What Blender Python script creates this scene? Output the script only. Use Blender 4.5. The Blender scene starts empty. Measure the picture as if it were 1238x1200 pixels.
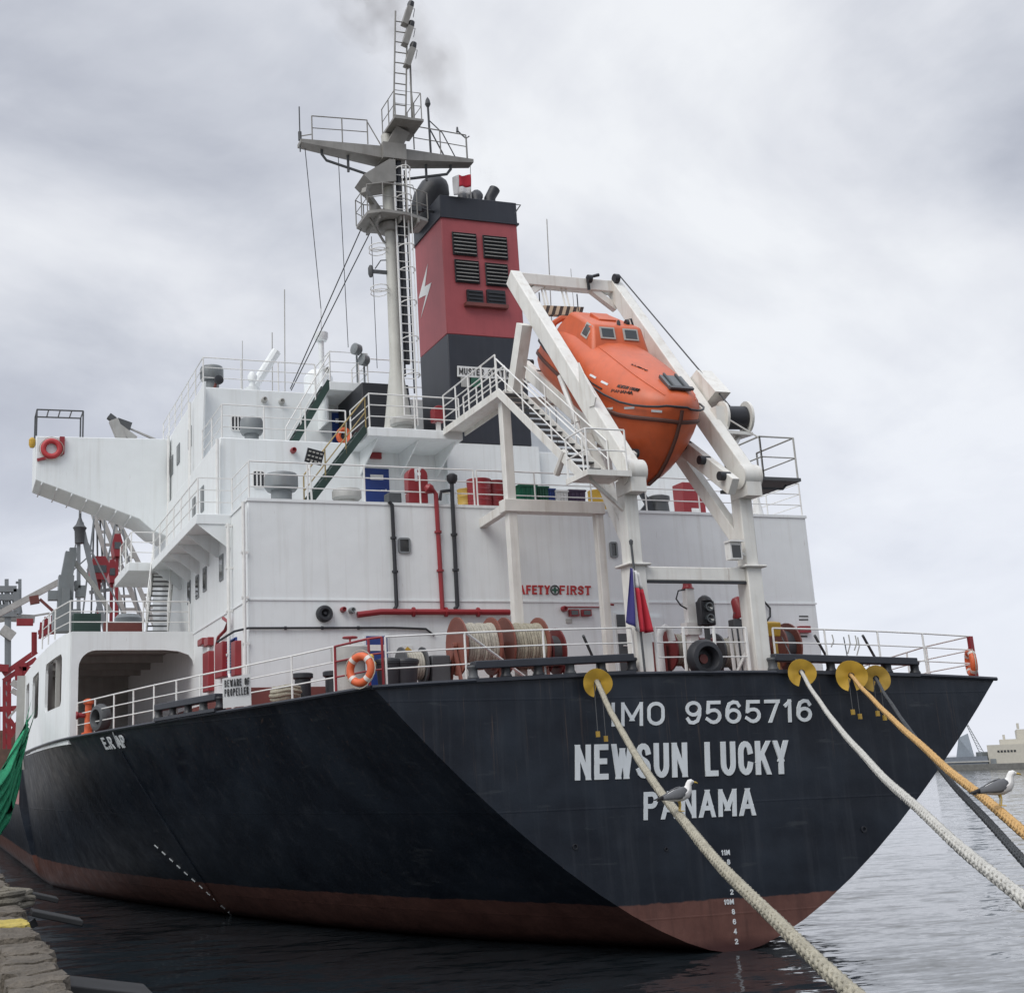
import bpy, bmesh, math, random
import numpy as np
from mathutils import Vector, Matrix
from mathutils.bvhtree import BVHTree
random.seed(7)
sc = bpy.context.scene
COL = sc.collection
V = Vector
R = math.radians

# ------------------------------------------------------------------ camera
F_PX, YAW, PIT, ROL = 1545.99, .3125, .2462, -.0349
CAM = V((-16.2537, -25.3558, 3.9084)); CX, CY, IW, IH = 434.235, 547.712, 1238., 1200.
_cy, _sy, _cp, _sp = math.cos(YAW), math.sin(YAW), math.cos(PIT), math.sin(PIT)
FW = V((_sy*_cp, _cy*_cp, _sp)); _r = V((_cy, -_sy, 0)); _u = _r.cross(FW)
_c, _s = math.cos(ROL), math.sin(ROL)
RT = _c*_r + _s*_u; UP = -_s*_r + _c*_u
cam = bpy.data.objects.new('camera', bpy.data.cameras.new('camera')); COL.objects.link(cam)
cam.matrix_world = Matrix(((RT.x, UP.x, -FW.x, CAM.x), (RT.y, UP.y, -FW.y, CAM.y), (RT.z, UP.z, -FW.z, CAM.z), (0, 0, 0, 1)))
cam.data.sensor_width = 36; cam.data.lens = F_PX/IW*36
cam.data.shift_x = (IW/2-CX)/IW; cam.data.shift_y = (CY-IH/2)/IW
cam.data.clip_start = .1; cam.data.clip_end = 9000
sc.camera = cam
def ray(px, py): return FW + RT*((px-CX)/F_PX) - UP*((py-CY)/F_PX)
def P(px, py, ax, v):            # a point of the photograph on the plane ax = v
    d = ray(px, py); i = 'xyz'.index(ax); return CAM + d*((v-CAM[i])/d[i])
def PD(px, py, dep): return CAM + ray(px, py)*dep

# ------------------------------------------------------------------ sky and light
SUN_EL, SUN_AZ = R(48), R(236)          # azimuth clockwise from +Y: from the port quarter, behind the viewer
w = bpy.data.worlds.new('World'); sc.world = w; w.use_nodes = True
nt = w.node_tree; nt.nodes.clear()
def wn(t, **k):
    n = nt.nodes.new(t)
    for a, b in k.items(): setattr(n, a, b)
    return n
L = nt.links.new
out = wn('ShaderNodeOutputWorld'); bg = wn('ShaderNodeBackground'); bg.inputs['Strength'].default_value = .1
L(bg.outputs[0], out.inputs[0])
sky = wn('ShaderNodeTexSky', sky_type='NISHITA', sun_disc=False, sun_elevation=SUN_EL, sun_rotation=SUN_AZ)
tc = wn('ShaderNodeTexCoord'); sep = wn('ShaderNodeSeparateXYZ'); L(tc.outputs['Generated'], sep.inputs[0])
zc = wn('ShaderNodeMath', operation='MAXIMUM'); L(sep.outputs['Z'], zc.inputs[0]); zc.inputs[1].default_value = 0
za = wn('ShaderNodeMath', operation='ADD'); L(zc.outputs[0], za.inputs[0]); za.inputs[1].default_value = .34
cmb = wn('ShaderNodeCombineXYZ')
for a in 'XY':
    dv = wn('ShaderNodeMath', operation='DIVIDE'); L(sep.outputs[a], dv.inputs[0]); L(za.outputs[0], dv.inputs[1]); L(dv.outputs[0], cmb.inputs[a])
def noise(scale, detail, rough, off, dist=0.):
    mp = wn('ShaderNodeMapping'); mp.inputs['Location'].default_value = off; L(cmb.outputs[0], mp.inputs[0])
    n = wn('ShaderNodeTexNoise'); n.inputs['Scale'].default_value = scale; n.inputs['Detail'].default_value = detail
    n.inputs['Roughness'].default_value = rough; n.inputs['Distortion'].default_value = dist
    L(mp.outputs[0], n.inputs['Vector']); return n
n1 = noise(.95, 6, .5, (11, 6, 2.), .5); n2 = noise(2.3, 7, .56, (4.3, 1.2, 2.), .35)
mx = wn('ShaderNodeMix', data_type='FLOAT'); mx.inputs['Factor'].default_value = .4
L(n1.outputs['Fac'], mx.inputs['A']); L(n2.outputs['Fac'], mx.inputs['B'])
cr = wn('ShaderNodeValToRGB'); L(mx.outputs['Result'], cr.inputs[0])
e = cr.color_ramp.elements
e[0].position = .385; e[0].color = (.325, .345, .40, 1); e[1].position = .61; e[1].color = (.70, .715, .74, 1)
for p_, c_ in ((.44, (.40, .42, .475, 1)), (.49, (.49, .51, .56, 1)), (.545, (.60, .615, .655, 1))):
    q = e.new(p_); q.color = c_
# overcast: brighter towards the zenith, a paler veil near the horizon
gz = wn('ShaderNodeMapRange'); L(zc.outputs[0], gz.inputs['Value']); gz.inputs['From Min'].default_value = .56; gz.inputs['From Max'].default_value = 1; gz.inputs['To Min'].default_value = 10.; gz.inputs['To Max'].default_value = 25.
hz = wn('ShaderNodeMapRange'); L(zc.outputs[0], hz.inputs['Value']); hz.inputs['From Min'].default_value = 0; hz.inputs['From Max'].default_value = .34; hz.inputs['To Min'].default_value = .9; hz.inputs['To Max'].default_value = 0
veil = wn('ShaderNodeMix', data_type='RGBA'); L(hz.outputs[0], veil.inputs['Factor']); L(cr.outputs[0], veil.inputs['A']); veil.inputs['B'].default_value = (.63, .655, .73, 1)
sm = wn('ShaderNodeVectorMath', operation='SCALE'); L(veil.outputs['Result'], sm.inputs[0]); L(gz.outputs[0], sm.inputs['Scale'])
fin = wn('ShaderNodeMix', data_type='RGBA'); fin.inputs['Factor'].default_value = .95
L(sky.outputs[0], fin.inputs['A']); L(sm.outputs[0], fin.inputs['B']); L(fin.outputs['Result'], bg.inputs['Color'])
sun = bpy.data.objects.new('sun', bpy.data.lights.new('sun', 'SUN')); COL.objects.link(sun)
sun.data.energy = 1.5; sun.data.angle = R(40); sun.data.color = (1, .97, .92)
sd = V((math.sin(SUN_AZ)*math.cos(SUN_EL), math.cos(SUN_AZ)*math.cos(SUN_EL), math.sin(SUN_EL)))
sun.rotation_euler = sd.to_track_quat('Z', 'Y').to_euler()
vs = sc.view_settings; vs.view_transform = 'Standard'; vs.look = 'None'; vs.gamma = 1; vs.use_curve_mapping = False; vs.exposure = .38

# ------------------------------------------------------------------ materials
M = {}
def mat(name, col, rough=.5, var=.12, rust=0., metal=0., bump=.0, streak=0., scale=1., spec=.5, dirt=(.16, .12, .09), dent=0.):
    if name in M: return M[name]
    m = bpy.data.materials.new(name); m.use_nodes = True; t = m.node_tree; b = t.nodes['Principled BSDF']
    N = t.nodes.new; K = t.links.new
    b.inputs['Roughness'].default_value = rough; b.inputs['Metallic'].default_value = metal
    b.inputs['Specular IOR Level'].default_value = spec
    g = N('ShaderNodeNewGeometry')
    n = N('ShaderNodeTexNoise'); n.inputs['Scale'].default_value = 1.6*scale; n.inputs['Detail'].default_value = 6; n.inputs['Roughness'].default_value = .6
    K(g.outputs['Position'], n.inputs['Vector'])
    r = N('ShaderNodeMapRange'); K(n.outputs['Fac'], r.inputs['Value']); r.inputs['From Min'].default_value = .25; r.inputs['From Max'].default_value = .75
    r.inputs['To Min'].default_value = 1-var; r.inputs['To Max'].default_value = 1+var*.6
    vm = N('ShaderNodeVectorMath'); vm.operation = 'SCALE'; vm.inputs[0].default_value = col[:3]; K(r.outputs[0], vm.inputs['Scale'])
    last = vm.outputs[0]
    def layer(last, sc3, lo, hi, amt, c, detail=5):
        mp = N('ShaderNodeMapping'); mp.inputs['Scale'].default_value = sc3; K(g.outputs['Position'], mp.inputs[0])
        q = N('ShaderNodeTexNoise'); q.inputs['Scale'].default_value = 1; q.inputs['Detail'].default_value = detail; q.inputs['Roughness'].default_value = .65; K(mp.outputs[0], q.inputs['Vector'])
        mr = N('ShaderNodeMapRange'); K(q.outputs['Fac'], mr.inputs['Value']); mr.inputs['From Min'].default_value = lo; mr.inputs['From Max'].default_value = hi; mr.inputs['To Max'].default_value = amt
        x = N('ShaderNodeMix'); x.data_type = 'RGBA'; K(mr.outputs[0], x.inputs['Factor']); K(last, x.inputs['A']); x.inputs['B'].default_value = (*c, 1)
        return x.outputs['Result']
    if streak: last = layer(last, (5, 5, .22), .5, .8, streak, dirt)
    if rust:
        last = layer(last, (7, 7, 1.1), .66, .78, rust, (.17, .07, .03), 7)
    K(last, b.inputs['Base Color'])
    if dent:
        dn = N('ShaderNodeTexNoise'); dn.inputs['Scale'].default_value = 1.1; dn.inputs['Detail'].default_value = 2; K(g.outputs['Position'], dn.inputs['Vector']); dp = N('ShaderNodeBump'); dp.inputs['Strength'].default_value = dent; dp.inputs['Distance'].default_value = .12; 
        sp_ = N('ShaderNodeSeparateXYZ'); K(g.outputs['Position'], sp_.inputs[0]); acc_ = dn.outputs['Fac']
        for ax_, per, off_ in (('X', 2.35, .4), ('Y', 2.6, .9), ('Z', 1.36, .1)):
            q_ = acc_
            for op_, v_ in (('ADD', off_+50*per), ('DIVIDE', per), ('FRACT', 0), ('SUBTRACT', .5), ('ABSOLUTE', 0), ('LESS_THAN', .007)):
                n_ = N('ShaderNodeMath'); n_.operation = op_; K(sp_.outputs[ax_] if op_ == 'ADD' else q_, n_.inputs[0]); n_.inputs[1].default_value = v_; q_ = n_.outputs[0]
            n_ = N('ShaderNodeMath'); n_.operation = 'MULTIPLY_ADD'; K(q_, n_.inputs[0]); n_.inputs[1].default_value = .06; K(acc_, n_.inputs[2]); acc_ = n_.outputs[0]
        K(acc_, dp.inputs['Height']); K(dp.outputs[0], b.inputs['Normal'])
    if bump:
        bn = N('ShaderNodeTexNoise'); bn.inputs['Scale'].default_value = 9*scale; bn.inputs['Detail'].default_value = 5; K(g.outputs['Position'], bn.inputs['Vector'])
        bp = N('ShaderNodeBump'); bp.inputs['Strength'].default_value = bump; bp.inputs['Distance'].default_value = .05; K(bn.outputs['Fac'], bp.inputs['Height']); K(bp.outputs[0], b.inputs['Normal'])
    M[name] = m; return m
WHITE = mat('white_paint', (.735, .765, .77), .45, .04, rust=.55, streak=.3, dirt=(.36, .34, .29), dent=.16)
WCLEAN = mat('white_rail_paint', (.72, .72, .70), .4, .12, rust=.5, scale=3)
DAVIT = mat('cream_white_paint', (.71, .705, .665), .42, .12, rust=.85, streak=.5, dirt=(.34, .27, .19), dent=.2)
GREYW = mat('grey_weathered_paint', (.40, .40, .38), .5, .2, rust=.6, streak=.3)
GREY = mat('grey_paint', (.20, .22, .23), .5, .15, streak=.25)
DGREY = mat('dark_grey_paint', (.07, .075, .08), .55, .2)
BLACK = mat('black_paint', (.02, .022, .027), .5, .2)
NAVY = mat('navy_black_paint', (.022, .026, .036), .45, .2, streak=.25, dirt=(.06, .06, .065))
FRED = mat('funnel_red_paint', (.34, .07, .078), .5, .1, streak=.25, dirt=(.12, .03, .035))
RED = mat('red_paint', (.25, .022, .028), .4, .18)
DRED = mat('deck_red_paint', (.16, .045, .038), .6, .25, rust=.3)
BROWN = mat('winch_brown_red', (.21, .075, .055), .5, .2, rust=.2)
ORANGE = mat('boat_orange', (.56, .11, .036), .42, .16, streak=.45, dirt=(.33, .085, .04), dent=.15)
BUOY = mat('buoy_orange', (.62, .12, .04), .5, .12)
BLUE = mat('blue_paint', (.012, .04, .19), .4, .12)
GREEN = mat('green_paint', (.018, .10, .06), .5, .15)
DGREEN = mat('stair_green', (.02, .05, .04), .5, .2)
YELLOW = mat('yellow_paint', (.53, .33, .04), .5, .25, rust=.45, streak=.35, dirt=(.28, .17, .04))
YDIRT = mat('faded_yellow', (.42, .27, .05), .55, .25, rust=.4)
PURPLE = mat('purple_plastic', (.06, .035, .08), .5, .2)
WTEXT = mat('white_lettering', (.66, .70, .72), .5, .12, streak=.35, dirt=(.35, .38, .38))
BTEXT = mat('black_lettering', (.03, .03, .03), .6, .1)
RTEXT = mat('red_lettering', (.42, .02, .02), .5, .1)
ROPE1 = mat('rope_tan', (.37, .345, .27), .85, .3, bump=.6, scale=4, streak=.2)
ROPE2 = mat('rope_white', (.50, .49, .45), .85, .2, bump=.5, scale=4)
ROPE3 = mat('rope_orange', (.54, .33, .125), .8, .2, bump=.5, scale=4)
ROPE4 = mat('rope_dark', (.05, .055, .06), .85, .3, bump=.5, scale=4)
ROPEP = mat('rope_pale', (.42, .40, .34), .85, .25, bump=.5, scale=6)
CANVAS = mat('white_canvas', (.70, .71, .70), .8, .1)
def glassm(name, col, rough=.08):
    m = bpy.data.materials.new(name); m.use_nodes = True; b = m.node_tree.nodes['Principled BSDF']
    b.inputs['Base Color'].default_value = (*col, 1); b.inputs['Roughness'].default_value = rough; b.inputs['Specular IOR Level'].default_value = .8; return m
GLASS = glassm('dark_glass', (.01, .012, .014)); PANE = glassm('boat_window', (.05, .06, .065), .15); LENS = glassm('lamp_lens', (.45, .45, .42), .1)

# ------------------------------------------------------------------ mesh helpers
class MB:
    def __init__(s): s.v = []; s.f = []; s.mi = []; s.cur = 0
    def add(s, vs, fs):
        o = len(s.v); s.v += [V(p) for p in vs]
        for f in fs: s.f.append(tuple(i+o for i in f)); s.mi.append(s.cur)
        return s
    def mat(s, i): s.cur = i; return s
    def box(s, x0, x1, y0, y1, z0, z1):
        return s.add([(x, y, z) for z in (z0, z1) for y in (y0, y1) for x in (x0, x1)],
                     [(0, 2, 3, 1), (4, 5, 7, 6), (0, 1, 5, 4), (2, 6, 7, 3), (0, 4, 6, 2), (1, 3, 7, 5)])
    def obox(s, c, ax, ay, az):      # oriented box, half-axes
        c, ax, ay, az = V(c), V(ax), V(ay), V(az)
        return s.add([c+ax*i+ay*j+az*k for k in (-1, 1) for j in (-1, 1) for i in (-1, 1)],
                     [(0, 2, 3, 1), (4, 5, 7, 6), (0, 1, 5, 4), (2, 6, 7, 3), (0, 4, 6, 2), (1, 3, 7, 5)])
    def beam(s, a, b, w, h, up=(0, 0, 1)):
        a, b = V(a), V(b); d = (b-a); l = d.length/2; d.normalize(); sd_ = d.cross(V(up))
        if sd_.length < 1e-4: sd_ = d.cross(V((0, 1, 0)))
        sd_.normalize(); u = sd_.cross(d)
        return s.obox((a+b)/2, d*l, sd_*(w/2), u*(h/2))
    def frame(s, d):
        d = V(d).normalized(); a = V((0, 0, 1)) if abs(d.z) < .9 else V((0, 1, 0))
        x = d.cross(a).normalized(); return x, d.cross(x)
    def tube(s, pts, r, n=7, closed=False, cap=True):
        pts = [V(p) for p in pts]; rs = r if isinstance(r, (list, tuple)) else [r]*len(pts); m = len(pts); vs = []; px = None
        for i, p in enumerate(pts):
            if closed: d = pts[(i+1) % m]-pts[i-1]
            else: d = pts[min(i+1, m-1)]-pts[max(i-1, 0)]
            if px is None: x, y = s.frame(d)
            else:
                dn = d.normalized(); x = px-dn*px.dot(dn)
                x = x.normalized() if x.length > 1e-5 else s.frame(d)[0]; y = dn.cross(x)
            px = x
            for k in range(n):
                t = 2*math.pi*k/n; vs.append(p+(x*math.cos(t)+y*math.sin(t))*rs[i])
        fs = []
        for i in range(m if closed else m-1):
            j = (i+1) % m
            for k in range(n): fs.append((i*n+k, i*n+(k+1) % n, j*n+(k+1) % n, j*n+k))
        if cap and not closed: fs += [tuple(range(n))[::-1], tuple(range((m-1)*n, m*n))]
        return s.add(vs, fs)
    def lathe(s, c, axis, prof, n=20, cap=True):     # prof: (dist along axis, radius)
        c = V(c); d = V(axis).normalized(); x, y = s.frame(d); vs = []; fs = []
        for a, r in prof:
            for k in range(n):
                t = 2*math.pi*k/n; vs.append(c+d*a+(x*math.cos(t)+y*math.sin(t))*r)
        for i in range(len(prof)-1):
            for k in range(n): fs.append((i*n+k, i*n+(k+1) % n, (i+1)*n+(k+1) % n, (i+1)*n+k))
        if cap: fs += [tuple(range(n))[::-1], tuple(range((len(prof)-1)*n, len(prof)*n))]
        return s.add(vs, fs)
    def prism(s, poly, d):       # planar polygon extruded by d
        d = V(d); n = len(poly); poly = [V(p) for p in poly]
        return s.add(poly+[p+d for p in poly], [tuple(range(n))[::-1], tuple(range(n, 2*n))]+[(i, (i+1) % n, n+(i+1) % n, n+i) for i in range(n)])
    def grid(s, rows):
        nr, nc = len(rows), len(rows[0])
        return s.add([p for r in rows for p in r], [(i*nc+j, i*nc+j+1, (i+1)*nc+j+1, (i+1)*nc+j) for i in range(nr-1) for j in range(nc-1)])
    def pieces(s):
        """face groups that stand apart: loose islands clustered where they are near each other"""
        n = len(s.v); par = list(range(n))
        def find(a):
            while par[a] != a: par[a] = par[par[a]]; a = par[a]
            return a
        for f in s.f:
            r0 = find(f[0])
            for i in f[1:]: par[find(i)] = r0
        ids = {}; lab_ = [ids.setdefault(find(f[0]), len(ids)) for f in s.f]; k = len(ids)
        if k < 2 or k > 900: return None
        lo = np.full((k, 3), 1e9); hi = np.full((k, 3), -1e9)
        for f, g_ in zip(s.f, lab_):
            for i in f: lo[g_] = np.minimum(lo[g_], s.v[i]); hi[g_] = np.maximum(hi[g_], s.v[i])
        size = (hi-lo).max(1); gap = np.maximum(0, np.maximum(lo[:, None]-hi[None], lo[None]-hi[:, None])); gap = np.sqrt((gap**2).sum(2))
        near = gap <= np.maximum(.02, .5*np.maximum(size[:, None], size[None])); seen = [-1]*k; c = 0
        for a in range(k):
            if seen[a] < 0:
                st = [a]; seen[a] = c
                while st:
                    q = st.pop()
                    for j in np.nonzero(near[q])[0]:
                        if seen[j] < 0: seen[j] = c; st.append(j)
                c += 1
        return [seen[g_] for g_ in lab_] if c > 1 else None
    def build(s, name, mats, parent=None, smooth=35, base=None, bevel=0, fixn=True):
        pc = s.pieces() if parent is not None else None
        if pc:
            first = None
            for k in sorted(set(pc)):
                q = MB(); remap = {}
                for f, g_, m_ in zip(s.f, pc, s.mi):
                    if g_ == k:
                        q.f.append(tuple(remap.setdefault(i, len(remap)) for i in f)); q.mi.append(m_)
                q.v = [None]*len(remap)
                for i, j in remap.items(): q.v[j] = s.v[i]
                o = q.build_one(name, mats, parent, smooth, base, bevel, fixn); first = first or o
            return first
        return s.build_one(name, mats, parent, smooth, base, bevel, fixn)
    def build_one(s, name, mats, parent, smooth, base, bevel, fixn):
        me = bpy.data.meshes.new(name)
        if base is None:
            if parent is not None: base = V(parent['_w'])
            else:
                xs = [p.x for p in s.v]; ys = [p.y for p in s.v]; zs = [p.z for p in s.v]
                base = V(((min(xs)+max(xs))/2, (min(ys)+max(ys))/2, min(zs)))
        base = V(base)
        me.from_pydata([p-base for p in s.v], [], s.f)
        mats = mats if isinstance(mats, (list, tuple)) else [mats]
        for m_ in mats: me.materials.append(m_)
        me.polygons.foreach_set('material_index', s.mi)
        if fixn:
            bm = bmesh.new(); bm.from_mesh(me); bmesh.ops.recalc_face_normals(bm, faces=bm.faces); bm.to_mesh(me); bm.free()
        if smooth:
            me.polygons.foreach_set('use_smooth', [True]*len(me.polygons)); me.set_sharp_from_angle(angle=R(smooth))
        o = bpy.data.objects.new(name, me); COL.objects.link(o)
        if parent is not None: o.parent = parent
        else: o.location = base
        o['_w'] = tuple(base)
        if bevel:
            b = o.modifiers.new('bevel', 'BEVEL'); b.width = bevel; b.segments = 2; b.limit_method = 'ANGLE'; b.angle_limit = R(40)
        return o
def thing(name, label, cat, loc=(0, 0, 0), group=None):
    o = bpy.data.objects.new(name, None); COL.objects.link(o); o.location = loc; o['_w'] = tuple(loc); o.empty_display_size = .3
    o['label'] = label; o['category'] = cat
    if group: o['group'] = group
    return o
def tag(o, label, cat, group=None):
    o['label'] = label; o['category'] = cat
    if group: o['group'] = group
    return o
def struct(o): o['kind'] = 'structure'; return o
def lab(o, l): o['label'] = l; return o
def arcp(cx, cy, rx, ry, a0, a1, n=7): return [(cx+rx*math.cos(R(a0+(a1-a0)*k/n)), cy+ry*math.sin(R(a0+(a1-a0)*k/n))) for k in range(n+1)]
_six = [(.95, .82), (.8, .97), (.5, 1), (.18, .9), (.02, .62), (0, .34)]; _ring = arcp(.5, .3, .5, .3, 180, 540, 18)[:-1]
_S = [(.97, .8)]+arcp(.5, .77, .47, .23, 25, 250, 9)+arcp(.5, .25, .48, .25, 70, -160, 9)
_loop = arcp(.5, .68, .5, .32, 0, 180, 8)+arcp(.5, .32, .5, .32, 180, 360, 8)
GL = {'I': (.22, [[(.5, 0), (.5, 1)]]), 'M': (1.1, [[(0, 0), (0, 1), (.5, .25), (1, 1), (1, 0)]]), 'N': (.85, [[(0, 0), (0, 1), (1, 0), (1, 1)]]),
 'O': (.85, [_loop+['c']]), '0': (.75, [_loop+['c']]), 'E': (.72, [[(1, 1), (0, 1), (0, 0), (1, 0)], [(0, .52), (.85, .52)]]),
 'W': (1.3, [[(0, 1), (.25, 0), (.5, .85), (.75, 0), (1, 1)]]), 'S': (.78, [_S]), 'U': (.82, [[(0, 1)]+arcp(.5, .32, .5, .32, 180, 360, 9)+[(1, 1)]]),
 'L': (.68, [[(0, 1), (0, 0), (1, 0)]]), 'C': (.8, [arcp(.5, .68, .5, .32, 10, 180, 8)+arcp(.5, .32, .5, .32, 180, 350, 8)]),
 'K': (.88, [[(0, 0), (0, 1)], [(1, 1), (.05, .42)], [(.38, .62), (1, 0)]]), 'Y': (.88, [[(0, 1), (.5, .45), (1, 1)], [(.5, .45), (.5, 0)]]),
 'P': (.78, [[(0, 0), (0, 1)], [(0, 1), (.55, 1)]+arcp(.6, .74, .4, .26, 80, -80, 7)+[(.55, .48), (0, .48)]]), 'A': (.95, [[(0, 0), (.5, 1), (1, 0)], [(.17, .3), (.83, .3)]]),
 'B': (.78, [[(0, 0), (0, 1)], [(0, 1), (.5, 1)]+arcp(.55, .77, .36, .23, 80, -80, 6)+[(.5, .53), (0, .53)], [(.5, .53)]+arcp(.57, .27, .43, .27, 80, -80, 6)+[(.5, 0), (0, 0)]]),
 'R': (.82, [[(0, 0), (0, 1)], [(0, 1), (.55, 1)]+arcp(.6, .76, .4, .24, 80, -80, 7)+[(.55, .52), (0, .52)], [(.5, .52), (1, 0)]]),
 'F': (.7, [[(1, 1), (0, 1), (0, 0)], [(0, .52), (.85, .52)]]), 'T': (.78, [[(0, 1), (1, 1)], [(.5, 1), (.5, 0)]]),
 '1': (.36, [[(.0, .78), (.75, 1), (.75, 0)]]), '7': (.78, [[(0, 1), (1, 1), (.35, 0)]]), '6': (.78, [_six, _ring+['c']]), '9': (.78, [[(1-x, 1-y) for x, y in _six], [(1-x, 1-y) for x, y in _ring]+['c']]),
 '5': (.78, [[(.95, 1), (.12, 1), (.06, .52), (.3, .6)]+arcp(.5, .31, .5, .31, 80, -140, 9)+[(0, .16)]]), '8': (.75, [arcp(.5, .76, .44, .24, 0, 360, 14)[:-1]+['c'], arcp(.5, .27, .5, .27, 0, 360, 14)[:-1]+['c']]),
 '4': (.8, [[(.75, 0), (.75, 1), (0, .3), (1, .3)]]), '2': (.78, [arcp(.5, .72, .5, .28, 170, -20, 8)+[(.0, .0), (1, 0)]]), '.': (.2, [[(.5, 0), (.5, .1)]]), ' ': (.55, [])}
def text_quad(mb, txt, bl, br, tl, nrm, depth=.012, th=.17, gap=.2, serif=False, jit=0.):
    """block lettering drawn with strokes, fitted into the parallelogram bl-br-tl, standing out along nrm"""
    bl, br, tl, nrm = V(bl), V(br), V(tl), V(nrm).normalized(); H = (tl-bl).length; Wd = (br-bl).length; ex = (br-bl)/Wd; ey = (tl-bl)/H; t = th*H; g = gap*H
    tot = sum(GL[c][0] for c in txt); k_ = (Wd-t*len(txt)-g*(len(txt)-1))/tot; x0 = 0; lay = 0
    for c in txt:
        w_, strokes = GL[c]; cw = w_*k_
        for st in strokes:
            closed = st[-1] == 'c'; pts = [V((x0+t/2+x*cw, t/2+y*(H-t))) for x, y in (st[:-1] if closed else st)]
            jobs = []; run = [pts[0]]
            for i in range(1, len(pts)):
                run.append(pts[i])
                if not closed and i < len(pts)-1 and (pts[i]-pts[i-1]).normalized().dot((pts[i+1]-pts[i]).normalized()) < .35: jobs.append((run, False, t)); run = [pts[i]]
            jobs.append((run, closed, t))
            if serif and not closed:
                for q, q2 in ((pts[0], pts[1]), (pts[-1], pts[-2])):
                    if abs(q.x-q2.x) < abs(q.y-q2.y)*.8 and q.y < q2.y: jobs.append(([q+V((-t*.5, -t*.2)), q+V((t*.5, -t*.2))], False, t*.6))
            for pts_, cl, tt in jobs:
                n = len(pts_); off = []; lay += 1
                for i, p in enumerate(pts_):
                    a = pts_[i-1] if (i or cl) else None; b_ = pts_[(i+1) % n] if (i < n-1 or cl) else None
                    d1 = (p-a).normalized() if a is not None and (p-a).length > 1e-9 else None; d2 = (b_-p).normalized() if b_ is not None and (b_-p).length > 1e-9 else None
                    d1 = d1 or d2; d2 = d2 or d1; n1, n2 = V((-d1.y, d1.x)), V((-d2.y, d2.x)); m_ = n1+n2
                    m_ = m_.normalized() if m_.length > 1e-6 else n1; l_ = min(1.7, 1/max(.3, m_.dot(n1))); e_ = V((0, 0))
                    if not cl and i == 0: e_ = -d2*tt*.5
                    if not cl and i == n-1: e_ = d1*tt*.5
                    off.append((p+e_+m_*l_*tt/2, p+e_-m_*l_*tt/2))
                if n == 2 and abs(pts_[0].x-pts_[1].x) > 1e-6 and abs(pts_[1].y-pts_[0].y) > .35*abs(pts_[1].x-pts_[0].x) and (pts_[1]-pts_[0]).length > .35*H:
                    d_ = pts_[1]-pts_[0]; hx_ = V((min(tt*.85, tt/2*d_.length/abs(d_.y)), 0)); ex_ = d_/abs(d_.y)*tt/2; off = [(pts_[0]-ex_-hx_, pts_[0]-ex_+hx_), (pts_[1]+ex_-hx_, pts_[1]+ex_+hx_)]
                vs_ = []
                cl2 = lambda q: V((min(max(q.x, x0-.02*H), x0+t+cw+.02*H), min(max(q.y, 0), H)))
                for a, b_ in off:
                    for q in (a, b_):
                        q = cl2(q)
                        for dd in (depth+lay*.0011, -.004): vs_.append(bl+ex*q.x+ey*q.y+nrm*dd)
                fs_ = []
                for i in range(n if cl else n-1):
                    j = (i+1) % n; fs_ += [(4*i, 4*i+2, 4*j+2, 4*j), (4*i, 4*j, 4*j+1, 4*i+1), (4*i+2, 4*i+3, 4*j+3, 4*j+2)]
                if not cl: fs_ += [(0, 1, 3, 2), (4*n-4, 4*n-2, 4*n-1, 4*n-3)]
                mb.add(vs_, fs_)
        x0 += cw+t+g
    return mb
def railing(mb, pts, h=1.05, n=3, r=.022, step=1.5, posts=True, pr=None):
    """guard rail along a polyline of deck points"""
    pts = [V(p) for p in pts]
    for k in range(n):
        z = h*(k+1)/n
        mb.tube([p+V((0, 0, z)) for p in pts], r if k == n-1 else r*.8, 6)
    for a, b in zip(pts[:-1], pts[1:]):
        m = max(1, round((b-a).length/step))
        for i in range(m+(1 if b is pts[-1] or (b-pts[-1]).length < 1e-6 else 0)):
            p = a.lerp(b, i/m); mb.tube([p, p+V((0, 0, h))], pr or r*1.15, 6)
    return mb
def ladder(mb, a, b, w, wd=(1, 0, 0), step=.32, r=.02, rr=None):
    a, b, wd = V(a), V(b), V(wd).normalized()*(w/2)
    mb.tube([a-wd, b-wd], r, 6); mb.tube([a+wd, b+wd], r, 6); n = int((b-a).length/step)
    for i in range(1, n): p = a.lerp(b, i/n); mb.tube([p-wd, p+wd], rr or r*.8, 5)

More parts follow.
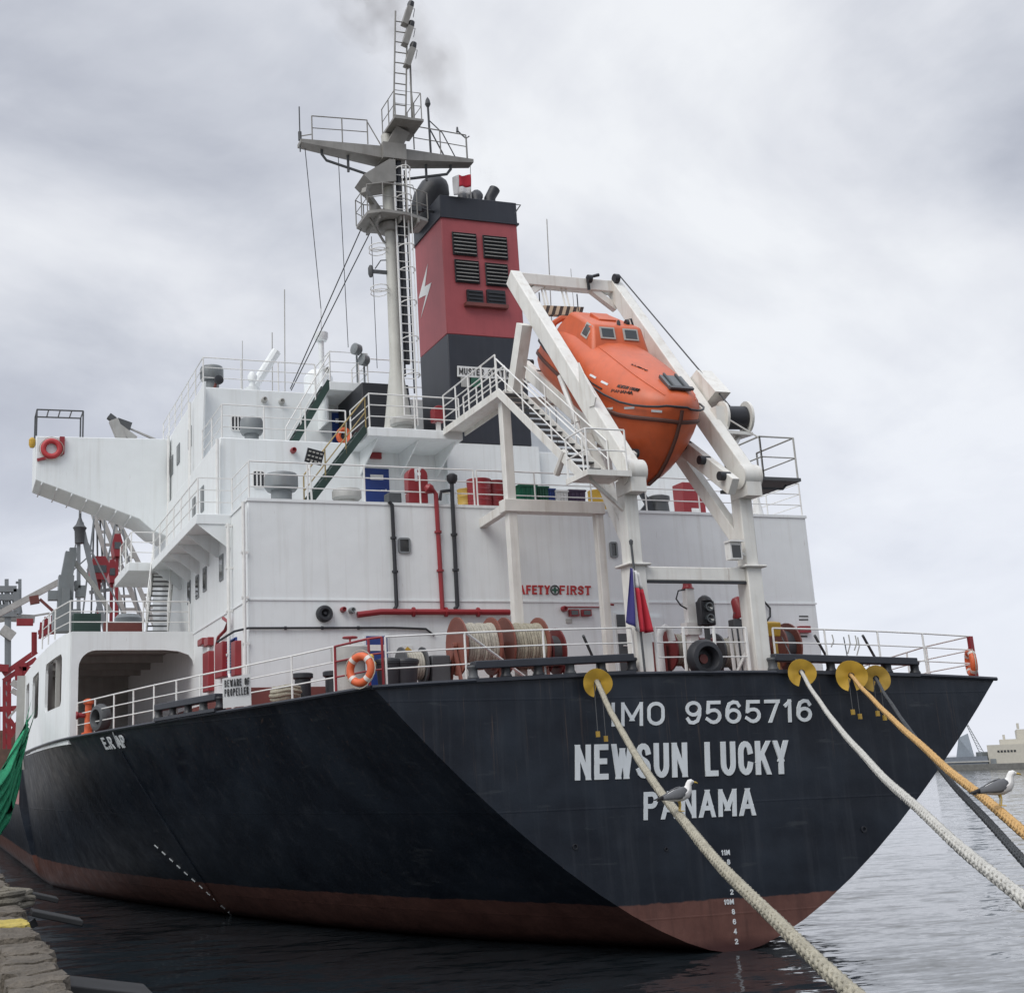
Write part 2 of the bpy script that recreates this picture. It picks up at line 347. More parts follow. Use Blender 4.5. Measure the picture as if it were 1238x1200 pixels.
# ------------------------------------------------------------------ the setting
# water
m = bpy.data.materials.new('harbour_water'); m.use_nodes = True; t = m.node_tree; b = t.nodes['Principled BSDF']
b.inputs['Base Color'].default_value = (.014, .019, .023, 1); b.inputs['Roughness'].default_value = .06; b.inputs['IOR'].default_value = 1.42
g = t.nodes.new('ShaderNodeNewGeometry'); acc = None
def vmath(op, a, b_=None, sc=None):
    n = t.nodes.new('ShaderNodeVectorMath'); n.operation = op
    for i, v in enumerate((a, b_)):
        if v is None: continue
        if isinstance(v, tuple): n.inputs[i].default_value = v
        else: t.links.new(v, n.inputs[i])
    if sc is not None: n.inputs['Scale'].default_value = sc
    return n.outputs[0]
for scl, rot, amp, dt in (((.22, .75, 1), .2, .14, 2), ((.9, 2.6, 1), -.1, .25, 3), ((3.2, 8, 1), .35, .17, 3)):
    mp = t.nodes.new('ShaderNodeMapping'); mp.inputs['Scale'].default_value = scl; mp.inputs['Rotation'].default_value = (0, 0, rot); t.links.new(g.outputs['Position'], mp.inputs[0])
    n = t.nodes.new('ShaderNodeTexNoise'); n.inputs['Scale'].default_value = 1; n.inputs['Detail'].default_value = dt; n.inputs['Roughness'].default_value = .55; n.inputs['Distortion'].default_value = .5; t.links.new(mp.outputs[0], n.inputs['Vector'])
    v = vmath('MULTIPLY', vmath('SUBTRACT', n.outputs['Color'], (.5, .5, .5)), (amp*.7, amp*1.35, 0)); acc = v if acc is None else vmath('ADD', acc, v)
t.links.new(vmath('NORMALIZE', vmath('ADD', acc, (0, 0, 1))), b.inputs['Normal']); WATER = m
mb = MB(); mb.add([(-4000, -3000, 0), (4000, -3000, 0), (4000, 6000, 0), (-4000, 6000, 0)], [(0, 1, 2, 3)])
struct(mb.build('water', WATER, base=(0, 0, 0)))

# quay: one L-shaped concrete body, the viewer stands on it
CONC = mat('quay_concrete', (.26, .245, .22), .85, .3, bump=.5, streak=.25, dirt=(.10, .09, .07))
WOOD = mat('weathered_timber', (.115, .098, .077), .9, .5, bump=1., scale=2.5, streak=.45, dirt=(.07, .055, .04))
QX, QY, QZ = -15.45, -24.2, 2.2
mb = MB(); mb.prism([(-140, -120, -3), (60, -120, -3), (60, QY, -3), (QX-.3, QY, -3), (QX-.3, 900, -3), (-140, 900, -3)], (0, 0, 3+QZ-.06))
struct(mb.build('quay', CONC, base=(0, 0, 0), fixn=True))

# ------------------------------------------------------------------ the ship
ship = thing('cargo_ship', 'large black and white cargo ship moored stern-on with a red funnel', 'ship', (0, 12, 0))
def deck_z(x): return 5.91-.0036*x*x
_wy = [0, 2, 4, 6, 8, 10, 12, 14, 16, 18, 20, 24, 30, 120, 140, 155, 165]
_w1 = [7.97, 8.42, 8.98, 9.68, 10.42, 11.1, 11.72, 12.3, 12.82, 12.98, 13.07, 13.18, 13.2, 13.2, 12.2, 8, .6]
_w0 = [.05, 1.7, 3.4, 4.55, 5.55, 6.45, 7.2, 7.85, 8.5, 9.15, 9.8, 10.9, 12.0, 13.1, 11, 5, .2]
def itp(xs, ys, x): return float(np.interp(x, xs, ys))
def smooth_tab(xs, ys):
    X = np.linspace(xs[0], xs[-1], 1600); Y_ = np.interp(X, xs, ys); k = np.ones(21)/21
    Yp = np.pad(Y_, 10, mode='reflect', reflect_type='odd'); return X, np.convolve(Yp, k, 'valid')
W1 = smooth_tab(_wy, _w1); W0 = smooth_tab(_wy, _w0)
def hb1(y): return itp(*W1, y)
def hb(y, u): a, b_ = itp(*W0, y), hb1(y); return a+(b_-a)*(u**.66 if u > 0 else 0)
US = [0, .02, .05, .1, .16, .24, .33, .43, .54, .65, .76, .88, 1]
def top_z(y, x): return deck_z(x)-(2.1 if y > 33 else 0)
def hull_sec(y, sgn):
    zt = top_z(y, hb1(y)); z0 = -.05 if y < .01 else 0
    p = [V((sgn*max(0, hb(y, 0)-1.6), y, -1.6 if y > .5 else -.12))]
    return p+[V((sgn*hb(y, u), y, z0+(zt-z0)*u)) for u in US]
HM = bpy.data.materials.new('hull_paint'); HM.use_nodes = True; t = HM.node_tree; b = t.nodes['Principled BSDF']; N = t.nodes.new; K = t.links.new
g = N('ShaderNodeNewGeometry'); sx = N('ShaderNodeSeparateXYZ'); K(g.outputs['Position'], sx.inputs[0])
def nz(scale, detail=6, vec=None, mpsc=None):
    n = N('ShaderNodeTexNoise'); n.inputs['Scale'].default_value = scale; n.inputs['Detail'].default_value = detail; n.inputs['Roughness'].default_value = .6
    if mpsc:
        mp = N('ShaderNodeMapping'); mp.inputs['Scale'].default_value = mpsc; K(g.outputs['Position'], mp.inputs[0]); K(mp.outputs[0], n.inputs['Vector'])
    else: K(g.outputs['Position'], n.inputs['Vector'])
    return n
def mrange(sock, a, b_, c, d):
    r = N('ShaderNodeMapRange'); K(sock, r.inputs['Value']); r.inputs['From Min'].default_value = a; r.inputs['From Max'].default_value = b_; r.inputs['To Min'].default_value = c; r.inputs['To Max'].default_value = d; return r.outputs[0]
def mixc(fac, A, B):
    x = N('ShaderNodeMix'); x.data_type = 'RGBA'; K(fac, x.inputs['Factor'])
    for nm, v in (('A', A), ('B', B)):
        if isinstance(v, tuple): x.inputs[nm].default_value = (*v, 1)
        else: K(v, x.inputs[nm])
    return x.outputs['Result']
def math2(op, a, b_):
    x = N('ShaderNodeMath'); x.operation = op
    for i, v in enumerate((a, b_)):
        if isinstance(v, (int, float)): x.inputs[i].default_value = v
        else: K(v, x.inputs[i])
    return x.outputs[0]
c1 = mixc(mrange(nz(.7).outputs['Fac'], .3, .7, 0, 1), (.006, .0088, .0155), (.014, .0195, .0285))
c1 = mixc(mrange(nz(.35, 3).outputs['Fac'], .45, .62, 0, .6), c1, (.021, .029, .042))
c1 = mixc(mrange(nz(1, 7, mpsc=(4, 4, .25)).outputs['Fac'], .52, .8, 0, .5), c1, (.045, .050, .060))
c1 = mixc(mrange(nz(1, 8, mpsc=(9, 9, .8)).outputs['Fac'], .66, .76, 0, .55), c1, (.085, .042, .028))
c1 = mixc(mrange(nz(1, 9, mpsc=(.8, .8, 5)).outputs['Fac'], .62, .74, 0, .55), c1, (.055, .062, .068))
c1 = mixc(math2('MULTIPLY', mrange(nz(1, 6, mpsc=(14, 14, .35)).outputs['Fac'], .6, .74, 0, .8), mrange(sx.outputs['Z'], 3.2, 5.7, 0, 1)), c1, (.13, .085, .06))
c2 = mixc(mrange(nz(1.5).outputs['Fac'], .3, .7, 0, 1), (.095, .042, .034), (.165, .078, .062))
c2 = mixc(mrange(nz(1, 6, mpsc=(5, 5, .6)).outputs['Fac'], .5, .75, 0, .7), c2, (.075, .036, .03))
zz = math2('ADD', sx.outputs['Z'], mrange(nz(2.5, 3).outputs['Fac'], .3, .7, -.025, .025))
c3 = mixc(mrange(zz, .1, .30, 0, 1), (.055, .022, .02), c2)
K(mixc(mrange(zz, 1.05, 1.08, 0, 1), c3, c1), b.inputs['Base Color'])
# scrapes and rust runs of the shell
K(mrange(nz(2.2).outputs['Fac'], .3, .7, .36, .55), b.inputs['Roughness']); b.inputs['Specular IOR Level'].default_value = .32
# plate seams and slight denting of the shell plating
def seam(sock, period, off, wd):
    a = math2('ADD', sock, off); a = math2('DIVIDE', a, period); a = math2('FRACT', a, 0); a = math2('SUBTRACT', a, .5); a = math2('ABSOLUTE', a, 0)
    return mrange(a, 0, wd/period, 1, 0)
sh = seam(sx.outputs['Z'], 2.3, .4, .03)
hgt = math2('ADD', math2('MULTIPLY', sh, .13), math2('MULTIPLY', nz(.7, 2).outputs['Fac'], 2.2))
hgt = math2('ADD', hgt, math2('MULTIPLY', nz(7, 5).outputs['Fac'], .16))
bp = N('ShaderNodeBump'); bp.inputs['Strength'].default_value = .5; bp.inputs['Distance'].default_value = .04; K(hgt, bp.inputs['Height']); K(bp.outputs[0], b.inputs['Normal'])

ys = [0, .5, 1, 1.5, 2, 3, 4, 5, 6, 7, 8, 9, 10, 11, 12, 13, 14, 15, 16, 17, 18, 19, 20, 22, 24, 27, 30, 32.9, 33.1, 36, 45, 60, 90, 120, 130, 140, 148, 155, 160, 165]
mb = MB()
for s_ in (-1, 1): mb.grid([hull_sec(y, s_) for y in ys])
# transom plate, its top following the deck camber
L_, R_ = hull_sec(0, -1), hull_sec(0, 1); rows = []
nx = 24
for a, c in zip(L_[1:-1], R_[1:-1]): rows.append([a.lerp(c, i/nx) for i in range(nx+1)])
top = [V((L_[-1].x+(R_[-1].x-L_[-1].x)*i/nx, 0, 0)) for i in range(nx+1)]
for p in top: p.z = deck_z(p.x)
rows.append(top); mb.grid(rows)
hull = mb.build('hull', HM, ship, smooth=24)
bvh = BVHTree.FromPolygons(mb.v, mb.f)
lab(hull, 'black hull with a raked flat transom and a dull red boot top')
# sheer-strake bar along transom top
mb = MB(); mb.tube([p+V((0, -.02, -.04)) for p in top], .05, 6); mb.build('transom_edge_bar', NAVY, hull)
mb = MB()
for s_ in (-1, 1): mb.tube([V((s_*(hb1(y)+.0), y, deck_z(hb1(y))-.03)) for y in np.arange(0, 31, .75)], .045, 6)
mb.build('gunwale_bar', NAVY, hull)
# deck
mb = MB(); rows = []
for y in ys[:-1]:
    wv = hb1(y)-.01; rows.append([V((wv*k/8, y+.01, top_z(y, wv*k/8)-.02)) for k in range(-8, 9)])
mb.grid(rows); mb.build('poop_deck', DRED, ship, smooth=60)

# lettering on the transom (plane y = 0)
def on0(x, y): return P(x, y, 'y', 0)
def letter(name, txt, x0, x1, yt0, yb0, yt1, yb1, m_=WTEXT, th=.17, gap=.16):
    mb = MB(); text_quad(mb, txt, on0(x0, yb0), on0(x1, yb1), on0(x0, yt0), (0, -1, 0), .012, th, gap)
    return mb.build(name, m_, hull, smooth=0, fixn=False)
letter('hull_number', 'IMO 9565716', 737, 981, 849, 878, 843, 872, th=.15, gap=.22)
letter('ship_name', 'NEWSUN LUCKY', 695, 953, 900, 943, 893, 935, th=.165, gap=.11)
letter('home_port', 'PANAMA', 778, 913, 957, 991, 951, 985, th=.17, gap=.14)
for txt, px, py, wpx in (('11M', 877, 1030, 12), ('8', 880.7, 1041.4, 4.5), ('6', 882, 1053.5, 4.5), ('4', 883.2, 1065.5, 4.5), ('2', 884.6, 1077.6, 4.5), ('10M', 881, 1089.6, 14), ('8', 886.5, 1101.5, 4.5), ('6', 887.8, 1113.5, 4.5), ('4', 888.8, 1125.4, 4.5), ('2', 890.4, 1137.4, 4.5)):
    c = on0(px, py); hw = wpx/2/59; mb = MB(); text_quad(mb, txt, c+V((-hw, 0, -.055)), c+V((hw, 0, -.055)), c+V((-hw, 0, .055)), (0, -1, 0), .008, .2, .15)
    mb.build('draft_mark', WTEXT, hull, smooth=0, fixn=False)
# marks on the port shell
def on_hull(px, py):
    d = ray(px, py).normalized(); h = bvh.ray_cast(CAM, d); n = h[1]
    if n.dot(d) > 0: n = -n
    return h[0], n
def hull_text(name, txt, x0, y0, x1, y1, hgt_, bold=.03):
    a, na = on_hull(x0, y0); c, nc = on_hull(x1, y1); upv = (nc.cross(c-a)).normalized()
    if upv.z < 0: upv = -upv
    mb = MB(); o_ = na*.03; text_quad(mb, txt, a+o_, c+nc*.03, a+o_+upv*hgt_, na, .012, .17, .14); return mb.build(name, WTEXT, hull, smooth=0, fixn=False)
hull_text('frame_mark', 'E.R AP', 129.5, 905, 156, 902, .38)
a, na = on_hull(137, 884); c, nc = on_hull(144, 902); mb = MB(); mb.tube([a+na*.02, c+nc*.02], .02, 5); mb.build('frame_line', WTEXT, hull)
for i in range(11):
    f0 = i/10.5; x = 187+(281-187)*f0; y = 1021+(1106-1021)*f0
    a, na = on_hull(x, y); c, nc = on_hull(x+4.2, y+3.8); mb = MB(); mb.beam(a+na*.01, c+nc*.01, .05, .02, na); mb.build('side_draft_mark', WTEXT, hull)
# heavy rubbing seam that runs down the shell from the frame mark
pts = []
for i in range(14):
    f0 = i/13; x = 147+(272-147)*f0**1.05; y = 908+(1103-908)*f0; h, n = on_hull(x, y); pts.append(h+n*.005)
mb = MB(); mb.tube(pts, .035, 6); mb.build('shell_seam', HM, hull)
for (pt, r_) in (((695, 1023), .06), ((1044, 1002), .07), ((805, 1026), .04)):
    c = on0(*pt); mb = MB(); mb.lathe(c+V((0, .02, 0)), (0, -1, 0), [(0, r_), (.05, r_), (.05, r_*.7), (.01, r_*.6)], 14); mb.build('drain_hole', BLACK, hull)

# ------------------------------------------------------------------ deckhouse, three tiers
XH, YH, ZT1, ZL1, ZT2, ZT3 = 8.82, 7.55, 11.21, 8.49, 13.9, 16.62
Y2, Y3, YF = 11.3, 15.0, 24.5
def px_rect(x0, y0, x1, y1, Y):
    a, b_ = P(x0, (y0+y1)/2, 'y', Y), P(x1, (y0+y1)/2, 'y', Y); c, d = P((x0+x1)/2, y0, 'y', Y), P((x0+x1)/2, y1, 'y', Y)
    return a.x, b_.x, d.z, c.z
def plate(mb, x0, y0, x1, y1, Y, dep=.04, back=.01):
    a, b_, c, d = px_rect(x0, y0, x1, y1, Y); mb.box(a, b_, Y-dep, Y+back, c, d); return mb
mb = MB(); mb.box(-XH, XH, YH, YF, 5.0, ZT1)
house = mb.build('deckhouse', WHITE, ship, bevel=.03)
mb = MB(); mb.box(-XH-.02, XH+.02, YH-.025, YH+.02, ZL1-.022, ZL1+.022); mb.box(-XH-.025, -XH+.02, YH-.02, YF, ZL1-.022, ZL1+.022); mb.build('plate_seam', WHITE, house)
mb = MB(); mb.box(-XH-.03, XH+.03, YH-.03, YH+.05, ZT1-.07, ZT1+.01); mb.box(-XH-.031, -XH+.05, YH+.05, 9.7, ZT1-.07, ZT1+.008); mb.box(XH-.05, XH+.031, YH+.05, YF, ZT1-.07, ZT1+.008); mb.build('deck_edge', WHITE, house)
mb = MB(); mb.box(-XH-.005, XH+.005, YH-.01, YH+.05, 5.1, 6.2); mb.box(-XH-.012, -XH+.05, YH+.05, YF, 5.1, 6.15); mb.build('skirting', DRED, house)
mb = MB(); mb.box(-8.8, 7.4, Y2, YF, ZT1, ZT2)
house2 = mb.build('upper_deckhouse', WHITE, ship, bevel=.03)
mb = MB(); mb.box(-8.65, 8.0, Y3, YF, ZT2, ZT3)
house3 = mb.build('bridge_house', WHITE, ship, bevel=.03)
mb = MB(); mb.prism([(-8.66, Y3+.02, ZT3+.02), (-8.66, Y3-.55, ZT3+.02), (-8.66, Y3-.1, ZT2+.3), (-8.66, Y3+.02, ZT2+.02)], (.06, 0, 0)); mb.build('wing_plate', WHITE, house3)
def window_y(par, px0, py0, px1, py1, Y, fr=.05, bars=None):
    a, b_, c, d = px_rect(px0, py0, px1, py1, Y); mb = MB(); cx_, cz_ = (a+b_)/2, (c+d)/2
    def rr(w_, h_, r_, yy):
        pts = []
        for sx_, sz_, t0 in ((1, 1, 0), (-1, 1, 90), (-1, -1, 180), (1, -1, 270)):
            for k in range(4):
                t_ = R(t0+30*k); pts.append(V((cx_+sx_*(w_-r_)+math.cos(t_)*r_, yy, cz_+sz_*(h_-r_)+math.sin(t_)*r_)))
        return pts
    w_, h_ = (b_-a)/2, (d-c)/2; r_ = min(w_, h_)*.45
    o1, o2, i1, i2 = rr(w_, h_, r_, Y+.01), rr(w_, h_, r_, Y-.05), rr(w_-fr, h_-fr, max(.01, r_-fr), Y-.05), rr(w_-fr, h_-fr, max(.01, r_-fr), Y-.015)
    n = 16; rings = [o1, o2, i1, i2]
    for q in range(3):
        o_ = len(mb.v); mb.add(rings[q]+rings[q+1], [(k, (k+1) % n, n+(k+1) % n, n+k) for k in range(n)])
    mb.mat(1); mb.add(i2, [tuple(range(n))]); mb.mat(0)
    for k in (bars if bars else ()): mb.box(cx_+k*w_-.02, cx_+k*w_+.02, Y-.055, Y-.02, cz_-h_+.02, cz_+h_-.02)
    return mb.build('window', [GREY if not bars else WCLEAN, GLASS], par, smooth=30)
window_y(house, 481, 650, 496, 669, YH); window_y(house, 737, 655, 746, 674, YH)
window_y(house2, 305, 569, 320, 590, Y2, .03, (-.3, .3)); window_y(house3, 279, 503, 292, 521, Y3, .03, (-.3, .3))
def door_y(par, px0, py0, px1, py1, Y, m_, name='door'):
    a, b_, c, d = px_rect(px0, py0, px1, py1, Y); mb = MB(); mb.box(a-.06, b_+.06, Y-.04, Y+.01, c-.05, d+.06); mb.mat(1); mb.box(a, b_, Y-.075, Y, c, d)
    mb.mat(2); zz_ = (c+d)/2+.2; mb.box((a+b_)/2-.22, (a+b_)/2+.2, Y-.085, Y-.05, zz_+.1, zz_+.26); mb.tube([(b_-.12, Y-.08, zz_-.2), (b_-.12, Y-.14, zz_-.25), (b_-.3, Y-.14, zz_-.25)], .02, 6)
    return mb.build(name, [WHITE, m_, WCLEAN], par, smooth=30)
lab(door_y(house, 443, 769, 468, 832, YH, BLUE), 'blue steel door')
lab(door_y(house2, 441, 567, 470, 617, Y2, BLUE), 'blue steel door')
lab(door_y(house3, 401, 500, 424, 545, Y3, BLUE), 'blue steel door')
lab(door_y(house, 747, 743, 762, 815, YH, DGREY), 'dark doorway')
lab(door_y(house, 787, 746, 801, 815, YH, WHITE), 'white steel door')
# side-wall windows, plane x = -8.82
def window_x(par, px, py, w_, h_, X):
    c = P(px, py, 'x', X); mb = MB(); mb.box(X-.03, X+.01, c.y-w_/2, c.y+w_/2, c.z-h_/2, c.z+h_/2); mb.mat(1); mb.box(X-.036, X, c.y-w_/2+.05, c.y+w_/2-.05, c.z-h_/2+.05, c.z+h_/2-.05)
    return mb.build('window', [GREY, GLASS], par)
for px, py in ((268, 686), (248, 700), (239, 709), (229, 716)): window_x(house, px, py, .55, .75, -XH)
for px, py in ((230, 529), (216, 549), (208, 563), (193, 586)): window_x(house3, px, py, .6, .72, -8.65)
for px, py in ((245, 603), (235, 616)): window_x(house2, px, py, .5, .8, -8.8)
# corner pipes and drains
mb = MB()
for x, y, z0, z1 in ((-8.95, 7.5, 5.6, 11.1), (-8.95, 9.5, 6.7, 10.9)):
    mb.tube([(x, y, z0), (x, y, z1)], .05, 8)
    for k in range(4): mb.box(x-.08, x+.12, y-.04, y+.04, z0+.5+k*1.2, z0+.56+k*1.2)
mb.tube([(-8.95, 9.5, 6.7), (-8.95, 9.2, 6.4), (-8.95, 9.0, 6.3), (-8.95, 9.0, 5.5)], .05, 8)
mb.build('drain_pipe', WCLEAN, house)
mb = MB()
for x, y, z0, z1 in ((-8.9, 11.2, 11.25, 13.8), (-8.78, 16.5, 12.2, 16.5), (-8.78, 21, 12.2, 16.5)):
    mb.tube([(x, y, z0), (x, y, z1)], .05, 8)
mb.build('drain_pipe', WCLEAN, house2)
def wall_pipe(pts, r_, m_, par, Y=YH, nm='pipe', off=.09):
    ps = [P(x, y, 'y', Y-off) for x, y in pts]; mb = MB(); mb.tube(ps, r_, 9)
    for a, b_ in zip(ps[:-1], ps[1:]):
        n = int((b_-a).length/1.1)
        for k in range(1, n+1):
            q = a.lerp(b_, k/(n+1)); d = (b_-a).normalized(); mb.lathe(q-d*.03, d, [(0, r_*1.6), (.06, r_*1.6)], 9); mb.beam(q, q+V((0, off+.01, 0)), .04, .04)
    return mb.build(nm, m_, par)
wall_pipe([(470, 606), (474, 610), (479.5, 732), (477, 736)], .055, BLACK, house)
wall_pipe([(523, 592), (527, 597), (535, 737)], .065, RED, house)
wall_pipe([(546, 578), (547, 604), (553, 732), (550, 736)], .06, BLACK, house)
wall_pipe([(432, 743), (460, 739.5), (616, 740)], .085, RED, house, off=.14)
wall_pipe([(262, 776), (283, 763), (300, 759), (476, 758.5), (515, 760), (525, 768)], .03, BLACK, house, off=.06)
wall_pipe([(735, 730), (742, 731)], .03, RED, house)
wall_pipe([(924, 727), (931, 735), (931, 745), (926, 752)], .03, BLACK, house)
mb = MB(); p = P(546.5, 580, 'y', YH-.09); mb.lathe(p, (0, 0, 1), [(-.1, .1), (0, .16), (.12, .16), (.18, .08)], 10); mb.tube([p+V((0, 0, -.3)), p+V((-.35, 0, -.35)), p+V((-.4, 0, -.6))], .05, 7); mb.build('valve', BLACK, house)
mb = MB(); p = P(524, 594, 'y', YH-.09); mb.lathe(p, (-1, 0, .6), [(0, .07), (.1, .14), (.2, .14), (.28, .06)], 10); mb.build('valve', RED, house)
# red pipe on port side
mb = MB(); pts = [P(x, y, 'x', -XH-.12) for x, y in ((262, 780), (264, 770), (272, 762), (276, 752), (270, 747))]; mb.tube(pts, .05, 7); mb.build('pipe', RED, house)
# round black ventilation head on the wall, lamps, speaker
def wall_round(name, px, py, r_, dep, m_, par=house, Y=YH, prof=None):
    c = P(px, py, 'y', Y-.01); mb = MB(); mb.lathe(c, (0, -1, 0), prof or [(0, r_), (dep*.6, r_), (dep, r_*.8), (dep, r_*.55), (dep*.6, r_*.3), (dep*.9, r_*.15), (dep*.9, .01)], 22); return mb.build(name, m_, par)
wall_round('ventilation_head', 391.5, 742, .225, .2, BLACK)
wall_round('wall_lamp', 414, 737, .075, .2, RED); wall_round('wall_lamp', 424.5, 738, .085, .22, GREY); wall_round('wall_lamp', 354, 545, .09, .2, RED, house2, Y2); wall_round('wall_lamp', 596, 552, .11, .2, GREY, house2, Y2)
for px, py in ((319, 484), (340, 486)): wall_round('wall_lamp', px, py, .1, .2, GREYW, house3, Y3)
wall_round('wall_lamp', 395, 448, .1, .2, GREYW, house3, Y3)
mb = MB()
for x0, x1 in ((687, 698), (702, 713)): plate(mb, x0, 737, x1, 745, YH, .12)
mb.mat(1)
for x0, x1 in ((688.5, 696.5), (703.5, 711.5)): plate(mb, x0, 738.5, x1, 743.5, YH, .135, -.1)
mb.build('warning_lamp', [RED, GLASS], house)
wall_round('wall_lamp', 681, 736, .085, .16, RED)
mb = MB()
plate(mb, 685, 733.2, 728, 734.3, YH, .05); mb.build('cable_run', RED, house)
mb = MB(); plate(mb, 684, 748, 691, 753, YH, .03); mb.build('small_plate', GREYW, house)
mb = MB(); plate(mb, 964, 757, 977, 765, YH, .14); mb.build('alarm_box', RED, house)
mb = MB()
for y0 in (744, 748): plate(mb, 966, y0, 977, y0+1.6, YH, .008)
for y0 in (754,): plate(mb, 950, y0+4, 961, y0+5.6, YH, .008)
plate(mb, 967, 768, 976, 770, YH, .008); mb.build('stencil_note', BTEXT, house)
mb = MB(); plate(mb, 447, 548, 460, 555, Y2, .12); mb.build('wall_lamp', RED, house2)
mb = MB(); plate(mb, 622, 570, 650, 577, Y2, .05); mb.build('red_board', RED, house2)
# flap boxes on the port side passage: red hose boxes and blue louvre shutter
def side_box(name, m_, px0, py0, px1, py1, X=-XH, dep=.18):
    a = P(px0, (py0+py1)/2, 'x', X); b_ = P(px1, (py0+py1)/2, 'x', X); c = P((px0+px1)/2, py0, 'x', X); d = P((px0+px1)/2, py1, 'x', X)
    mb = MB(); mb.box(X-dep, X+.01, min(a.y, b_.y), max(a.y, b_.y), d.z, c.z); return mb, (min(a.y, b_.y), max(a.y, b_.y), d.z, c.z)
for r_ in ((252, 788, 259, 836), (267, 777, 276, 819), (287, 775, 292, 817), (245.5, 772, 251, 780), (253.5, 771, 258.5, 781)):
    mb, _ = side_box('fire_box', RED, *r_); mb.build('fire_hose_box', RED, house, bevel=.02)
mb, q = side_box('shutter', BLUE, 278, 772, 287, 820, dep=.05)
mb.build('shutter', BLUE, house)
mb = MB()
for k in range(14):
    z = q[2]+(q[3]-q[2])*(k+.5)/14; mb = MB(); mb.obox((-XH-.08, (q[0]+q[1])/2, z), (.035, 0, .03), (0, (q[1]-q[0])/2-.04, 0), (.006, 0, -.006)); mb.build('slat', BLUE, house)
# side gallery on brackets
mb = MB(); mb.box(-9.82, -XH+.01, 9.72, 18.15, ZT1-.3, ZT1); mb.box(-10.6, -XH+.012, 18.16, 22, ZT1-.3, ZT1+.003)
gal = mb.build('side_gallery', WHITE, ship, bevel=.02)
mb = MB()
for y in (9.75, 11.4, 13, 14.6, 16.2, 17.9): mb.prism([(-9.8, y, ZT1-.29), (-XH, y, ZT1-.29), (-XH, y, ZT1-.95), (-XH-.1, y, ZT1-.95)], (0, .03, 0))
mb.build('bracket', WHITE, gal)
# platform in front of funnel and mast, its overhang on brackets
mb = MB(); mb.box(-4.72, -1.72, 9.35, Y2+.01, ZT2-.28, ZT2); plat = mb.build('funnel_platform', WHITE, ship, bevel=.02)
mb = MB()
for x in (-4.4, -3.1, -1.9): mb.prism([(x, 9.5, ZT2-.28), (x, Y2, ZT2-.28), (x, Y2, ZT2-1.0)], (.04, 0, 0))
mb.build('bracket', WHITE, plat)
# upper landing (monkey-island step) next to the mast
mb = MB(); a = P(398, 463, 'y', 13.2); b_ = P(446, 474, 'y', 13.2); mb.box(a.x, b_.x, 13.2, Y3+.01, 16.2, 16.5); up = mb.build('upper_landing', WHITE, ship, bevel=.02)
mb = MB(); mb.box(a.x+.1, a.x+.16, 13.9, Y3, 15.3, 16.2); mb.build('bracket', WHITE, up)
mb = MB(); mb.prism([(-3.95, 12.2, 13.92), (-2.2, 12.2, 13.92), (-2.35, 12.2, 16.2), (-3.95, 12.2, 16.2)], (0, 2.7, 0)); mb.build('engine_casing_duct', BLACK, ship, bevel=.02)
# ---------------- bridge wing (port) with sloped underside
WY0, WY1 = 21.2, 23.4
def wingp(px, py): return P(px, py, 'y', WY0)
poly = [wingp(44, 527), wingp(206, 530.5), wingp(206, 650), wingp(184, 641), wingp(168, 627), wingp(43, 580)]
mb = MB(); mb.prism(poly, (0, WY1-WY0, 0)); wing = mb.build('bridge_wing', WHITE, ship, bevel=.03)
mb = MB(); n_ = V((poly[4].z-poly[5].z, 0, -(poly[4].x-poly[5].x))).normalized()
if n_.z > 0: n_ = -n_
for k in range(7):
    p0 = poly[5].lerp(poly[4], (k+.4)/7); mb = MB(); mb.prism([p0, p0+V((.05, 0, .02)), p0+n_*.1+V((.05, 0, 0)), p0+n_*.1], (0, WY1-WY0-.04, 0)); mb.build('stiffener', WHITE, wing)
mb = MB()
q0, q1 = wingp(45, 494), wingp(101, 496)
for yy in (WY0+.1, WY0+1.1):
    for p in (q0, q1): mb.tube([(p.x, yy, p.z), (p.x, yy, p.z-1.0)], .03, 6)
    mb.tube([(q0.x, yy, q0.z), (q1.x, yy, q1.z)], .03, 6)
for k in range(5): p = q0.lerp(q1, k/4); mb.tube([(p.x, WY0+.1, p.z), (p.x, WY0+1.1, p.z)], .025, 6)
mb.build('awning_frame', DGREY, wing)
mb = MB(); p = wingp(41, 533); mb.lathe(p+V((-.05, .2, -.2)), (0, 0, 1), [(0, .08), (.1, .12), (.3, .12), (.38, .05)], 10); mb.build('wing_lamp', YELLOW, wing)

# ---------------- side bulwark with ports, and the deck above it
BY = 15.6; zt = 8.56
def outer(y): return -hb1(y)
mb = MB(); mb.box(-hb1(BY)+.1, -XH+.012, BY+.12, 32, ZL1-.1, zt-.01); udeck = mb.build('upper_deck', GREYW, ship)
mb = MB(); z0 = 5.28
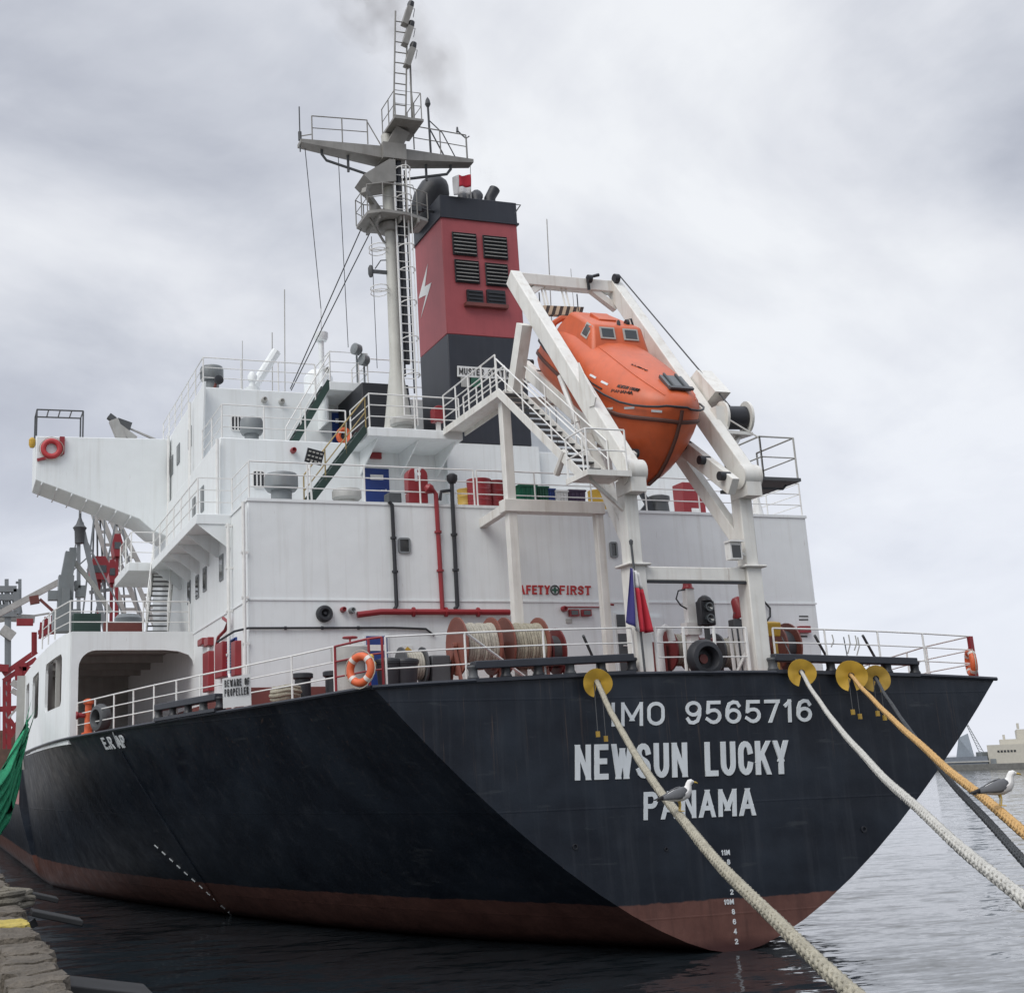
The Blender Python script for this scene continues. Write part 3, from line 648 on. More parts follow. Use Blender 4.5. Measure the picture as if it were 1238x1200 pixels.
# aft frame plate with a rounded opening
xl, xr_ = -hb1(BY)+.03, -XH; ol, orr, ot = P(95, 800, 'y', BY).x, P(237, 800, 'y', BY).x, P(150, 785.5, 'y', BY).z
rr_ = .55; arc = [(ol+rr_-rr_*math.cos(R(t)), ot-rr_+rr_*math.sin(R(t))) for t in range(0, 91, 15)]
arc2 = [(xr_-.05-.9+.9*math.sin(R(t)), ot-.32+.32*math.cos(R(t))) for t in range(0, 91, 30)]
edge = arc+arc2+[(xr_, ot-.5)]; prof = [(xl, z0), (ol, z0)]+edge+[(xr_, zt), (xl, zt)]
def strip_y(mb, quads, y, th):
    idx = {}; vs_ = []; fs_ = []
    def vi(p, k):
        key = (round(p[0], 4), round(p[1], 4), k)
        if key not in idx: idx[key] = len(vs_); vs_.append(V((p[0], y+k*th, p[1])))
        return idx[key]
    for q in quads:
        fs_.append(tuple(vi(p, 0) for p in q)); fs_.append(tuple(vi(p, 1) for p in reversed(q)))
    n = len(prof)
    for a, b_ in zip(prof, prof[1:]+prof[:1]): fs_.append((vi(a, 0), vi(b_, 0), vi(b_, 1), vi(a, 1)))
    mb.add(vs_, fs_)
top_pts = [(x, zt) for x, z in edge]
quads = [[(xl, z0), (ol, z0), edge[0], (xl, zt)], [(xl, zt), edge[0], (ol, zt)]]+[[edge[i], edge[i+1], top_pts[i+1], top_pts[i]] for i in range(len(edge)-1)]
strip_y(mb, quads, BY, .12); bul = mb.build('side_bulwark', WHITE, ship, smooth=30)
# outer plating with three ports (strips around the openings)
mb = MB()
def op(y, z): return V((outer(y)+.03, y, z))
ports = [(16.8, 21.0), (23.4, 26.6), (28.6, 30.6)]; pz0, pz1 = 6.35, 8.0
edges = sorted({BY+.13, 32, *[e_ for p in ports for e_ in p], *np.arange(16.2, 32, 1.2)})
for a, b_ in zip(edges[:-1], edges[1:]):
    inside = any(p[0]-1e-6 <= a and b_ <= p[1]+1e-6 for p in ports)
    for za, zb in (((5.12, pz0), (pz1, zt)) if inside else ((5.12, zt),)):
        q = [op(a, za), op(b_, za), op(b_, zb), op(a, zb)]; mb.add(q+[p+V((.1, 0, 0)) for p in q], [(0, 1, 2, 3), (7, 6, 5, 4), (0, 4, 5, 1), (1, 5, 6, 2), (2, 6, 7, 3), (3, 7, 4, 0)])
mb.build('outer_plating', WHITE, bul, smooth=20)
mb = MB()
for a, b_ in ports:      # rounded corner fillets
    for y, s1 in ((a, 1), (b_, -1)):
        for z, s2 in ((pz0, 1), (pz1, -1)):
            k_ = .3; q = [(y, z), (y+s1*k_, z)]+[(y+s1*(k_-k_*math.sin(R(t))), z+s2*(k_-k_*math.cos(R(t)))) for t in (22, 45, 67, 90)]
            mb.prism([op(yy, z_)+V((.005, 0, 0)) for yy, z_ in q], (.09, 0, 0))
mb.build('port_fillet', WHITE, bul, smooth=20)
mb = MB(); mb.box(-XH+.001, -XH+.15, YF-.1, 31.6, 4.6, ZL1); mb.build('darkening_wall', WHITE, bul)  # added wall: closes the gap ahead of the house to darken the passage
mb = MB(); mb.box(-13.5, -5, 31.5, 31.6, 4.6, ZL1); mb.build('darkening_bulkhead', GREYW, bul)  # added bulkhead: shuts the forward end so the passage looks dark
mb = MB()
for y in (18.5, 21.9, 25, 27.7): mb.box(-12.9, -12.75, y, y+.12, 5.2, 8.4); mb.box(-12.8, -XH, y, y+.1, 8.15, 8.4)
mb.build('passage_frames', GREYW, bul)
# ------------------------------------------------------------------ railings
def stern(x, y=.25): return V((x, y, deck_z(x)))
def port(y, ins=.16): return V((-hb1(y)+ins, y, deck_z(hb1(y))))
mb = MB(); railing(mb, [stern(x) for x in (-7.55, -5.75, -3.9, -1.72)], 1.0, 3); mb.tube([stern(-5.7)+V((0, .05, 1.0)), stern(-3.9)+V((0, .9, 0))], .03, 6); mb.build('railing', WCLEAN, ship)
mb = MB(); railing(mb, [stern(x) for x in (-1.13, -.4, .4, 1.25)], 1.0, 3, pr=.04); mb.build('railing', WCLEAN, ship)
mb = MB(); railing(mb, [stern(x) for x in (1.98, 3.4, 4.9, 6.2, 7.62)], 1.0, 3); mb.build('railing', WCLEAN, ship)
mb = MB(); railing(mb, [V((7.62+.0, .26, deck_z(7.62))), V((8.15, 2.4, deck_z(8.15))), V((9.1, 5, deck_z(9.1))), V((10.3, 8.2, deck_z(10.3)))], 1.0, 3); mb.build('railing', WCLEAN, ship)
mb = MB(); railing(mb, [port(1.75), port(.35), stern(-7.62, .26)], 1.0, 3, .026); lab(mb.build('railing', RED, ship), 'red painted corner of the stern guard rail')
mb = MB(); railing(mb, [port(y) for y in (15.3, 12.5, 10, 7.6, 5.5, 3.6, 1.8)], 1.0, 3); mb.build('railing', WCLEAN, ship)
# boat-deck rails, gallery, upper tiers
bz = ZT1
mb = MB(); railing(mb, [(-9.75, 18.1, bz), (-9.75, 9.78, bz), (-XH+.06, 9.78, bz), (-XH+.06, YH+.06, bz), (-2.2, YH+.06, bz)], 1.05, 3); mb.build('railing', WCLEAN, ship)
mb = MB(); railing(mb, [(-2.1, YH+.06, bz), (XH-.06, YH+.06, bz), (XH-.06, YH+3.5, bz)], 1.05, 3, step=1.9); mb.build('railing', WCLEAN, ship)
mb = MB(); railing(mb, [(-9.75, 18.2, bz), (-10.5, 18.2, bz), (-10.5, 21.1, bz)], 1.05, 3); mb.build('railing', WCLEAN, ship)
mb = MB(); railing(mb, [(-8.72, 14.5, ZT2), (-8.72, Y2+.06, ZT2), (-4.8, Y2+.06, ZT2)], 1.05, 3); mb.build('railing', WCLEAN, ship)
mb = MB(); railing(mb, [(-4.66, Y2, ZT2), (-4.66, 9.42, ZT2), (-1.78, 9.42, ZT2)], 1.05, 3); mb.build('railing', WCLEAN, ship)
mb = MB(); railing(mb, [(-8.58, 23.5, ZT3), (-8.58, Y3+.06, ZT3), (-4.7, Y3+.06, ZT3)], 1.05, 3); mb.build('railing', WCLEAN, ship)
mb = MB(); railing(mb, [(-3.1, Y3+.1, ZT3), (-.3, Y3+.1, ZT3)], 1.4, 3); mb.build('railing', WCLEAN, ship)
ua, ub = P(400, 463, 'y', 13.2).x, P(446, 474, 'y', 13.2).x
mb = MB(); railing(mb, [(ua, Y3, 16.5), (ua, 13.26, 16.5), (ub, 13.26, 16.5), (ub, Y3, 16.5)], 1.05, 3); mb.build('railing', WCLEAN, ship)
mb = MB(); railing(mb, [(-XH-.1, BY+.3, zt), (-10.4, BY+.3, zt), (-12.7, BY+.3, zt), (-13.0, 18, zt), (-13.2, 21, zt)], 1.0, 3); mb.build('railing', WCLEAN, ship)
# ------------------------------------------------------------------ stairways
def stair(name, foot, head, wd, w_=.7, m_=WCLEAN, tread=DGREY, n=12, rail=WCLEAN, side=(True, True)):
    foot, head, wd = V(foot), V(head), V(wd).normalized(); root = None
    mb = MB()
    for s_ in (-1, 1): mb.beam(foot+wd*s_*w_/2, head+wd*s_*w_/2, .04, .22)
    root = mb.build(name, m_, ship)
    run = head-foot; fl = V((run.x, run.y, 0)).normalized()
    for k in range(1, n+1): mb = MB(); p = foot+run*(k-.5)/n; mb.obox(p, wd*(w_/2-.02), fl*.11, V((0, 0, .015))); mb.build('tread', tread, root)
    mb = MB()
    for s_, on in zip((-1, 1), side):
        if on:
            o_ = wd*s_*w_/2
            mb.tube([foot+o_+V((0, 0, .95)), head+o_+V((0, 0, .95))], .022, 6); mb.tube([foot+o_+V((0, 0, .5)), head+o_+V((0, 0, .5))], .018, 6)
            for k in range(4): p = (foot+o_).lerp(head+o_, k/3); mb.tube([p, p+V((0, 0, .95))], .022, 6)
    mb.build('handrail', rail, root); return root
fx = P(384, 602, 'z', ZT1); hx = P(437, 530, 'y', 10.6)
stair('stairway', (fx.x, 9.0, ZT1), (-4.75, 9.9, ZT2), (0, 1, 0), .75, DGREEN, rail=mat('dull_yellow_rail', (.33, .25, .10), .5, .2), side=(True, False))
stair('stairway', (P(348, 535, 'y', 13.0).x, 13.6, ZT2), (ua-.02, 13.6, 16.5), (0, 1, 0), .75, DGREEN, rail=WCLEAN, side=(True, False))
stair('stairway', (-9.9, 15.9+.4, zt), (-9.3, 18.9, ZT1-.3), (1, 0, 0), .7, GREYW)

# ------------------------------------------------------------------ funnel
FX0, FX1, FY0, FY1 = -1.38, 1.36, 11.0, 14.05
FZ = (14.0, 17.63, 21.72, 22.5)
mb = MB()
def fun_ring(z, e_=0): return [V((FX0-e_, FY0-e_, z)), V((FX1+e_, FY0-e_, z)), V((FX1+e_, FY1-.5, z)), V((FX1-.5, FY1+e_, z)), V((FX0+.5, FY1+e_, z)), V((FX0-e_, FY1-.5, z))]
def ringbox(mb, z0, z1, e_=0):
    a, b_ = fun_ring(z0, e_), fun_ring(z1, e_); n = len(a); mb.add(a+b_, [(i, (i+1) % n, n+(i+1) % n, n+i) for i in range(n)]+[tuple(range(n))[::-1], tuple(range(n, 2*n))])
ringbox(mb, FZ[0], FZ[1]); funnel = mb.build('funnel', NAVY, ship, bevel=.03)
lab(funnel, 'black base of the funnel with a red upper casing')
mb = MB(); ringbox(mb, FZ[1]+.002, FZ[2]); mb.build('red_casing', FRED, funnel, bevel=.03)
mb = MB(); ringbox(mb, FZ[2]+.002, FZ[3], .02); mb.build('black_top', NAVY, funnel, bevel=.02)
mb = MB(); ringbox(mb, FZ[2]-.03, FZ[2]+.03, .06); mb.build('rim', NAVY, funnel)
for px0, py0, px1, py1 in ((547, 283, 575, 309), (584, 287, 612, 313), (550, 316, 578, 342), (587, 320, 613, 346)):
    a, b_, c, d = px_rect(px0, py0, px1, py1, FY0); mb = MB()
    mb.box(a, b_, FY0-.02, FY0+.01, c, d); mb.tube([(a, FY0-.05, c), (b_, FY0-.05, c), (b_, FY0-.05, d), (a, FY0-.05, d)], .035, 4, closed=True); fr = mb.build('louvre', BLACK, funnel)
    for k in range(6):
        z = c+(d-c)*(k+.5)/6; mb = MB(); mb.obox(((a+b_)/2, FY0-.08, z), ((b_-a)/2-.03, 0, 0), (0, .035, .012), (0, .004, -.012)); mb.build('slat', GREYW, funnel)
for px0, py0, px1, py1 in ((564, 352, 583, 371), (588, 352, 610, 373)):
    a, b_, c, d = px_rect(px0, py0, px1, py1, FY0); mb = MB(); mb.box(a, b_, FY0-.1, FY0+.01, c, d)
    for k in range(4): mb.box(a+.03, b_-.03, FY0-.14, FY0-.09, c+.08+k*.13, c+.14+k*.13)
    mb.build('exhaust_grille', BLACK, funnel)
mb = MB(); a, b_, c, d = px_rect(561, 369, 612, 373, FY0); mb.box(a, b_, FY0-.2, FY0, c, d); mb.build('grille_ledge', DRED, funnel)
mb = MB(); mb.box(-1.6, 1.6, FY0+.02, Y2+.02, ZT1+.02, FZ[0]-.01); mb.build('casing', WHITE, house2)
# lightning emblem on the port face (plane x = FX0)
def onf(px, py): p = P(px, py, 'x', FX0-.012); return p
bolt = [(517, 319), (506, 361), (515, 356.5), (508.5, 385), (521.5, 341.5), (513.5, 346.5)]
mb = MB(); mb.prism([onf(*q) for q in bolt], (.01, 0, 0)); mb.build('lightning_emblem', CANVAS, funnel, smooth=0)
# tops: big cowl and exhaust pipes
mb = MB(); c = V((-1.05, 13.0, 22.4))
cow = [(0, 0, .0, .62), (.02, -.05, .6, .62), (.12, -.15, .95, .6), (.3, -.3, 1.2, .56)]
c0 = P(531, 236, 'y', 12.2)
mb.tube([c0+V((-.45, .3, -1.1)), c0+V((-.4, .3, -.5)), c0+V((-.28, .27, -.1)), c0+V((-.1, .2, .2)), c0+V((.06, .1, .33)), c0+V((.2, 0, .42)), c0+V((.3, -.05, .46))], [.5, .54, .57, .57, .52, .38, .12], 20)
for px, py, r_, hh in ((559, 240, .17, .3), (566, 239, .17, .32), (576, 239, .2, .38)):
    p = P(px, py, 'y', 12.2); mb.tube([(p.x, 12.2, 22.3), (p.x, 12.2, p.z), (p.x+.05, 12.3, p.z+.14), (p.x+.18, 12.5, p.z+.2)], r_, 12)
p = P(592, 240, 'y', 12.2); q = P(598, 229, 'y', 12.2); mb.tube([(p.x, 12.2, 22.3), p, q], .2, 12)
mb.build('exhaust_pipe', BLACK, funnel)
mb = MB(); p = P(621, 247, 'y', FY0); mb.tube([p, p+V((.25, 0, 0)), p+V((0, 0, -.35))], .025, 5); mb.tube([p+V((0, -.02, -.75)), p+V((.12, -.02, -.75))], .03, 5); mb.build('bracket', DGREY, funnel)
mb = MB()
for k in range(3): q = V((FX0-.02, 11.6+k*.85, 22.4-.25)); mb.tube([q, q+V((-.35, 0, .05))], .05, 6); mb.lathe(q+V((-.35, 0, .05)), (-1, 0, 0), [(0, .09), (.16, .09)], 8)
mb.build('funnel_lamp', BLACK, funnel)
# ------------------------------------------------------------------ mast
MASTG = mat('mast_grey', (.25, .245, .23), .55, .25, rust=.6, streak=.4, dirt=(.12, .10, .08))
MASTP = mat('mast_paint', (.50, .50, .46), .5, .15, rust=.5, streak=.35, dirt=(.25, .22, .17))
MX, MY = -3.27, 10.75
mast = MB(); mast.lathe((MX, MY, ZT2), (0, 0, 1), [(0, .55), (.5, .44), (2.0, .25), (2.4, .2), (7, .18), (10.4, .17)], 20); mast = mast.build('mast', MASTP, ship)
lab(mast, 'white tubular mast with cross arms, ladder and platforms')
mb = MB(); ladder(mb, (MX+.27, MY-.42, ZT2+.4), (MX+.27, MY-.42, 23.6), .42, (1, 0, 0), .3, .028, .016)
mb.build('ladder', WCLEAN, mast)
mb = MB(); mb.box(MX+.21, MX+.34, MY-.36, MY-.28, ZT2+2.4, 23.8); mb.tube([(MX+.18, MY-.3, ZT2+2.0), (MX+.18, MY-.3, 23.8)], .035, 6); mb.tube([(MX+.5, MY-.2, ZT2+1.5), (MX+.5, MY-.2, 23.0)], .025, 6); mb.build('cable_tray', BLACK, mast)
mb = MB()
for z in (15.9, 17.1, 18.3, 19.4, 20.2, 21.9, 22.9):
    mb.tube([(MX+.36+.26*math.cos(R(t)), MY-.35-.42*math.sin(R(t)), z) for t in range(-10, 200, 30)], .02, 5)
for t in (0, 60, 120, 180): mb.tube([(MX+.36+.26*math.cos(R(t)), MY-.35-.42*math.sin(R(t)), 15.9) , (MX+.36+.26*math.cos(R(t)), MY-.35-.42*math.sin(R(t)), 22.9)], .014, 4)
for z in (18.9, 20.3): mb.tube([(MX-.45-.28*math.cos(R(t)), MY+.36*math.sin(R(t)), z) for t in range(0, 360, 36)], .018, 5, closed=True); mb.tube([(MX, MY, z-.08), (MX-.7, MY, z-.08)], .02, 5); mb.tube([(MX-.45-.28*math.cos(R(t)), MY+.36*math.sin(R(t)), z-.15) for t in range(0, 360, 36)], .014, 5, closed=True)
mb.build('ladder_cage', WCLEAN, mast)
# radar platform
zpl = 21.15
mb = MB(); c_ = [(-.95, -.6), (-.5, -.85), (.3, -.8), (1.15, -.45), (1.15, .45), (.4, .8), (-.6, .85), (-.95, .6)]
mb.prism([(MX+x, MY+y, zpl) for x, y in c_], (0, 0, .1)); mb.mat(1)
for x in (-.6, .1, .7): mb.box(MX+x, MX+x+.06, MY-.7, MY+.7, zpl-.16, zpl-.002)
mb.build('radar_platform', [MASTG, MASTG], mast)
mb = MB(); railing(mb, [(MX+x, MY+y, zpl+.1) for x, y in (c_[3], c_[2], c_[1], c_[0], c_[7], c_[6], c_[5], c_[4])], .9, 2, .018, .6); mb.build('railing', MASTG, mast)
mb = MB(); mb.beam((MX-.8, MY-.3, zpl), (MX-.2, MY, zpl-.7), .06, .06); mb.beam((MX+.9, MY-.2, zpl), (MX+.2, MY, zpl-.7), .06, .06)
mb.lathe((MX, MY, zpl-.3), (0, 0, 1), [(0, .34), (.1, .38), (.25, .38)], 14); mb.build('platform_brace', MASTG, mast)
mb = MB(); mb.lathe((MX+.75, MY-.3, zpl+.1), (0, 0, 1), [(0, .14), (.35, .14)], 10); mb.box(MX+.6, MX+.95, MY-.45, MY-.1, zpl+.35, zpl+.5); mb.mat(1); mb.tube([(MX+.45, MY-.4, zpl+.1), (MX+.45, MY-.4, zpl+1.4)], .02, 5); mb.tube([(MX+.3, MY-.4, zpl+1.25), (MX+.7, MY-.4, zpl+1.25), (MX+.75, MY-.4, zpl+1.0)], .016, 5); mb.build('mast_instrument', [DGREY, MASTG], mast)
# radar scanner under the cross arms on the forward side
mb = MB(); mb.prism([(MX-1.0, MY-.5, 22.55), (MX-.1, MY-.5, 23.2), (MX+.1, MY-.5, 23.2), (MX+.1, MY-.5, 22.45), (MX-.7, MY-.5, 22.25)], (0, 1.0, 0)); mb.build('radar_bracket', MASTG, mast)
mb = MB(); mb.beam((MX-1.05, MY-.6, 21.95), (MX-.15, MY+.25, 21.5), .16, .2); mb.lathe((MX-.6, MY-.15, 21.45), (0, 0, 1), [(0, .14), (.3, .14)], 10); mb.build('radar_scanner', MASTG, mast)
# cross arms
za = 23.45
def arm(s_):
    tip = V((MX+s_*2.98, MY, za+.2)); root_ = V((MX+s_*.3, MY, za+.05)); mb = MB()
    a = [root_+V((0, -.34, -.2)), root_+V((0, .34, -.2)), root_+V((0, .34, .22)), root_+V((0, -.34, .22))]
    c = [tip+V((0, -.22, -.07)), tip+V((0, .22, -.07)), tip+V((0, .22, .05)), tip+V((0, -.22, .05))]
    mb.add(a+c, [(0, 1, 2, 3), (7, 6, 5, 4)]+[(i, (i+1) % 4, 4+(i+1) % 4, 4+i) for i in range(4)])
    mb.mat(1); mb.tube([tip+V((-s_*.75, 0, -.06)), tip+V((-s_*.75, 0, -.3)), tip+V((-s_*.9, 0, -.5)), V((MX+s_*.2, MY, za-.75))], .05, 6)
    mb.tube([V((MX+s_*1.35, MY, za-.02)), V((MX+s_*1.35, MY, za-.62))], .045, 5)
    return mb.build('cross_arm', [MASTG, DGREY], mast)
arm(-1); arm(1)
mb = MB(); railing(mb, [(MX-2.6, MY-.22, za+.25), (MX-1.6, MY-.26, za+.28), (MX-.75, MY-.3, za+.3)], .85, 2, .02, .8); railing(mb, [(MX+.85, MY-.3, za+.3), (MX+1.8, MY-.26, za+.28), (MX+2.75, MY-.22, za+.25)], .85, 2, .02, .8)
mb.tube([(MX-.75, MY-.3, za+1.1), (MX-.3, MY-.3, za+.3)], .02, 5); mb.tube([(MX-2.6, MY-.22, za+.45), (MX-2.95, MY, za+.45)], .02, 5); mb.build('railing', MASTG, mast)
# top platform and lantern tower
tz = 24.35; px_, py_ = MX+.42, MY-.55
mb = MB(); mb.box(px_-.5, px_+.5, py_-.55, py_+.85, tz, tz+.08); mb.beam((MX, MY, za), (px_, py_+.2, tz), .5, .5, (0, 1, 0)); mb.box(MX-.3, MX+.5, MY-.5, MY+.4, za-.2, za+.35); mb.build('top_platform', MASTG, mast)
mb = MB(); railing(mb, [(px_-.45, py_+.8, tz+.08), (px_-.45, py_-.5, tz+.08), (px_+.45, py_-.5, tz+.08), (px_+.45, py_+.8, tz+.08)], .95, 2, .018, .6); mb.build('railing', MASTG, mast)
t0, t1 = V((px_-.02, py_-.05, tz)), PD(489, 12, 1); t1 = P(488, 15, 'y', MY-.55)
mb = MB(); ladder(mb, t0+V((-.14, 0, 0)), t1+V((-.08, 0, 0)), .42, (1, 0, 0), .36, .03, .022); mb.tube([t0+V((.42, .3, 0)), t1+V((.15, 0, -1.6))], .035, 6); mb.tube([t0+V((.35, -.1, 0)), t1+V((.12, 0, -2.6))], .03, 6); mb.build('lantern_tower', MASTG, mast)
for px, py in ((492, 20), (492.5, 44), (495, 70)):
    p = P(px, py, 'y', MY-.6); mb = MB(); d_ = V((.28, 0, .85)).normalized(); mb.obox(p, d_*.36, V((0, .13, 0)), d_.cross(V((0, 1, 0)))*.10); mb.mat(1); mb.lathe(p+d_*.36, d_, [(0, .1), (.12, .12), (.24, .1), (.28, .03)], 10); mb.tube([p+d_*.3, p+d_*.3+V((.2, 0, .05)), p+V((.22, 0, 0))], .012, 4)
    mb.build('navigation_light', [MASTG, BLACK], mast)
# aerials on the arms
mb = MB()
mb.tube([(MX-2.95, MY, za-.1), (MX-2.95, MY, za+1.5)], .022, 5); mb.lathe((MX-2.95, MY, za+.3), (0, 0, 1), [(0, .06), (.3, .06)], 8)
q = V((MX+1.55, MY, za+.3)); mb.tube([q, q+V((-.02, 0, 1.9))], .04, 6); mb.lathe(q+V((-.02, 0, 1.8)), (0, 0, 1), [(0, .05), (.1, .1), (.25, .07), (.36, .01)], 10); mb.tube([q+V((.5, 0, 0)), q+V((0, 0, 1.0))], .025, 5); mb.tube([q+V((.9, 0, 0)), q+V((.45, 0, .9)), q+V((0, 0, 1.3))], .02, 5)
q = V((MX+2.85, MY, za+.2)); mb.tube([q, q+V((0, 0, .95))], .03, 5); mb.tube([q+V((-.3, 0, 1.15)), q+V((0, 0, .9)), q+V((.12, 0, 1.0))], .025, 5); mb.lathe(q+V((-.3, 0, 1.1)), (0, 0, 1), [(0, .05), (.18, .03)], 8)
mb.build('aerial', DGREY, mast)
# cargo gaff lamp halfway up the mast
mb = MB(); p = P(450, 328, 'y', MY); mb.beam(p, (MX, MY, p.z), .1, .1); mb.tube([p+V((.1, 0, .1)), p+V((.3, 0, .4)), (MX, MY, p.z+.45)], .02, 5); mb.lathe(p+V((-.05, 0, -.2)), (0, 0, 1), [(0, .05), (.1, .09), (.3, .09), (.4, .04)], 8); mb.build('mast_lamp', DGREY, mast)
# stays and halyards
mb = MB()
for a, b_, r_ in (((437, 276, MY), (351, 470, 15.4), .022), ((447, 282, MY), (352, 472, 15.4), .022), ((368, 172, MY), (388, 373, 14.5), .013), ((409, 190, MY), (421, 420, 14.5), .012), ((449, 286, MY), (456, 445, 14.5), .011)):
    mb.tube([P(a[0], a[1], 'y', a[2]), P(b_[0], b_[1], 'y', b_[2])], r_, 4)
mb.build('stay_wire', DGREY, mast)
# whip aerials on the bridge top
mb = MB()
for px, y0, y1, Y, r_ in ((344, 470, 350, 18, .02), (329, 470, 402, 18, .02), (388, 440, 370, 17, .012), (293, 470, 412, 19, .014), (663, 335+60, 265, 13, .02), (692, 350, 325, 13, .012)):
    a = P(px, y0, 'y', Y); mb.tube([(a.x, Y, ZT3 if px < 600 else ZT2), P(px-2 if px > 600 else px, y1, 'y', Y)], r_, 5)
mb.build('whip_aerial', GREYW, ship)
# satellite dome and compass on the bridge roof
mb = MB(); p = P(388, 408, 'y', 16); mb.lathe((p.x, 16, ZT3), (0, 0, 1), [(0, .1), (p.z-ZT3-.15, .1), (p.z-ZT3-.14, .2), (p.z-ZT3, .26), (p.z-ZT3+.16, .26), (p.z-ZT3+.2, .12)], 14); mb.build('satellite_dome', WHITE, ship)
mb = MB(); p = P(384, 430, 'y', 18.5); mb.lathe((p.x, 18.5, ZT3), (0, 0, 1), [(0, .55), (1.7, .55), (1.95, .35), (2.0, .05)], 18); mb.build('satellite_dome', WHITE, ship)
mb = MB(); p = P(305, 452, 'y', 16); mb.lathe((p.x, 16, ZT3), (0, 0, 1), [(0, .25), (.35, .28), (.4, .1), (.6, .1), (.62, .16), (.8, .17), (.95, .08)], 14); mb.build('compass_stand', WHITE, ship)
mb = MB(); mb.tube([P(305, 470, 'y', 17), P(334, 425, 'y', 17)], .18, 10); mb.build('roof_davit', WHITE, ship)
# searchlights on the landing
for px, py in ((431, 425), (440, 438)):
    p = P(px, py, 'y', 13.4); mb = MB(); mb.tube([(p.x, 13.4, 16.5), (p.x, 13.4, p.z-.15)], .035, 6); mb.lathe(p+V((.12, -.1, 0)), (-1, -.4, .1), [(0, .1), (.08, .19), (.3, .2), (.32, .15)], 12); mb.build('searchlight', GREY, ship)

# ------------------------------------------------------------------ lifeboat davit
PXL, PXR, PY = -1.46, 1.6, .35
dv = MB()
for x in (PXL, PXR): dv.box(x-.2, x+.2, PY-.2, PY+.25, 5.7, 8.35); dv.box(x-.17, x+.17, PY-.16, PY+.21, 8.35, 10.35); dv.box(x-.3, x+.3, PY-.3, PY+.35, 8.3, 8.36)
dv.box(PXL+.19, PXR-.19, PY-.12, PY+.16, 7.98, 8.30); davit = dv.build('lifeboat_davit', DAVIT, ship, bevel=.025); lab(davit, 'cream white stern davit frame carrying the lifeboat')
mb = MB(); mb.box(PXL+.2, PXR-.2, PY-.13, PY-.05, 7.92, 7.975); mb.build('cross_beam_edge', BLACK, davit)
top_y, top_z = 5.45, 17.3
for s_, x in ((-1, PXL), (1, PXR)):
    mb = MB(); a, b_ = V((x, .05, 10.45)), V((x+s_*.05, top_y, top_z)); d_ = (b_-a).normalized(); mb.beam(a-d_*.15, b_+d_*.12, .32, .46, (0, -.6, .8)); mb.build('davit_arm', DAVIT, davit, bevel=.02)
    mb = MB(); mb.lathe((x-.24, .05, 10.45), (1, 0, 0), [(0, .3), (.48, .3)], 20); mb.box(x-.2, x+.2, -.2, .5, 9.95, 10.3); mb.build('pivot', DAVIT, davit)
mb = MB(); mb.beam((PXL-.05, top_y, top_z), (PXR+.05, top_y, top_z), .34, .34); 
for s_, x in ((1, PXL), (-1, PXR)): mb.beam((x, top_y-.05, top_z-.65), (x+s_*.75, top_y-.02, top_z-.1), .2, .2)
mb.build('top_beam', DAVIT, davit, bevel=.02)
mb = MB(); mb.tube([(PXR-.9, top_y-.2, top_z-.2), (PXR-.95, top_y-.25, top_z+.15), (PXR-.6, top_y-.3, top_z+.25)], .05, 6); mb.lathe((PXR-.1, top_y-.25, top_z+.2), (1, 0, 0), [(0, .14), (.14, .14)], 12); mb.lathe((PXR-.95, top_y-.25, top_z+.12), (1, 0, 0), [(0, .12), (.12, .12)], 12); mb.build('sheave', BLACK, davit)
# lifting beam with hazard stripes, hung below the top beam
sp0, sp1 = P(654, 374, 'y', top_y-.3), P(703, 376, 'y', top_y-.3)
for k in range(12):
    a, b_ = sp0.lerp(sp1, k/12), sp0.lerp(sp1, (k+1)/12); mb = MB(); hh = V((0, 0, .13)); sk = V((.09, 0, 0)); mb.prism([a-hh, b_-hh, b_+hh+sk, a+hh+sk], (0, .2, 0)); mb.build('hazard_stripe', (mat('stripe_dark', (.05, .035, .03), .6) if k % 2 else mat('stripe_pale', (.52, .42, .30), .6)), davit, smooth=0)
mb = MB()
for f_ in (.12, .2, .62, .72): q = sp0.lerp(sp1, f_); mb.tube([q+V((.05, .1, .1)), (q.x+.05, top_y, top_z-.1)], .03, 6)
mb.build('hanger', DAVIT, davit)
mb = MB(); mb.tube([sp0+V((-.02, 0, .5)), sp0+V((-.02, 0, -.6))], .018, 5); q = sp1; mb.tube([q+V((-.1, 0, .5)), q+V((-.1, 0, 0))], .018, 5); mb.build('sling', BLACK, davit)
# falls wire along starboard arm
mb = MB(); a = V((PXR+.2, .4, 12.1)); mb.tube([V((PXR+.05, top_y-.3, top_z+.3)), a+V((.2, .6, .4))], .02, 5); mb.build('fall_wire', BLACK, davit)
# plates on the arms
mb = MB(); pl = [P(x, y, 'x', PXL-.2) for x, y in ((699, 438), (714, 470), (720, 480), (718, 490), (712, 492), (700, 462))]; mb.prism(pl, (.03, 0, 0)); mb.build('arm_plate', DAVIT, davit, smooth=0)
mb = MB(); pl = [P(x, y, 'x', PXR+.22) for x, y in ((826, 468), (842, 447), (865, 473), (850, 492), (846, 512))]; mb.prism(pl, (.45, 0, 0)); mb.build('sheave_box', DAVIT, davit, smooth=0)
# ram on port arm
mb = MB(); a, b_ = P(677, 455, 'x', PXL), P(716, 560, 'x', PXL); mb.tube([a, a.lerp(b_, .55)], .07, 10); mb.tube([a.lerp(b_, .5), b_], .045, 8); mb.build('hydraulic_ram', WCLEAN, davit)
mb = MB(); a, b_ = P(634, 392, 'x', -1.75), P(622, 474, 'x', -1.75); mb.beam(a, b_, .3, .4, (0, 1, 0)); mb.build('arm_stay', DAVIT, davit)
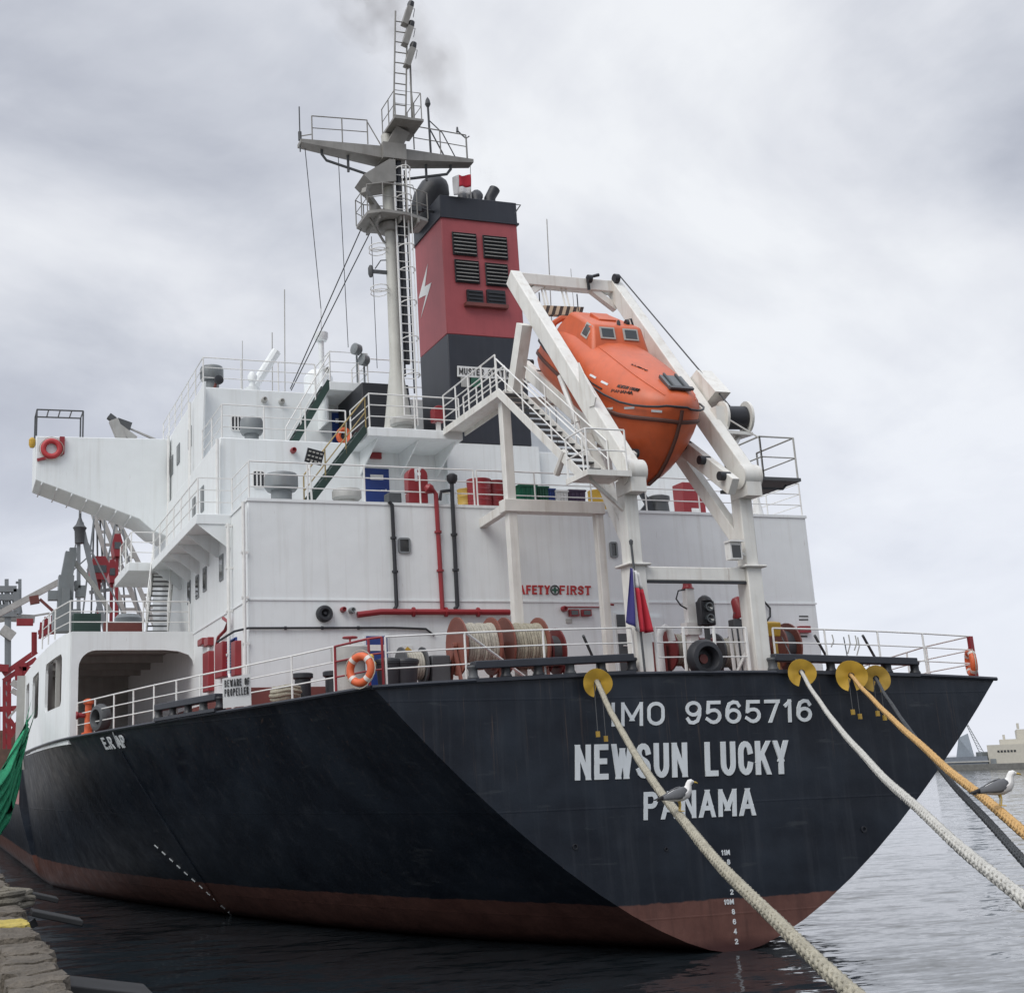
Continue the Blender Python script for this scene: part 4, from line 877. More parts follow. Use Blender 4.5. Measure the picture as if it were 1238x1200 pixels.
# launching ramp
rd = V((0, .8, .6)); rn = V((0, -.6, .8)); r0 = V((0, -.15, 10.25))
for s_, x in ((-1, -.95), (1, 1.08)):
    mb = MB(); mb.beam(r0+V((x, 0, -.1))+rd*(1.3 if s_ < 0 else 0), r0+V((x, 0, -.1))+rd*8.2, .2, .42, rn); mb.build('ramp_beam', DAVIT, davit, bevel=.015)
    for k in range(8):
        q = r0+V((x-s_*.1, 0, .05))+rd*(.25+k*.95+(1.2 if s_ < 0 else 0)); mb = MB(); mb.lathe(q+V((-.14, 0, 0)), (1, 0, 0), [(0, .11), (.28, .11)], 12); mb.build('roller', BLACK, davit)
mb = MB()
for k in range(1, 5): q = r0+rd*(1.4+k*1.6)+rn*-.35; mb.beam(q+V((-.95, 0, 0)), q+V((1.08, 0, 0)), .14, .16)
mb.build('ramp_tie', DAVIT, davit)
for x in (PXL, PXR):
    mb = MB(); xx = x*.8; mb.beam((x, PY, 8.7), (xx, 2.7, 12.0), .26, .3, (0, 0, 1)); mb.build('diagonal_strut', DAVIT, davit, bevel=.015)
# portal under the ramp head
FYP = 5.6
mb = MB()
xa, xb = P(617, 610, 'y', FYP).x, P(728, 690, 'y', FYP).x
mb.box(xa-.13, xa+.13, FYP-.13, FYP+.13, 5.8, 13.7); mb.box(xb-.11, xb+.11, FYP-.12, FYP+.12, 5.8, 10.7); mb.build('portal_post', DAVIT, davit, bevel=.015)
mb = MB(); zb = P(660, 613, 'y', FYP).z; mb.box(xa-.25, xb+.14, FYP-.2, FYP+.2, zb-.18, zb+.16); mb.beam((xa, FYP+.2, zb), (xa, YH, zb-.1), .2, .26); mb.build('portal_beam', DAVIT, davit, bevel=.015)
mb = MB(); mb.beam((xa, FYP, 13.7), (.9, FYP, 13.9), .2, .24); mb.beam((1.08, FYP, 10.6), (1.08, FYP+.3, 14.2), .2, .2, (0, 1, 0)); mb.build('ramp_head_support', DAVIT, davit)
# walkway from the funnel platform to the ramp head, and stairs down the port side of the ramp
sx0, sx1 = -2.32, -1.66
mb = MB(); mb.box(sx0, sx1, 5.3, 9.36, 13.88, 13.93); mb.box(sx0-.03, sx0, 5.3, 9.36, 13.76, 13.96); mb.box(sx1, sx1+.03, 5.3, 9.36, 13.76, 13.96)
walk = mb.build('walkway', DAVIT, ship)
mb = MB(); railing(mb, [(sx0, 9.3, 13.93), (sx0, 5.35, 13.93)], 1.05, 3, step=1.1); railing(mb, [(sx1, 9.3, 13.93), (sx1, 6.2, 13.93)], 1.05, 3, step=1.1); mb.build('railing', WCLEAN, walk)
stair('ramp_stairway', ((sx0+sx1)/2, .75, 10.42), ((sx0+sx1)/2, 5.3, 13.9), (1, 0, 0), sx1-sx0, DAVIT, DGREY, 15)
mb = MB(); mb.box(-2.75, PXL-.2, -.25, .8, 10.33, 10.36); mb.box(-2.78, PXL-.2, -.28, -.25, 10.27, 10.4); mb.box(-2.78, -2.75, -.25, .8, 10.27, 10.4); lp = mb.build('davit_platform', DAVIT, davit)
mb = MB(); railing(mb, [(-2.74, .75, 10.36), (-2.74, -.24, 10.36), (-1.75, -.24, 10.36)], 1.0, 2, step=1.2); mb.build('railing', WCLEAN, davit)
mb = MB(); mb.beam((-2.5, .2, 10.3), (PXL, PY, 9.5), .08, .08); mb.build('platform_brace', DAVIT, davit)
mb = MB(); mb.tube([P(683, 545, 'x', -2.3), P(673, 573, 'x', -2.3)], .09, 8); mb.build('stair_support', DAVIT, davit)
# starboard platform with rails
mb = MB(); mb.box(PXR+.2, 3.0, -.1, 1.5, 10.36, 10.44); mb.tube([(PXR+.2, .1, 10.2), (2.6, .1, 10.2), (2.7, .1, 10.3)], .03, 5); mb.build('davit_platform', DGREY, davit)
mb = MB(); railing(mb, [(2.0, 1.45, 10.44), (2.0, -.05, 10.44)], 1.0, 2, .022, 1.4); railing(mb, [(2.0, -.05, 10.44), (2.95, -.05, 10.44), (2.95, 1.45, 10.44)], 1.0, 2, .022, 1.4); mb.tube([(2.0, -.05, 11.4), (PXR+.1, .6, 12)], .02, 5); mb.build('railing', GREYW, davit)
# boat winch bracketed to the starboard arm
c = P(887, 505, 'x', 2.3); ax = V((1, -.15, 0)).normalized(); wr = thing('boat_winch', 'white flanged winch drum of black wire beside the lifeboat davit', 'winch', c-V((0, 0, .5)))
mb = MB(); mb.lathe(c-ax*.28, ax, [(0, .3), (.56, .3)], 22); mb.build('drum', BLACK, wr)
for k in (-.34, .3): mb = MB(); mb.lathe(c+ax*k, ax, [(0, .42), (.06, .42)], 24); mb.build('flange', DAVIT, wr)
mb = MB(); mb.lathe(c+ax*.36, ax, [(0, .1), (.14, .1)], 12); mb.build('hub', DAVIT, wr)
mb = MB(); mb.obox(c-ax*.5+V((0, 0, -.08)), ax*.14, V((0, .3, 0)), V((0, 0, .3))); mb.build('gearbox', DAVIT, wr)
mb = MB(); mb.beam(c+V((.3, 0, -.46)), V((PXR, c.y-.2, c.z-.5)), .5, .08); mb.beam(c+V((.1, 0, -.46)), V((PXR, c.y-.6, c.z-1.2)), .1, .1); mb.build('bracket', DAVIT, wr)

# ------------------------------------------------------------------ lifeboat
BO = V((0.07, .307, 11.80)); bd = V((0, .8, .6)); bn = V((0, -.6, .8))
def bp_(a, x, h): return BO+bd*a+bn*h+V((x, 0, 0))
sa = [-.02, .03, .12, .3, .6, 1.0, 1.6, 2.3, 3.0, 3.8, 4.6, 5.3, 5.9, 6.15]
sb = [.06, .28, .46, .68, .9, 1.06, 1.19, 1.26, 1.28, 1.28, 1.26, 1.22, 1.14, 1.0]
sH = [.2, .42, .52, .6, .66, .70, .74, .78, .80, .80, .78, .68, .48, .3]
sK = [-.35, -.7, -1.05, -1.5, -1.86, -1.95, -1.84, -1.64, -1.58, -1.52, -1.46, -1.42, -1.36, -1.2]
sF = [0, 0, -.02, -.07, -.16, -.26, -.34, -.37, -.37, -.36, -.35, -.34, -.33, -.33]
boat = thing('lifeboat', 'orange enclosed free-fall lifeboat resting nose-down in the stern davit', 'lifeboat', bp_(3, 0, -1.6))
def canopy(i):
    r = []
    for k in range(15):
        t_ = math.pi*k/14; cs, sn = math.cos(t_), math.sin(t_); ex = .75
        r.append(bp_(sa[i], sb[i]*math.copysign(abs(cs)**ex, cs)*(1 if abs(cs) > .02 else 0), sF[i]+(sH[i]-sF[i])*sn**.9))
    return r
def bottom(i):
    r = []
    for k in range(15):
        t_ = math.pi*k/14; cs, sn = math.cos(t_), math.sin(t_)
        r.append(bp_(sa[i], sb[i]*math.copysign(abs(cs)**(1.28 if i < 8 else 1.15), cs), sF[i]+(sK[i]-sF[i])*sn**1.12))
    return r
mb = MB(); mb.grid([canopy(i) for i in range(len(sa))]); mb.add(canopy(len(sa)-1), [tuple(range(15))]); mb.add(canopy(0), [tuple(range(15))]); mb.build('canopy', ORANGE, boat, smooth=50)
mb = MB(); mb.grid([bottom(i) for i in range(len(sa))]); mb.add(bottom(len(sa)-1), [tuple(range(15))]); mb.add(bottom(0), [tuple(range(15))])
mb.build('hull', ORANGE, boat, smooth=50)
FEND = mat('fender_dark', (.09, .035, .025), .6)
fl_ = [bp_(a, s_*b_*1.0, f_) for s_, rng in ((-1, range(len(sa)-1, -1, -1)), (1, range(len(sa)))) for a, b_, f_ in [(sa[i], sb[i], sF[i]) for i in rng]]
mb = MB(); mb.tube(fl_, .055, 8); mb.build('fender', FEND, boat)
fl2 = [p+bn*(.36-.1*abs(math.sin(i*.5)))+V((-.12*(1 if p.x > 0 else -1)*min(1, abs(p.x)), 0, 0)) for i, p in enumerate(fl_)]
mb = MB(); mb.tube([p+V((.17*(1 if p.x > 0 else -1), -.03, .03)) for p in fl2], .028, 6); mb.build('grab_line', BLACK, boat)
mb = MB(); mb.tube([bp_(-.01, 0, .3), bp_(-.05, 0, .1), bp_(-.05, 0, -.1)]+[bp_(sa[i]-.03, 0, sK[i]-.012) for i in range(6)], .05, 6); mb.build('stem_band', FEND, boat)
# bottom keel skid
mb = MB(); mb.tube([bp_(a, 0, k_-.02) for a, k_ in zip(sa[4:-1], sK[4:-1])], .07, 6); mb.build('keel', ORANGE, boat)
# conning tower
ct = [(3.35, .86, .45), (3.75, .74, 1.12), (5.35, .62, 1.02), (5.75, .78, .45)]
mb = MB(); b0 = [(3.2, .95), (5.9, .85)]; 
base_ = [bp_(3.15, -.98, .2), bp_(3.15, .98, .2), bp_(5.9, .86, .15), bp_(5.9, -.86, .15)]
mid_ = [bp_(3.4, -.84, .62), bp_(3.4, .84, .62), bp_(5.75, .76, .6), bp_(5.75, -.76, .6)]
top_ = [bp_(3.95, -.72, 1.16), bp_(3.95, .72, 1.16), bp_(5.6, .58, 1.02), bp_(5.6, -.58, 1.02)]
mb.add(base_+mid_+top_, [(i, (i+1) % 4, 4+(i+1) % 4, 4+i) for i in range(4)]+[(4+i, 4+(i+1) % 4, 8+(i+1) % 4, 8+i) for i in range(4)]+[(8, 9, 10, 11)])
tower = mb.build('conning_tower', ORANGE, boat, bevel=.09, smooth=50)
fx_ = (mid_[1]-mid_[0]).normalized(); fu = (top_[0]+top_[1]-mid_[0]-mid_[1]).normalized(); fn = fx_.cross(fu); fn = fn if fn.y < 0 else -fn
fc = (mid_[0]+mid_[1]+top_[0]+top_[1])/4
mb = MB()
for s_ in (-1, 1):
    c = fc+fx_*s_*.34+fu*.13+fn*.012; mb.obox(c, fx_*.215, fu*.17, fn*.02); mb.mat(1); mb.obox(c+fn*.006, fx_*.17, fu*.125, fn*.02); mb.mat(0)
mb.build('front_window', [GREYW, PANE], tower)
sv = (mid_[3]-mid_[0]).normalized(); su = (top_[0]+top_[3]-mid_[0]-mid_[3]); su = (su-sv*su.dot(sv)).normalized(); sn_ = su.cross(sv); sn_ = sn_ if sn_.x < 0 else -sn_
mb = MB(); c = (mid_[0]+mid_[3]+top_[0]+top_[3])/4-sv*.55+su*.06+sn_*.012; mb.obox(c, sv*.2, su*.19, sn_*.02); mb.mat(1); mb.obox(c+sn_*.006, sv*.15, su*.14, sn_*.02); mb.build('side_window', [GREYW, PANE], tower)
mb = MB(); c = fc-fu*.36+fn*.03; mb.obox(c, fx_*.19, fu*.03, fn*.012); mb.obox(c+fn*.002, fx_*.03, fu*.15, fn*.012); mb.build('cross_mark', WTEXT, tower)
mb = MB(); q = (top_[0]+top_[1])/2; mb.lathe(q+V((.1, .1, 0)), (0, 0, 1), [(0, .05), (.14, .05), (.2, .02)], 8); mb.tube([q+V((.45, .3, 0)), q+V((.45, .3, .3)), q+V((.6, .3, .34)), q+V((.66, .3, .1))], .03, 6); mb.lathe(q+V((.42, .3, .2)), (1, 0, 0), [(0, .1), (.08, .1)], 10); mb.tube([q+V((-.2, .8, 0)), q+V((-.2, .8, .4))], .02, 5); mb.build('roof_fitting', BLACK, tower)
mb = MB(); q = bp_(4.8, 0, 1.11); mb.obox(q, V((.26, 0, 0)), bd*.3, bn*.05); mb.build('roof_hatch', ORANGE, tower, bevel=.02)
# aft arch
mb = MB(); mb.tube([bp_(6.1+.05*k, -.35+x, h) for k, (x, h) in enumerate(((-.42, -.1), (-.42, .25), (-.34, .48), (-.15, .6), (.15, .6), (.34, .48), (.42, .25), (.42, -.1)))], .09, 8); mb.build('release_arch', ORANGE, boat)
# fore hatch
mb = MB(); q = bp_(.78, .12, .71); hx_ = V((1, 0, 0)); hy_ = (bd*.98+bn*.18).normalized(); hn = hx_.cross(hy_); hn = hn if hn.z > 0 else -hn
mb.obox(q, hx_*.3, hy_*.3, hn*.04); mb.mat(1)
for k in (-.16, .16): mb.obox(q+hx_*k+hn*.05, hx_*.025, hy_*.36, hn*.02)
mb.obox(q-hy_*.32+hn*.05, hx_*.32, hy_*.05, hn*.03); mb.build('fore_hatch', [PANE, DGREY], boat)
mb = MB()
for f_ in (.33, .66):      # moulded seams of the canopy
    k = int(f_*14); mb.tube([canopy(i)[k]+(canopy(i)[k]-bp_(sa[i], 0, sF[i])).normalized()*.004 for i in range(3, len(sa))], .014, 5)
mb.build('moulding_seam', ORANGE, boat)
# reflective tape patches and lettering, laid on the shell
bb = BVHTree.FromPolygons(*[(lambda o: ([boat.matrix_basis @ v.co for v in o.data.vertices], [tuple(p.vertices) for p in o.data.polygons]))(o) for o in boat.children if o.name.startswith('canopy')][0])
bb2 = BVHTree.FromPolygons(*[(lambda o: ([boat.matrix_basis @ v.co for v in o.data.vertices], [tuple(p.vertices) for p in o.data.polygons]))(o) for o in boat.children if o.name.startswith('hull')][0])
def on_boat(px, py):
    d = ray(px, py).normalized(); h1, h2 = bb.ray_cast(CAM, d), bb2.ray_cast(CAM, d); hs = [h for h in (h1, h2) if h[0] is not None]
    if not hs: return None
    h = min(hs, key=lambda h: h[3]); n = h[1]; return h[0], (n if n.dot(d) < 0 else -n)
for x, y, w_, dy in ((717, 455, 7, 4), (731, 463, 8, 4), (658, 465, 5, 4), (667, 471, 5, 4), (677, 477, 5, 4), (736, 494, 10, -1), (761, 493, 12, -.5), (794, 497, 13, 1)):
    a, c = on_boat(x-w_/2, y-dy/2), on_boat(x+w_/2, y+dy/2)
    if a and c: mb = MB(); mb.beam(a[0]+a[1]*.006, c[0]+c[1]*.006, .055, .012, a[1]); mb.build('reflective_tape', WTEXT, boat)
pts_ = [on_boat(*q) for q in ((690, 425), (697, 441), (706, 453), (716, 463), (728, 470))]
mb = MB(); mb.tube([q[0]+q[1]*.02 for q in pts_ if q], .018, 5); mb.build('painter_line', BLACK, boat)
for q in ((657, 461), (668, 467)):
    h = on_boat(*q)
    if h: mb = MB(); mb.lathe(h[0], h[1], [(-.02, .07), (.03, .07), (.03, .04), (0, .03)], 10); mb.build('side_vent', BLACK, boat)
for txt, x0, y0, x1, y1, hgt_ in (('NEWSUN LUCKY', 746, 468, 772, 474, .085), ('PANAMA', 739, 474, 765, 477, .08), ('LUCKY', 763, 441, 781, 449, .07)):
    a, c = on_boat(x0, y0), on_boat(x1, y1)
    if a and c:
        up_ = c[1].cross(c[0]-a[0]).normalized(); up_ = up_ if up_.z > 0 else -up_
        mb = MB(); text_quad(mb, txt, a[0]+a[1]*.012, c[0]+c[1]*.012, a[0]+a[1]*.012+up_*hgt_, a[1], .008, .13, .1); mb.build('boat_lettering', BTEXT, boat, smooth=0, fixn=False)

# ------------------------------------------------------------------ mooring deck: fairleads, winches, reels
def fairlead(a, b_, name='roller_fairlead', par=ship, h=.36):
    a, b_ = V(a), V(b_); d = (b_-a).normalized(); n = max(3, round((b_-a).length/.75)); mb = MB(); up_ = V((0, 0, 1))
    mb.beam(a+up_*h, b_+up_*h, .3, .17); root = mb.build(name, NAVY, par, bevel=.02)
    mb = MB(); mb.beam(a+up_*.04, b_+up_*.04, .34, .08); mb.build('fairlead_base', NAVY, root)
    for k in range(n+1):
        p = a.lerp(b_, k/n); mb = MB(); mb.lathe(p+up_*.06, (0, 0, 1), [(0, .12), (.04, .13), (.1, .1), (.2, .1), (h-.1, .13), (h-.06, .12)], 12); mb.build('roller', BLACK if k % 3 else DGREY, root)
fairlead((P(572, 815, 'y', .1).x, .1, 5.72), (P(764, 805, 'y', .1).x, .1, 5.86))
fairlead((P(934, 803, 'y', .1).x, .1, 5.84), (P(1106, 810, 'y', .1).x, .1, 5.72))
pa, pb = port(9.6, .1), port(6.6, .1); fairlead(pa, pb)
# panama chock (round black ring) between the davit legs
def chock(c, ax, r_, label=None, hatm=BLACK):
    mb = MB(); prof = [(-.18, r_*.62), (-.16, r_*.85), (-.05, r_), (.05, r_), (.16, r_*.85), (.18, r_*.62), (.08, r_*.5), (-.08, r_*.5), (-.18, r_*.62)]
    mb.lathe(c, ax, prof, 26, cap=False); mb.box(c.x-r_*.9, c.x+r_*.9, c.y-.12, c.y+.12, c.z-r_, c.z-r_*.75) if abs(V(ax).y) > .5 else None
    o = mb.build('mooring_chock', hatm, ship); mb = MB(); mb.lathe(c-V(ax).normalized()*.1, ax, [(0, r_*.56), (.02, r_*.56)], 22); mb.mat(1); mb.lathe(c-V(ax).normalized()*.06, ax, [(0, r_*.26), (.03, r_*.24)], 16); mb.build('chock_liner', [BLACK, DRED], o); return o
c = P(852, 796, 'y', .12); chock(c, (0, -1, 0), .44)
c = P(106, 863, 'x', -12.55); mb = MB(); chock(V((port(13.7).x+.1, 13.7, port(13.7).z+.42)), (-.9, -.4, 0), .42, hatm=DGREY)
# stands, winches and reels: each a thing
def reel(name, label, cx_, cy_, cz_, r_, wd, fl, rope, group=None, core=.55, wind=True):
    t_ = thing(name, label, 'rope reel', (cx_, cy_, deck_z(cx_)), group)
    for s_ in (-1, 1): mb = MB(); mb.lathe((cx_+s_*wd/2, cy_, cz_), (s_, 0, 0), [(-.015, .1), (-.015, r_), (.03, r_), (.03, r_*.9), (.015, r_*.85), (.015, .1)], 28); mb.build('flange', fl, t_)
    if wind:
        mb = MB(); n = int(wd/.075)
        for k in range(n):
            x = cx_-wd/2+.05+k*(wd-.1)/(n-1); rr2 = r_*(.74+.03*math.sin(k*1.9)); mb.tube([(x+.01*math.sin(t*.07), cy_+rr2*math.cos(R(t)), cz_+rr2*math.sin(R(t))) for t in range(0, 360, 15)], .043, 6, closed=True)
        mb.build('wound_rope', rope, t_)
    mb = MB(); mb.lathe((cx_-wd/2, cy_, cz_), (1, 0, 0), [(0, r_*.68), (wd, r_*.68)], 20); mb.build('drum', DGREY if not wind else rope, t_)
    mb = MB()
    for s_ in (-1, 1):
        x = cx_+s_*(wd/2+.09); mb.beam((x, cy_-.45, deck_z(cx_)), (x, cy_, cz_), .07, .09); mb.beam((x, cy_+.45, deck_z(cx_)), (x, cy_, cz_), .07, .09); mb.lathe((x-.05, cy_, cz_), (1, 0, 0), [(0, .1), (.1, .1)], 10)
    mb.build('stand', fl, t_); return t_
zc_ = 6.98
WRED = mat('winch_dark_red', (.15, .025, .025), .5, .2)
reel('rope_reel', 'brown-red reel wound with pale rope, left of two, beside the blue door', -3.55, 5.0, zc_, .74, .92, BROWN, ROPEP)
reel('rope_reel', 'brown-red reel wound with tan rope next to the red end drum', -2.15, 5.2, zc_+.02, .74, .95, BROWN, ROPE1)
reel('rope_drum', 'short dark red drum at the right end of the rope reels', -1.2, 5.5, zc_-.1, .62, .35, WRED, ROPE1, wind=False)
# mooring winch, mostly behind the left reel
def winch(name, label, cx_, cy_, s=1., m1=BLACK, m2=ROPEP):
    z0 = deck_z(cx_); t_ = thing(name, label, 'winch', (cx_, cy_, z0))
    mb = MB(); mb.box(cx_-.9*s, cx_+.9*s, cy_-.4, cy_+.4, z0, z0+.15); mb.build('bedplate', m1, t_)
    mb = MB(); mb.lathe((cx_-.5*s, cy_, z0+.75*s), (1, 0, 0), [(0, .5*s), (.05, .5*s), (.05, .3*s), (.6*s, .3*s), (.6*s, .5*s), (.65*s, .5*s)], 22); mb.build('drum', m1, t_)
    mb = MB()
    for k in range(7): x = cx_-.4*s+k*.075*s; mb.tube([(x, cy_+.34*s*math.cos(R(q)), z0+.75*s+.34*s*math.sin(R(q))) for q in range(0, 360, 20)], .04, 6, closed=True)
    mb.build('wound_rope', m2, t_)
    mb = MB(); mb.box(cx_+.25*s, cx_+.8*s, cy_-.35, cy_+.35, z0+.15, z0+1.0*s); mb.lathe((cx_+.8*s, cy_, z0+.75*s), (1, 0, 0), [(0, .18*s), (.2, .14*s), (.4, .2*s), (.45, .2*s)], 14); mb.build('gearbox', m1, t_, bevel=.04)
    mb = MB(); mb.box(cx_-.75*s, cx_-.6*s, cy_-.2, cy_+.2, z0+.1, z0+.95*s); mb.build('bearing', m1, t_); return t_
winch('mooring_winch', 'black mooring winch with a coil of rope, left of the brown reels', -4.95, 5.4, .95, DGREY)
winch('mooring_winch', 'dark red mooring winch seen between the lifeboat davit legs', P(828, 785, 'y', 3.6).x, 3.6, 1.1, WRED)
winch('mooring_winch', 'dark mooring winch behind the white signal post by the right davit leg', P(884, 785, 'y', 3.4).x, 3.4, 1.0, DGREY)
reel('rope_reel', 'black and brown reel standing just right of the right davit leg', P(944, 785, 'y', 3.2).x, 3.2, 6.75, .62, .4, BROWN, ROPE4, wind=False)
# gooseneck vent pipe
p = P(800, 805, 'y', 1.2); mb = MB(); mb.tube([(p.x, 1.2, 5.9), (p.x, 1.2, 6.8), (p.x+.06, 1.2, 6.95), (p.x+.18, 1.2, 7.02), (p.x+.3, 1.2, 6.95), (p.x+.34, 1.2, 6.7)], .085, 12); tag(mb.build('gooseneck_vent', WCLEAN), 'white gooseneck vent pipe bent over behind the stern rail', 'vent pipe')
# white post with red lamp, and signal lamp box, bell-shaped horn
p = P(838, 780, 'y', 2.2); q = P(838, 712, 'y', 2.2); t_ = thing('lamp_post', 'white post with a red lamp on top between the davit legs', 'lamp post', (p.x, 2.2, deck_z(p.x)))
mb = MB(); mb.box(p.x-.11, p.x+.11, 2.1, 2.3, 5.9, q.z); mb.box(p.x-.2, p.x+.2, 2.05, 2.35, 6.95, 7.25); mb.build('post', WCLEAN, t_)
mb = MB(); mb.lathe((p.x, 2.2, q.z), (0, 0, 1), [(0, .16), (.05, .12), (.1, .11), (.28, .1), (.34, .03)], 12); mb.build('lamp', RED, t_)
mb = MB(); mb.tube([(p.x, 2.15, q.z), (p.x-.3, 2.15, q.z-.05), (p.x-.38, 2.15, q.z-.25), (p.x-.28, 2.15, q.z-.4), (p.x-.1, 2.15, q.z-.5)], .02, 5); mb.build('cable', BLACK, t_)
c = P(854, 740, 'y', 1.8); t_ = thing('signal_lamp', 'black double signal lantern standing by the white lamp post', 'lantern', (c.x, 1.8, 6.2))
mb = MB(); mb.box(c.x-.2, c.x+.2, 1.72, 1.95, c.z-.32, c.z+.28); mb.lathe((c.x, 1.83, c.z+.26), (0, 0, 1), [(0, .2), (.1, .14), (.16, .05)], 12); mb.build('housing', BLACK, t_, bevel=.03)
for dz in (-.16, .12): mb = MB(); mb.lathe((c.x, 1.74, c.z+dz), (0, -1, 0), [(0, .1), (.12, .11), (.12, .08), (.06, .02)], 14); mb.build('lens', PANE, t_)
mb = MB(); mb.box(c.x-.05, c.x+.05, 1.8, 1.9, 5.9, c.z-.3); mb.build('stand', DGREY, t_)
c = P(893, 732, 'y', 1.5); t_ = thing('davit_horn', 'red bell-mouthed cover on a dark control stand by the right davit leg', 'horn', (c.x, 1.5, 5.9))
mb = MB(); mb.lathe(c+V((-.08, 0, .2)), (.45, 0, -1), [(0, .08), (.06, .14), (.32, .2), (.42, .27), (.46, .27)], 16); mb.build('bell_cover', RED, t_)
mb = MB(); mb.tube([(c.x-.1, 1.5, 5.9), (c.x-.15, 1.5, 6.6), (c.x-.05, 1.5, c.z)], .07, 8); mb.box(c.x-.25, c.x+.1, 1.4, 1.65, 6.75, 7.25); mb.tube([(c.x+.02, 1.5, 6.8), (c.x+.2, 1.5, 6.7), (c.x+.3, 1.5, 6.4)], .06, 8); mb.build('control_stand', DGREY, t_, bevel=.02)
mb = MB()
for dx in (-.5, -.36, -.2): mb.tube([(c.x+dx, 1.2, 5.88), (c.x+dx-.03, 1.2, 7.0)], .045, 7)
mb.tube([(c.x-.5, 1.2, 5.88), (c.x-.15, 1.1, 6.5)], .04, 7); mb.build('leg_frame', WCLEAN, t_)
c = P(929, 760, 'y', 1.6); t_ = thing('deck_floodlight', 'yellow floodlight on a post beside the right davit leg', 'floodlight', (c.x, 1.6, 5.88))
mb = MB(); mb.obox(c+V((.06, 0, 0)), V((.2, 0, 0)), V((0, .14, .03)), V((0, -.04, .17))); mb.build('housing', YELLOW, t_, bevel=.03)
mb = MB(); mb.box(c.x-.2, c.x-.08, 1.5, 1.7, c.z-.2, c.z+.18); mb.build('back_box', BROWN, t_)
mb = MB(); mb.box(c.x-.16, c.x-.08, 1.55, 1.65, 5.85, c.z); mb.box(c.x+.1, c.x+.18, 1.55, 1.65, 5.85, c.z-.3); mb.build('post', YDIRT, t_)
# flood lamp fixed on the right post
c = P(882, 668, 'y', PY); mb = MB(); mb.box(c.x-.17, c.x+.14, PY-.3, PY-.08, c.z-.2, c.z+.2); mb.mat(1); mb.box(c.x-.13, c.x+.1, PY-.31, PY-.2, c.z-.16, c.z+.13); mb.mat(0); mb.box(c.x-.2, c.x+.17, PY-.38, PY-.1, c.z+.2, c.z+.24); mb.tube([(c.x+.1, PY-.2, c.z), (PXR-.1, PY-.1, c.z-.1)], .03, 5)
tag(mb.build('post_floodlight', [WCLEAN, GLASS]), 'square floodlight clamped to the right davit leg above the cross beam', 'floodlight')
# tank with wheel, bins, notices near the red corner rail
c = P(424, 800, 'y', 3.2); t_ = thing('deck_tank', 'grey round deck tank with a red hand wheel on top', 'tank', (c.x, 3.2, deck_z(c.x)))
zt_ = P(424, 781, 'y', 3.2).z
mb = MB(); mb.lathe((c.x, 3.2, deck_z(c.x)), (0, 0, 1), [(0, .34), (.75, .34), (.75, .46), (zt_-deck_z(c.x)-.04, .46), (zt_-deck_z(c.x), .42)], 24); mb.build('body', GREYW, t_)
mb = MB(); mb.tube([(c.x, 3.2, zt_), (c.x, 3.2, zt_+.2)], .025, 6); mb.tube([(c.x+.16*math.cos(R(q)), 3.2+.16*math.sin(R(q)), zt_+.2) for q in range(0, 360, 30)], .025, 6, closed=True); mb.tube([(c.x-.16, 3.2, zt_+.2), (c.x+.16, 3.2, zt_+.2)], .018, 5); mb.build('hand_wheel', RED, t_)
for k, (px, w_, h_, nm) in enumerate(((470, .32, .62, 'left'), (489, .33, .6, 'right'))):
    c = P(px, 800, 'y', 3.0); z0 = deck_z(c.x); t_ = thing('waste_bin', 'black plastic waste bin behind the red rail, the %s one of two' % nm, 'bin', (c.x, 3, z0))
    mb = MB(); mb.lathe((c.x, 3, z0), (0, 0, 1), [(0, w_*.78), (h_, w_*.95), (h_, w_*1.02), (h_+.06, w_*1.02)], 20); mb.build('tub', BLACK, t_)
    mb = MB(); mb.lathe((c.x, 3, z0+h_+.05), (0, 0, 1), [(0, w_*1.05), (.05, w_), (.09, w_*.5)], 20); mb.build('lid', BLACK, t_)
for k, (px, nm) in enumerate(((366, 'left'), (403, 'right'))):
    q = P(px, 825, 'y', 5.4); z0 = deck_z(q.x); mb = MB(); mb.lathe((q.x, 5.4, z0), (0, 0, 1), [(0, .24), (.05, .2), (.55, .2), (.58, .26), (.68, .26), (.7, .22)], 18); tag(mb.build('deck_bollard', BLACK), 'black double-bollard post on deck beside the coiled rope, the %s one' % nm, 'bollard')
# rope coil
def coil(label, c, r_, n, m_, name='rope_coil', tilt=.0, rr=.05):
    mb = MB(); pts = []
    for i in range(n*14):
        t = i/14*2*math.pi; k = i/(n*14); rad = r_*(1-.25*math.sin(k*9)**2); pts.append((c[0]+rad*math.cos(t), c[1]+rad*math.sin(t)*1.1, c[2]+rr+rr*1.5*n*k*.6+.02*math.sin(t*3)+tilt*rad*math.cos(t)))
    mb.tube(pts, rr, 7); return tag(mb.build(name, m_), label, 'rope')
q = P(345, 832, 'y', 5.0); coil('coil of tan rope heaped on deck behind the port rail', (q.x, 5.0, deck_z(q.x)), .36, 7, ROPE1)
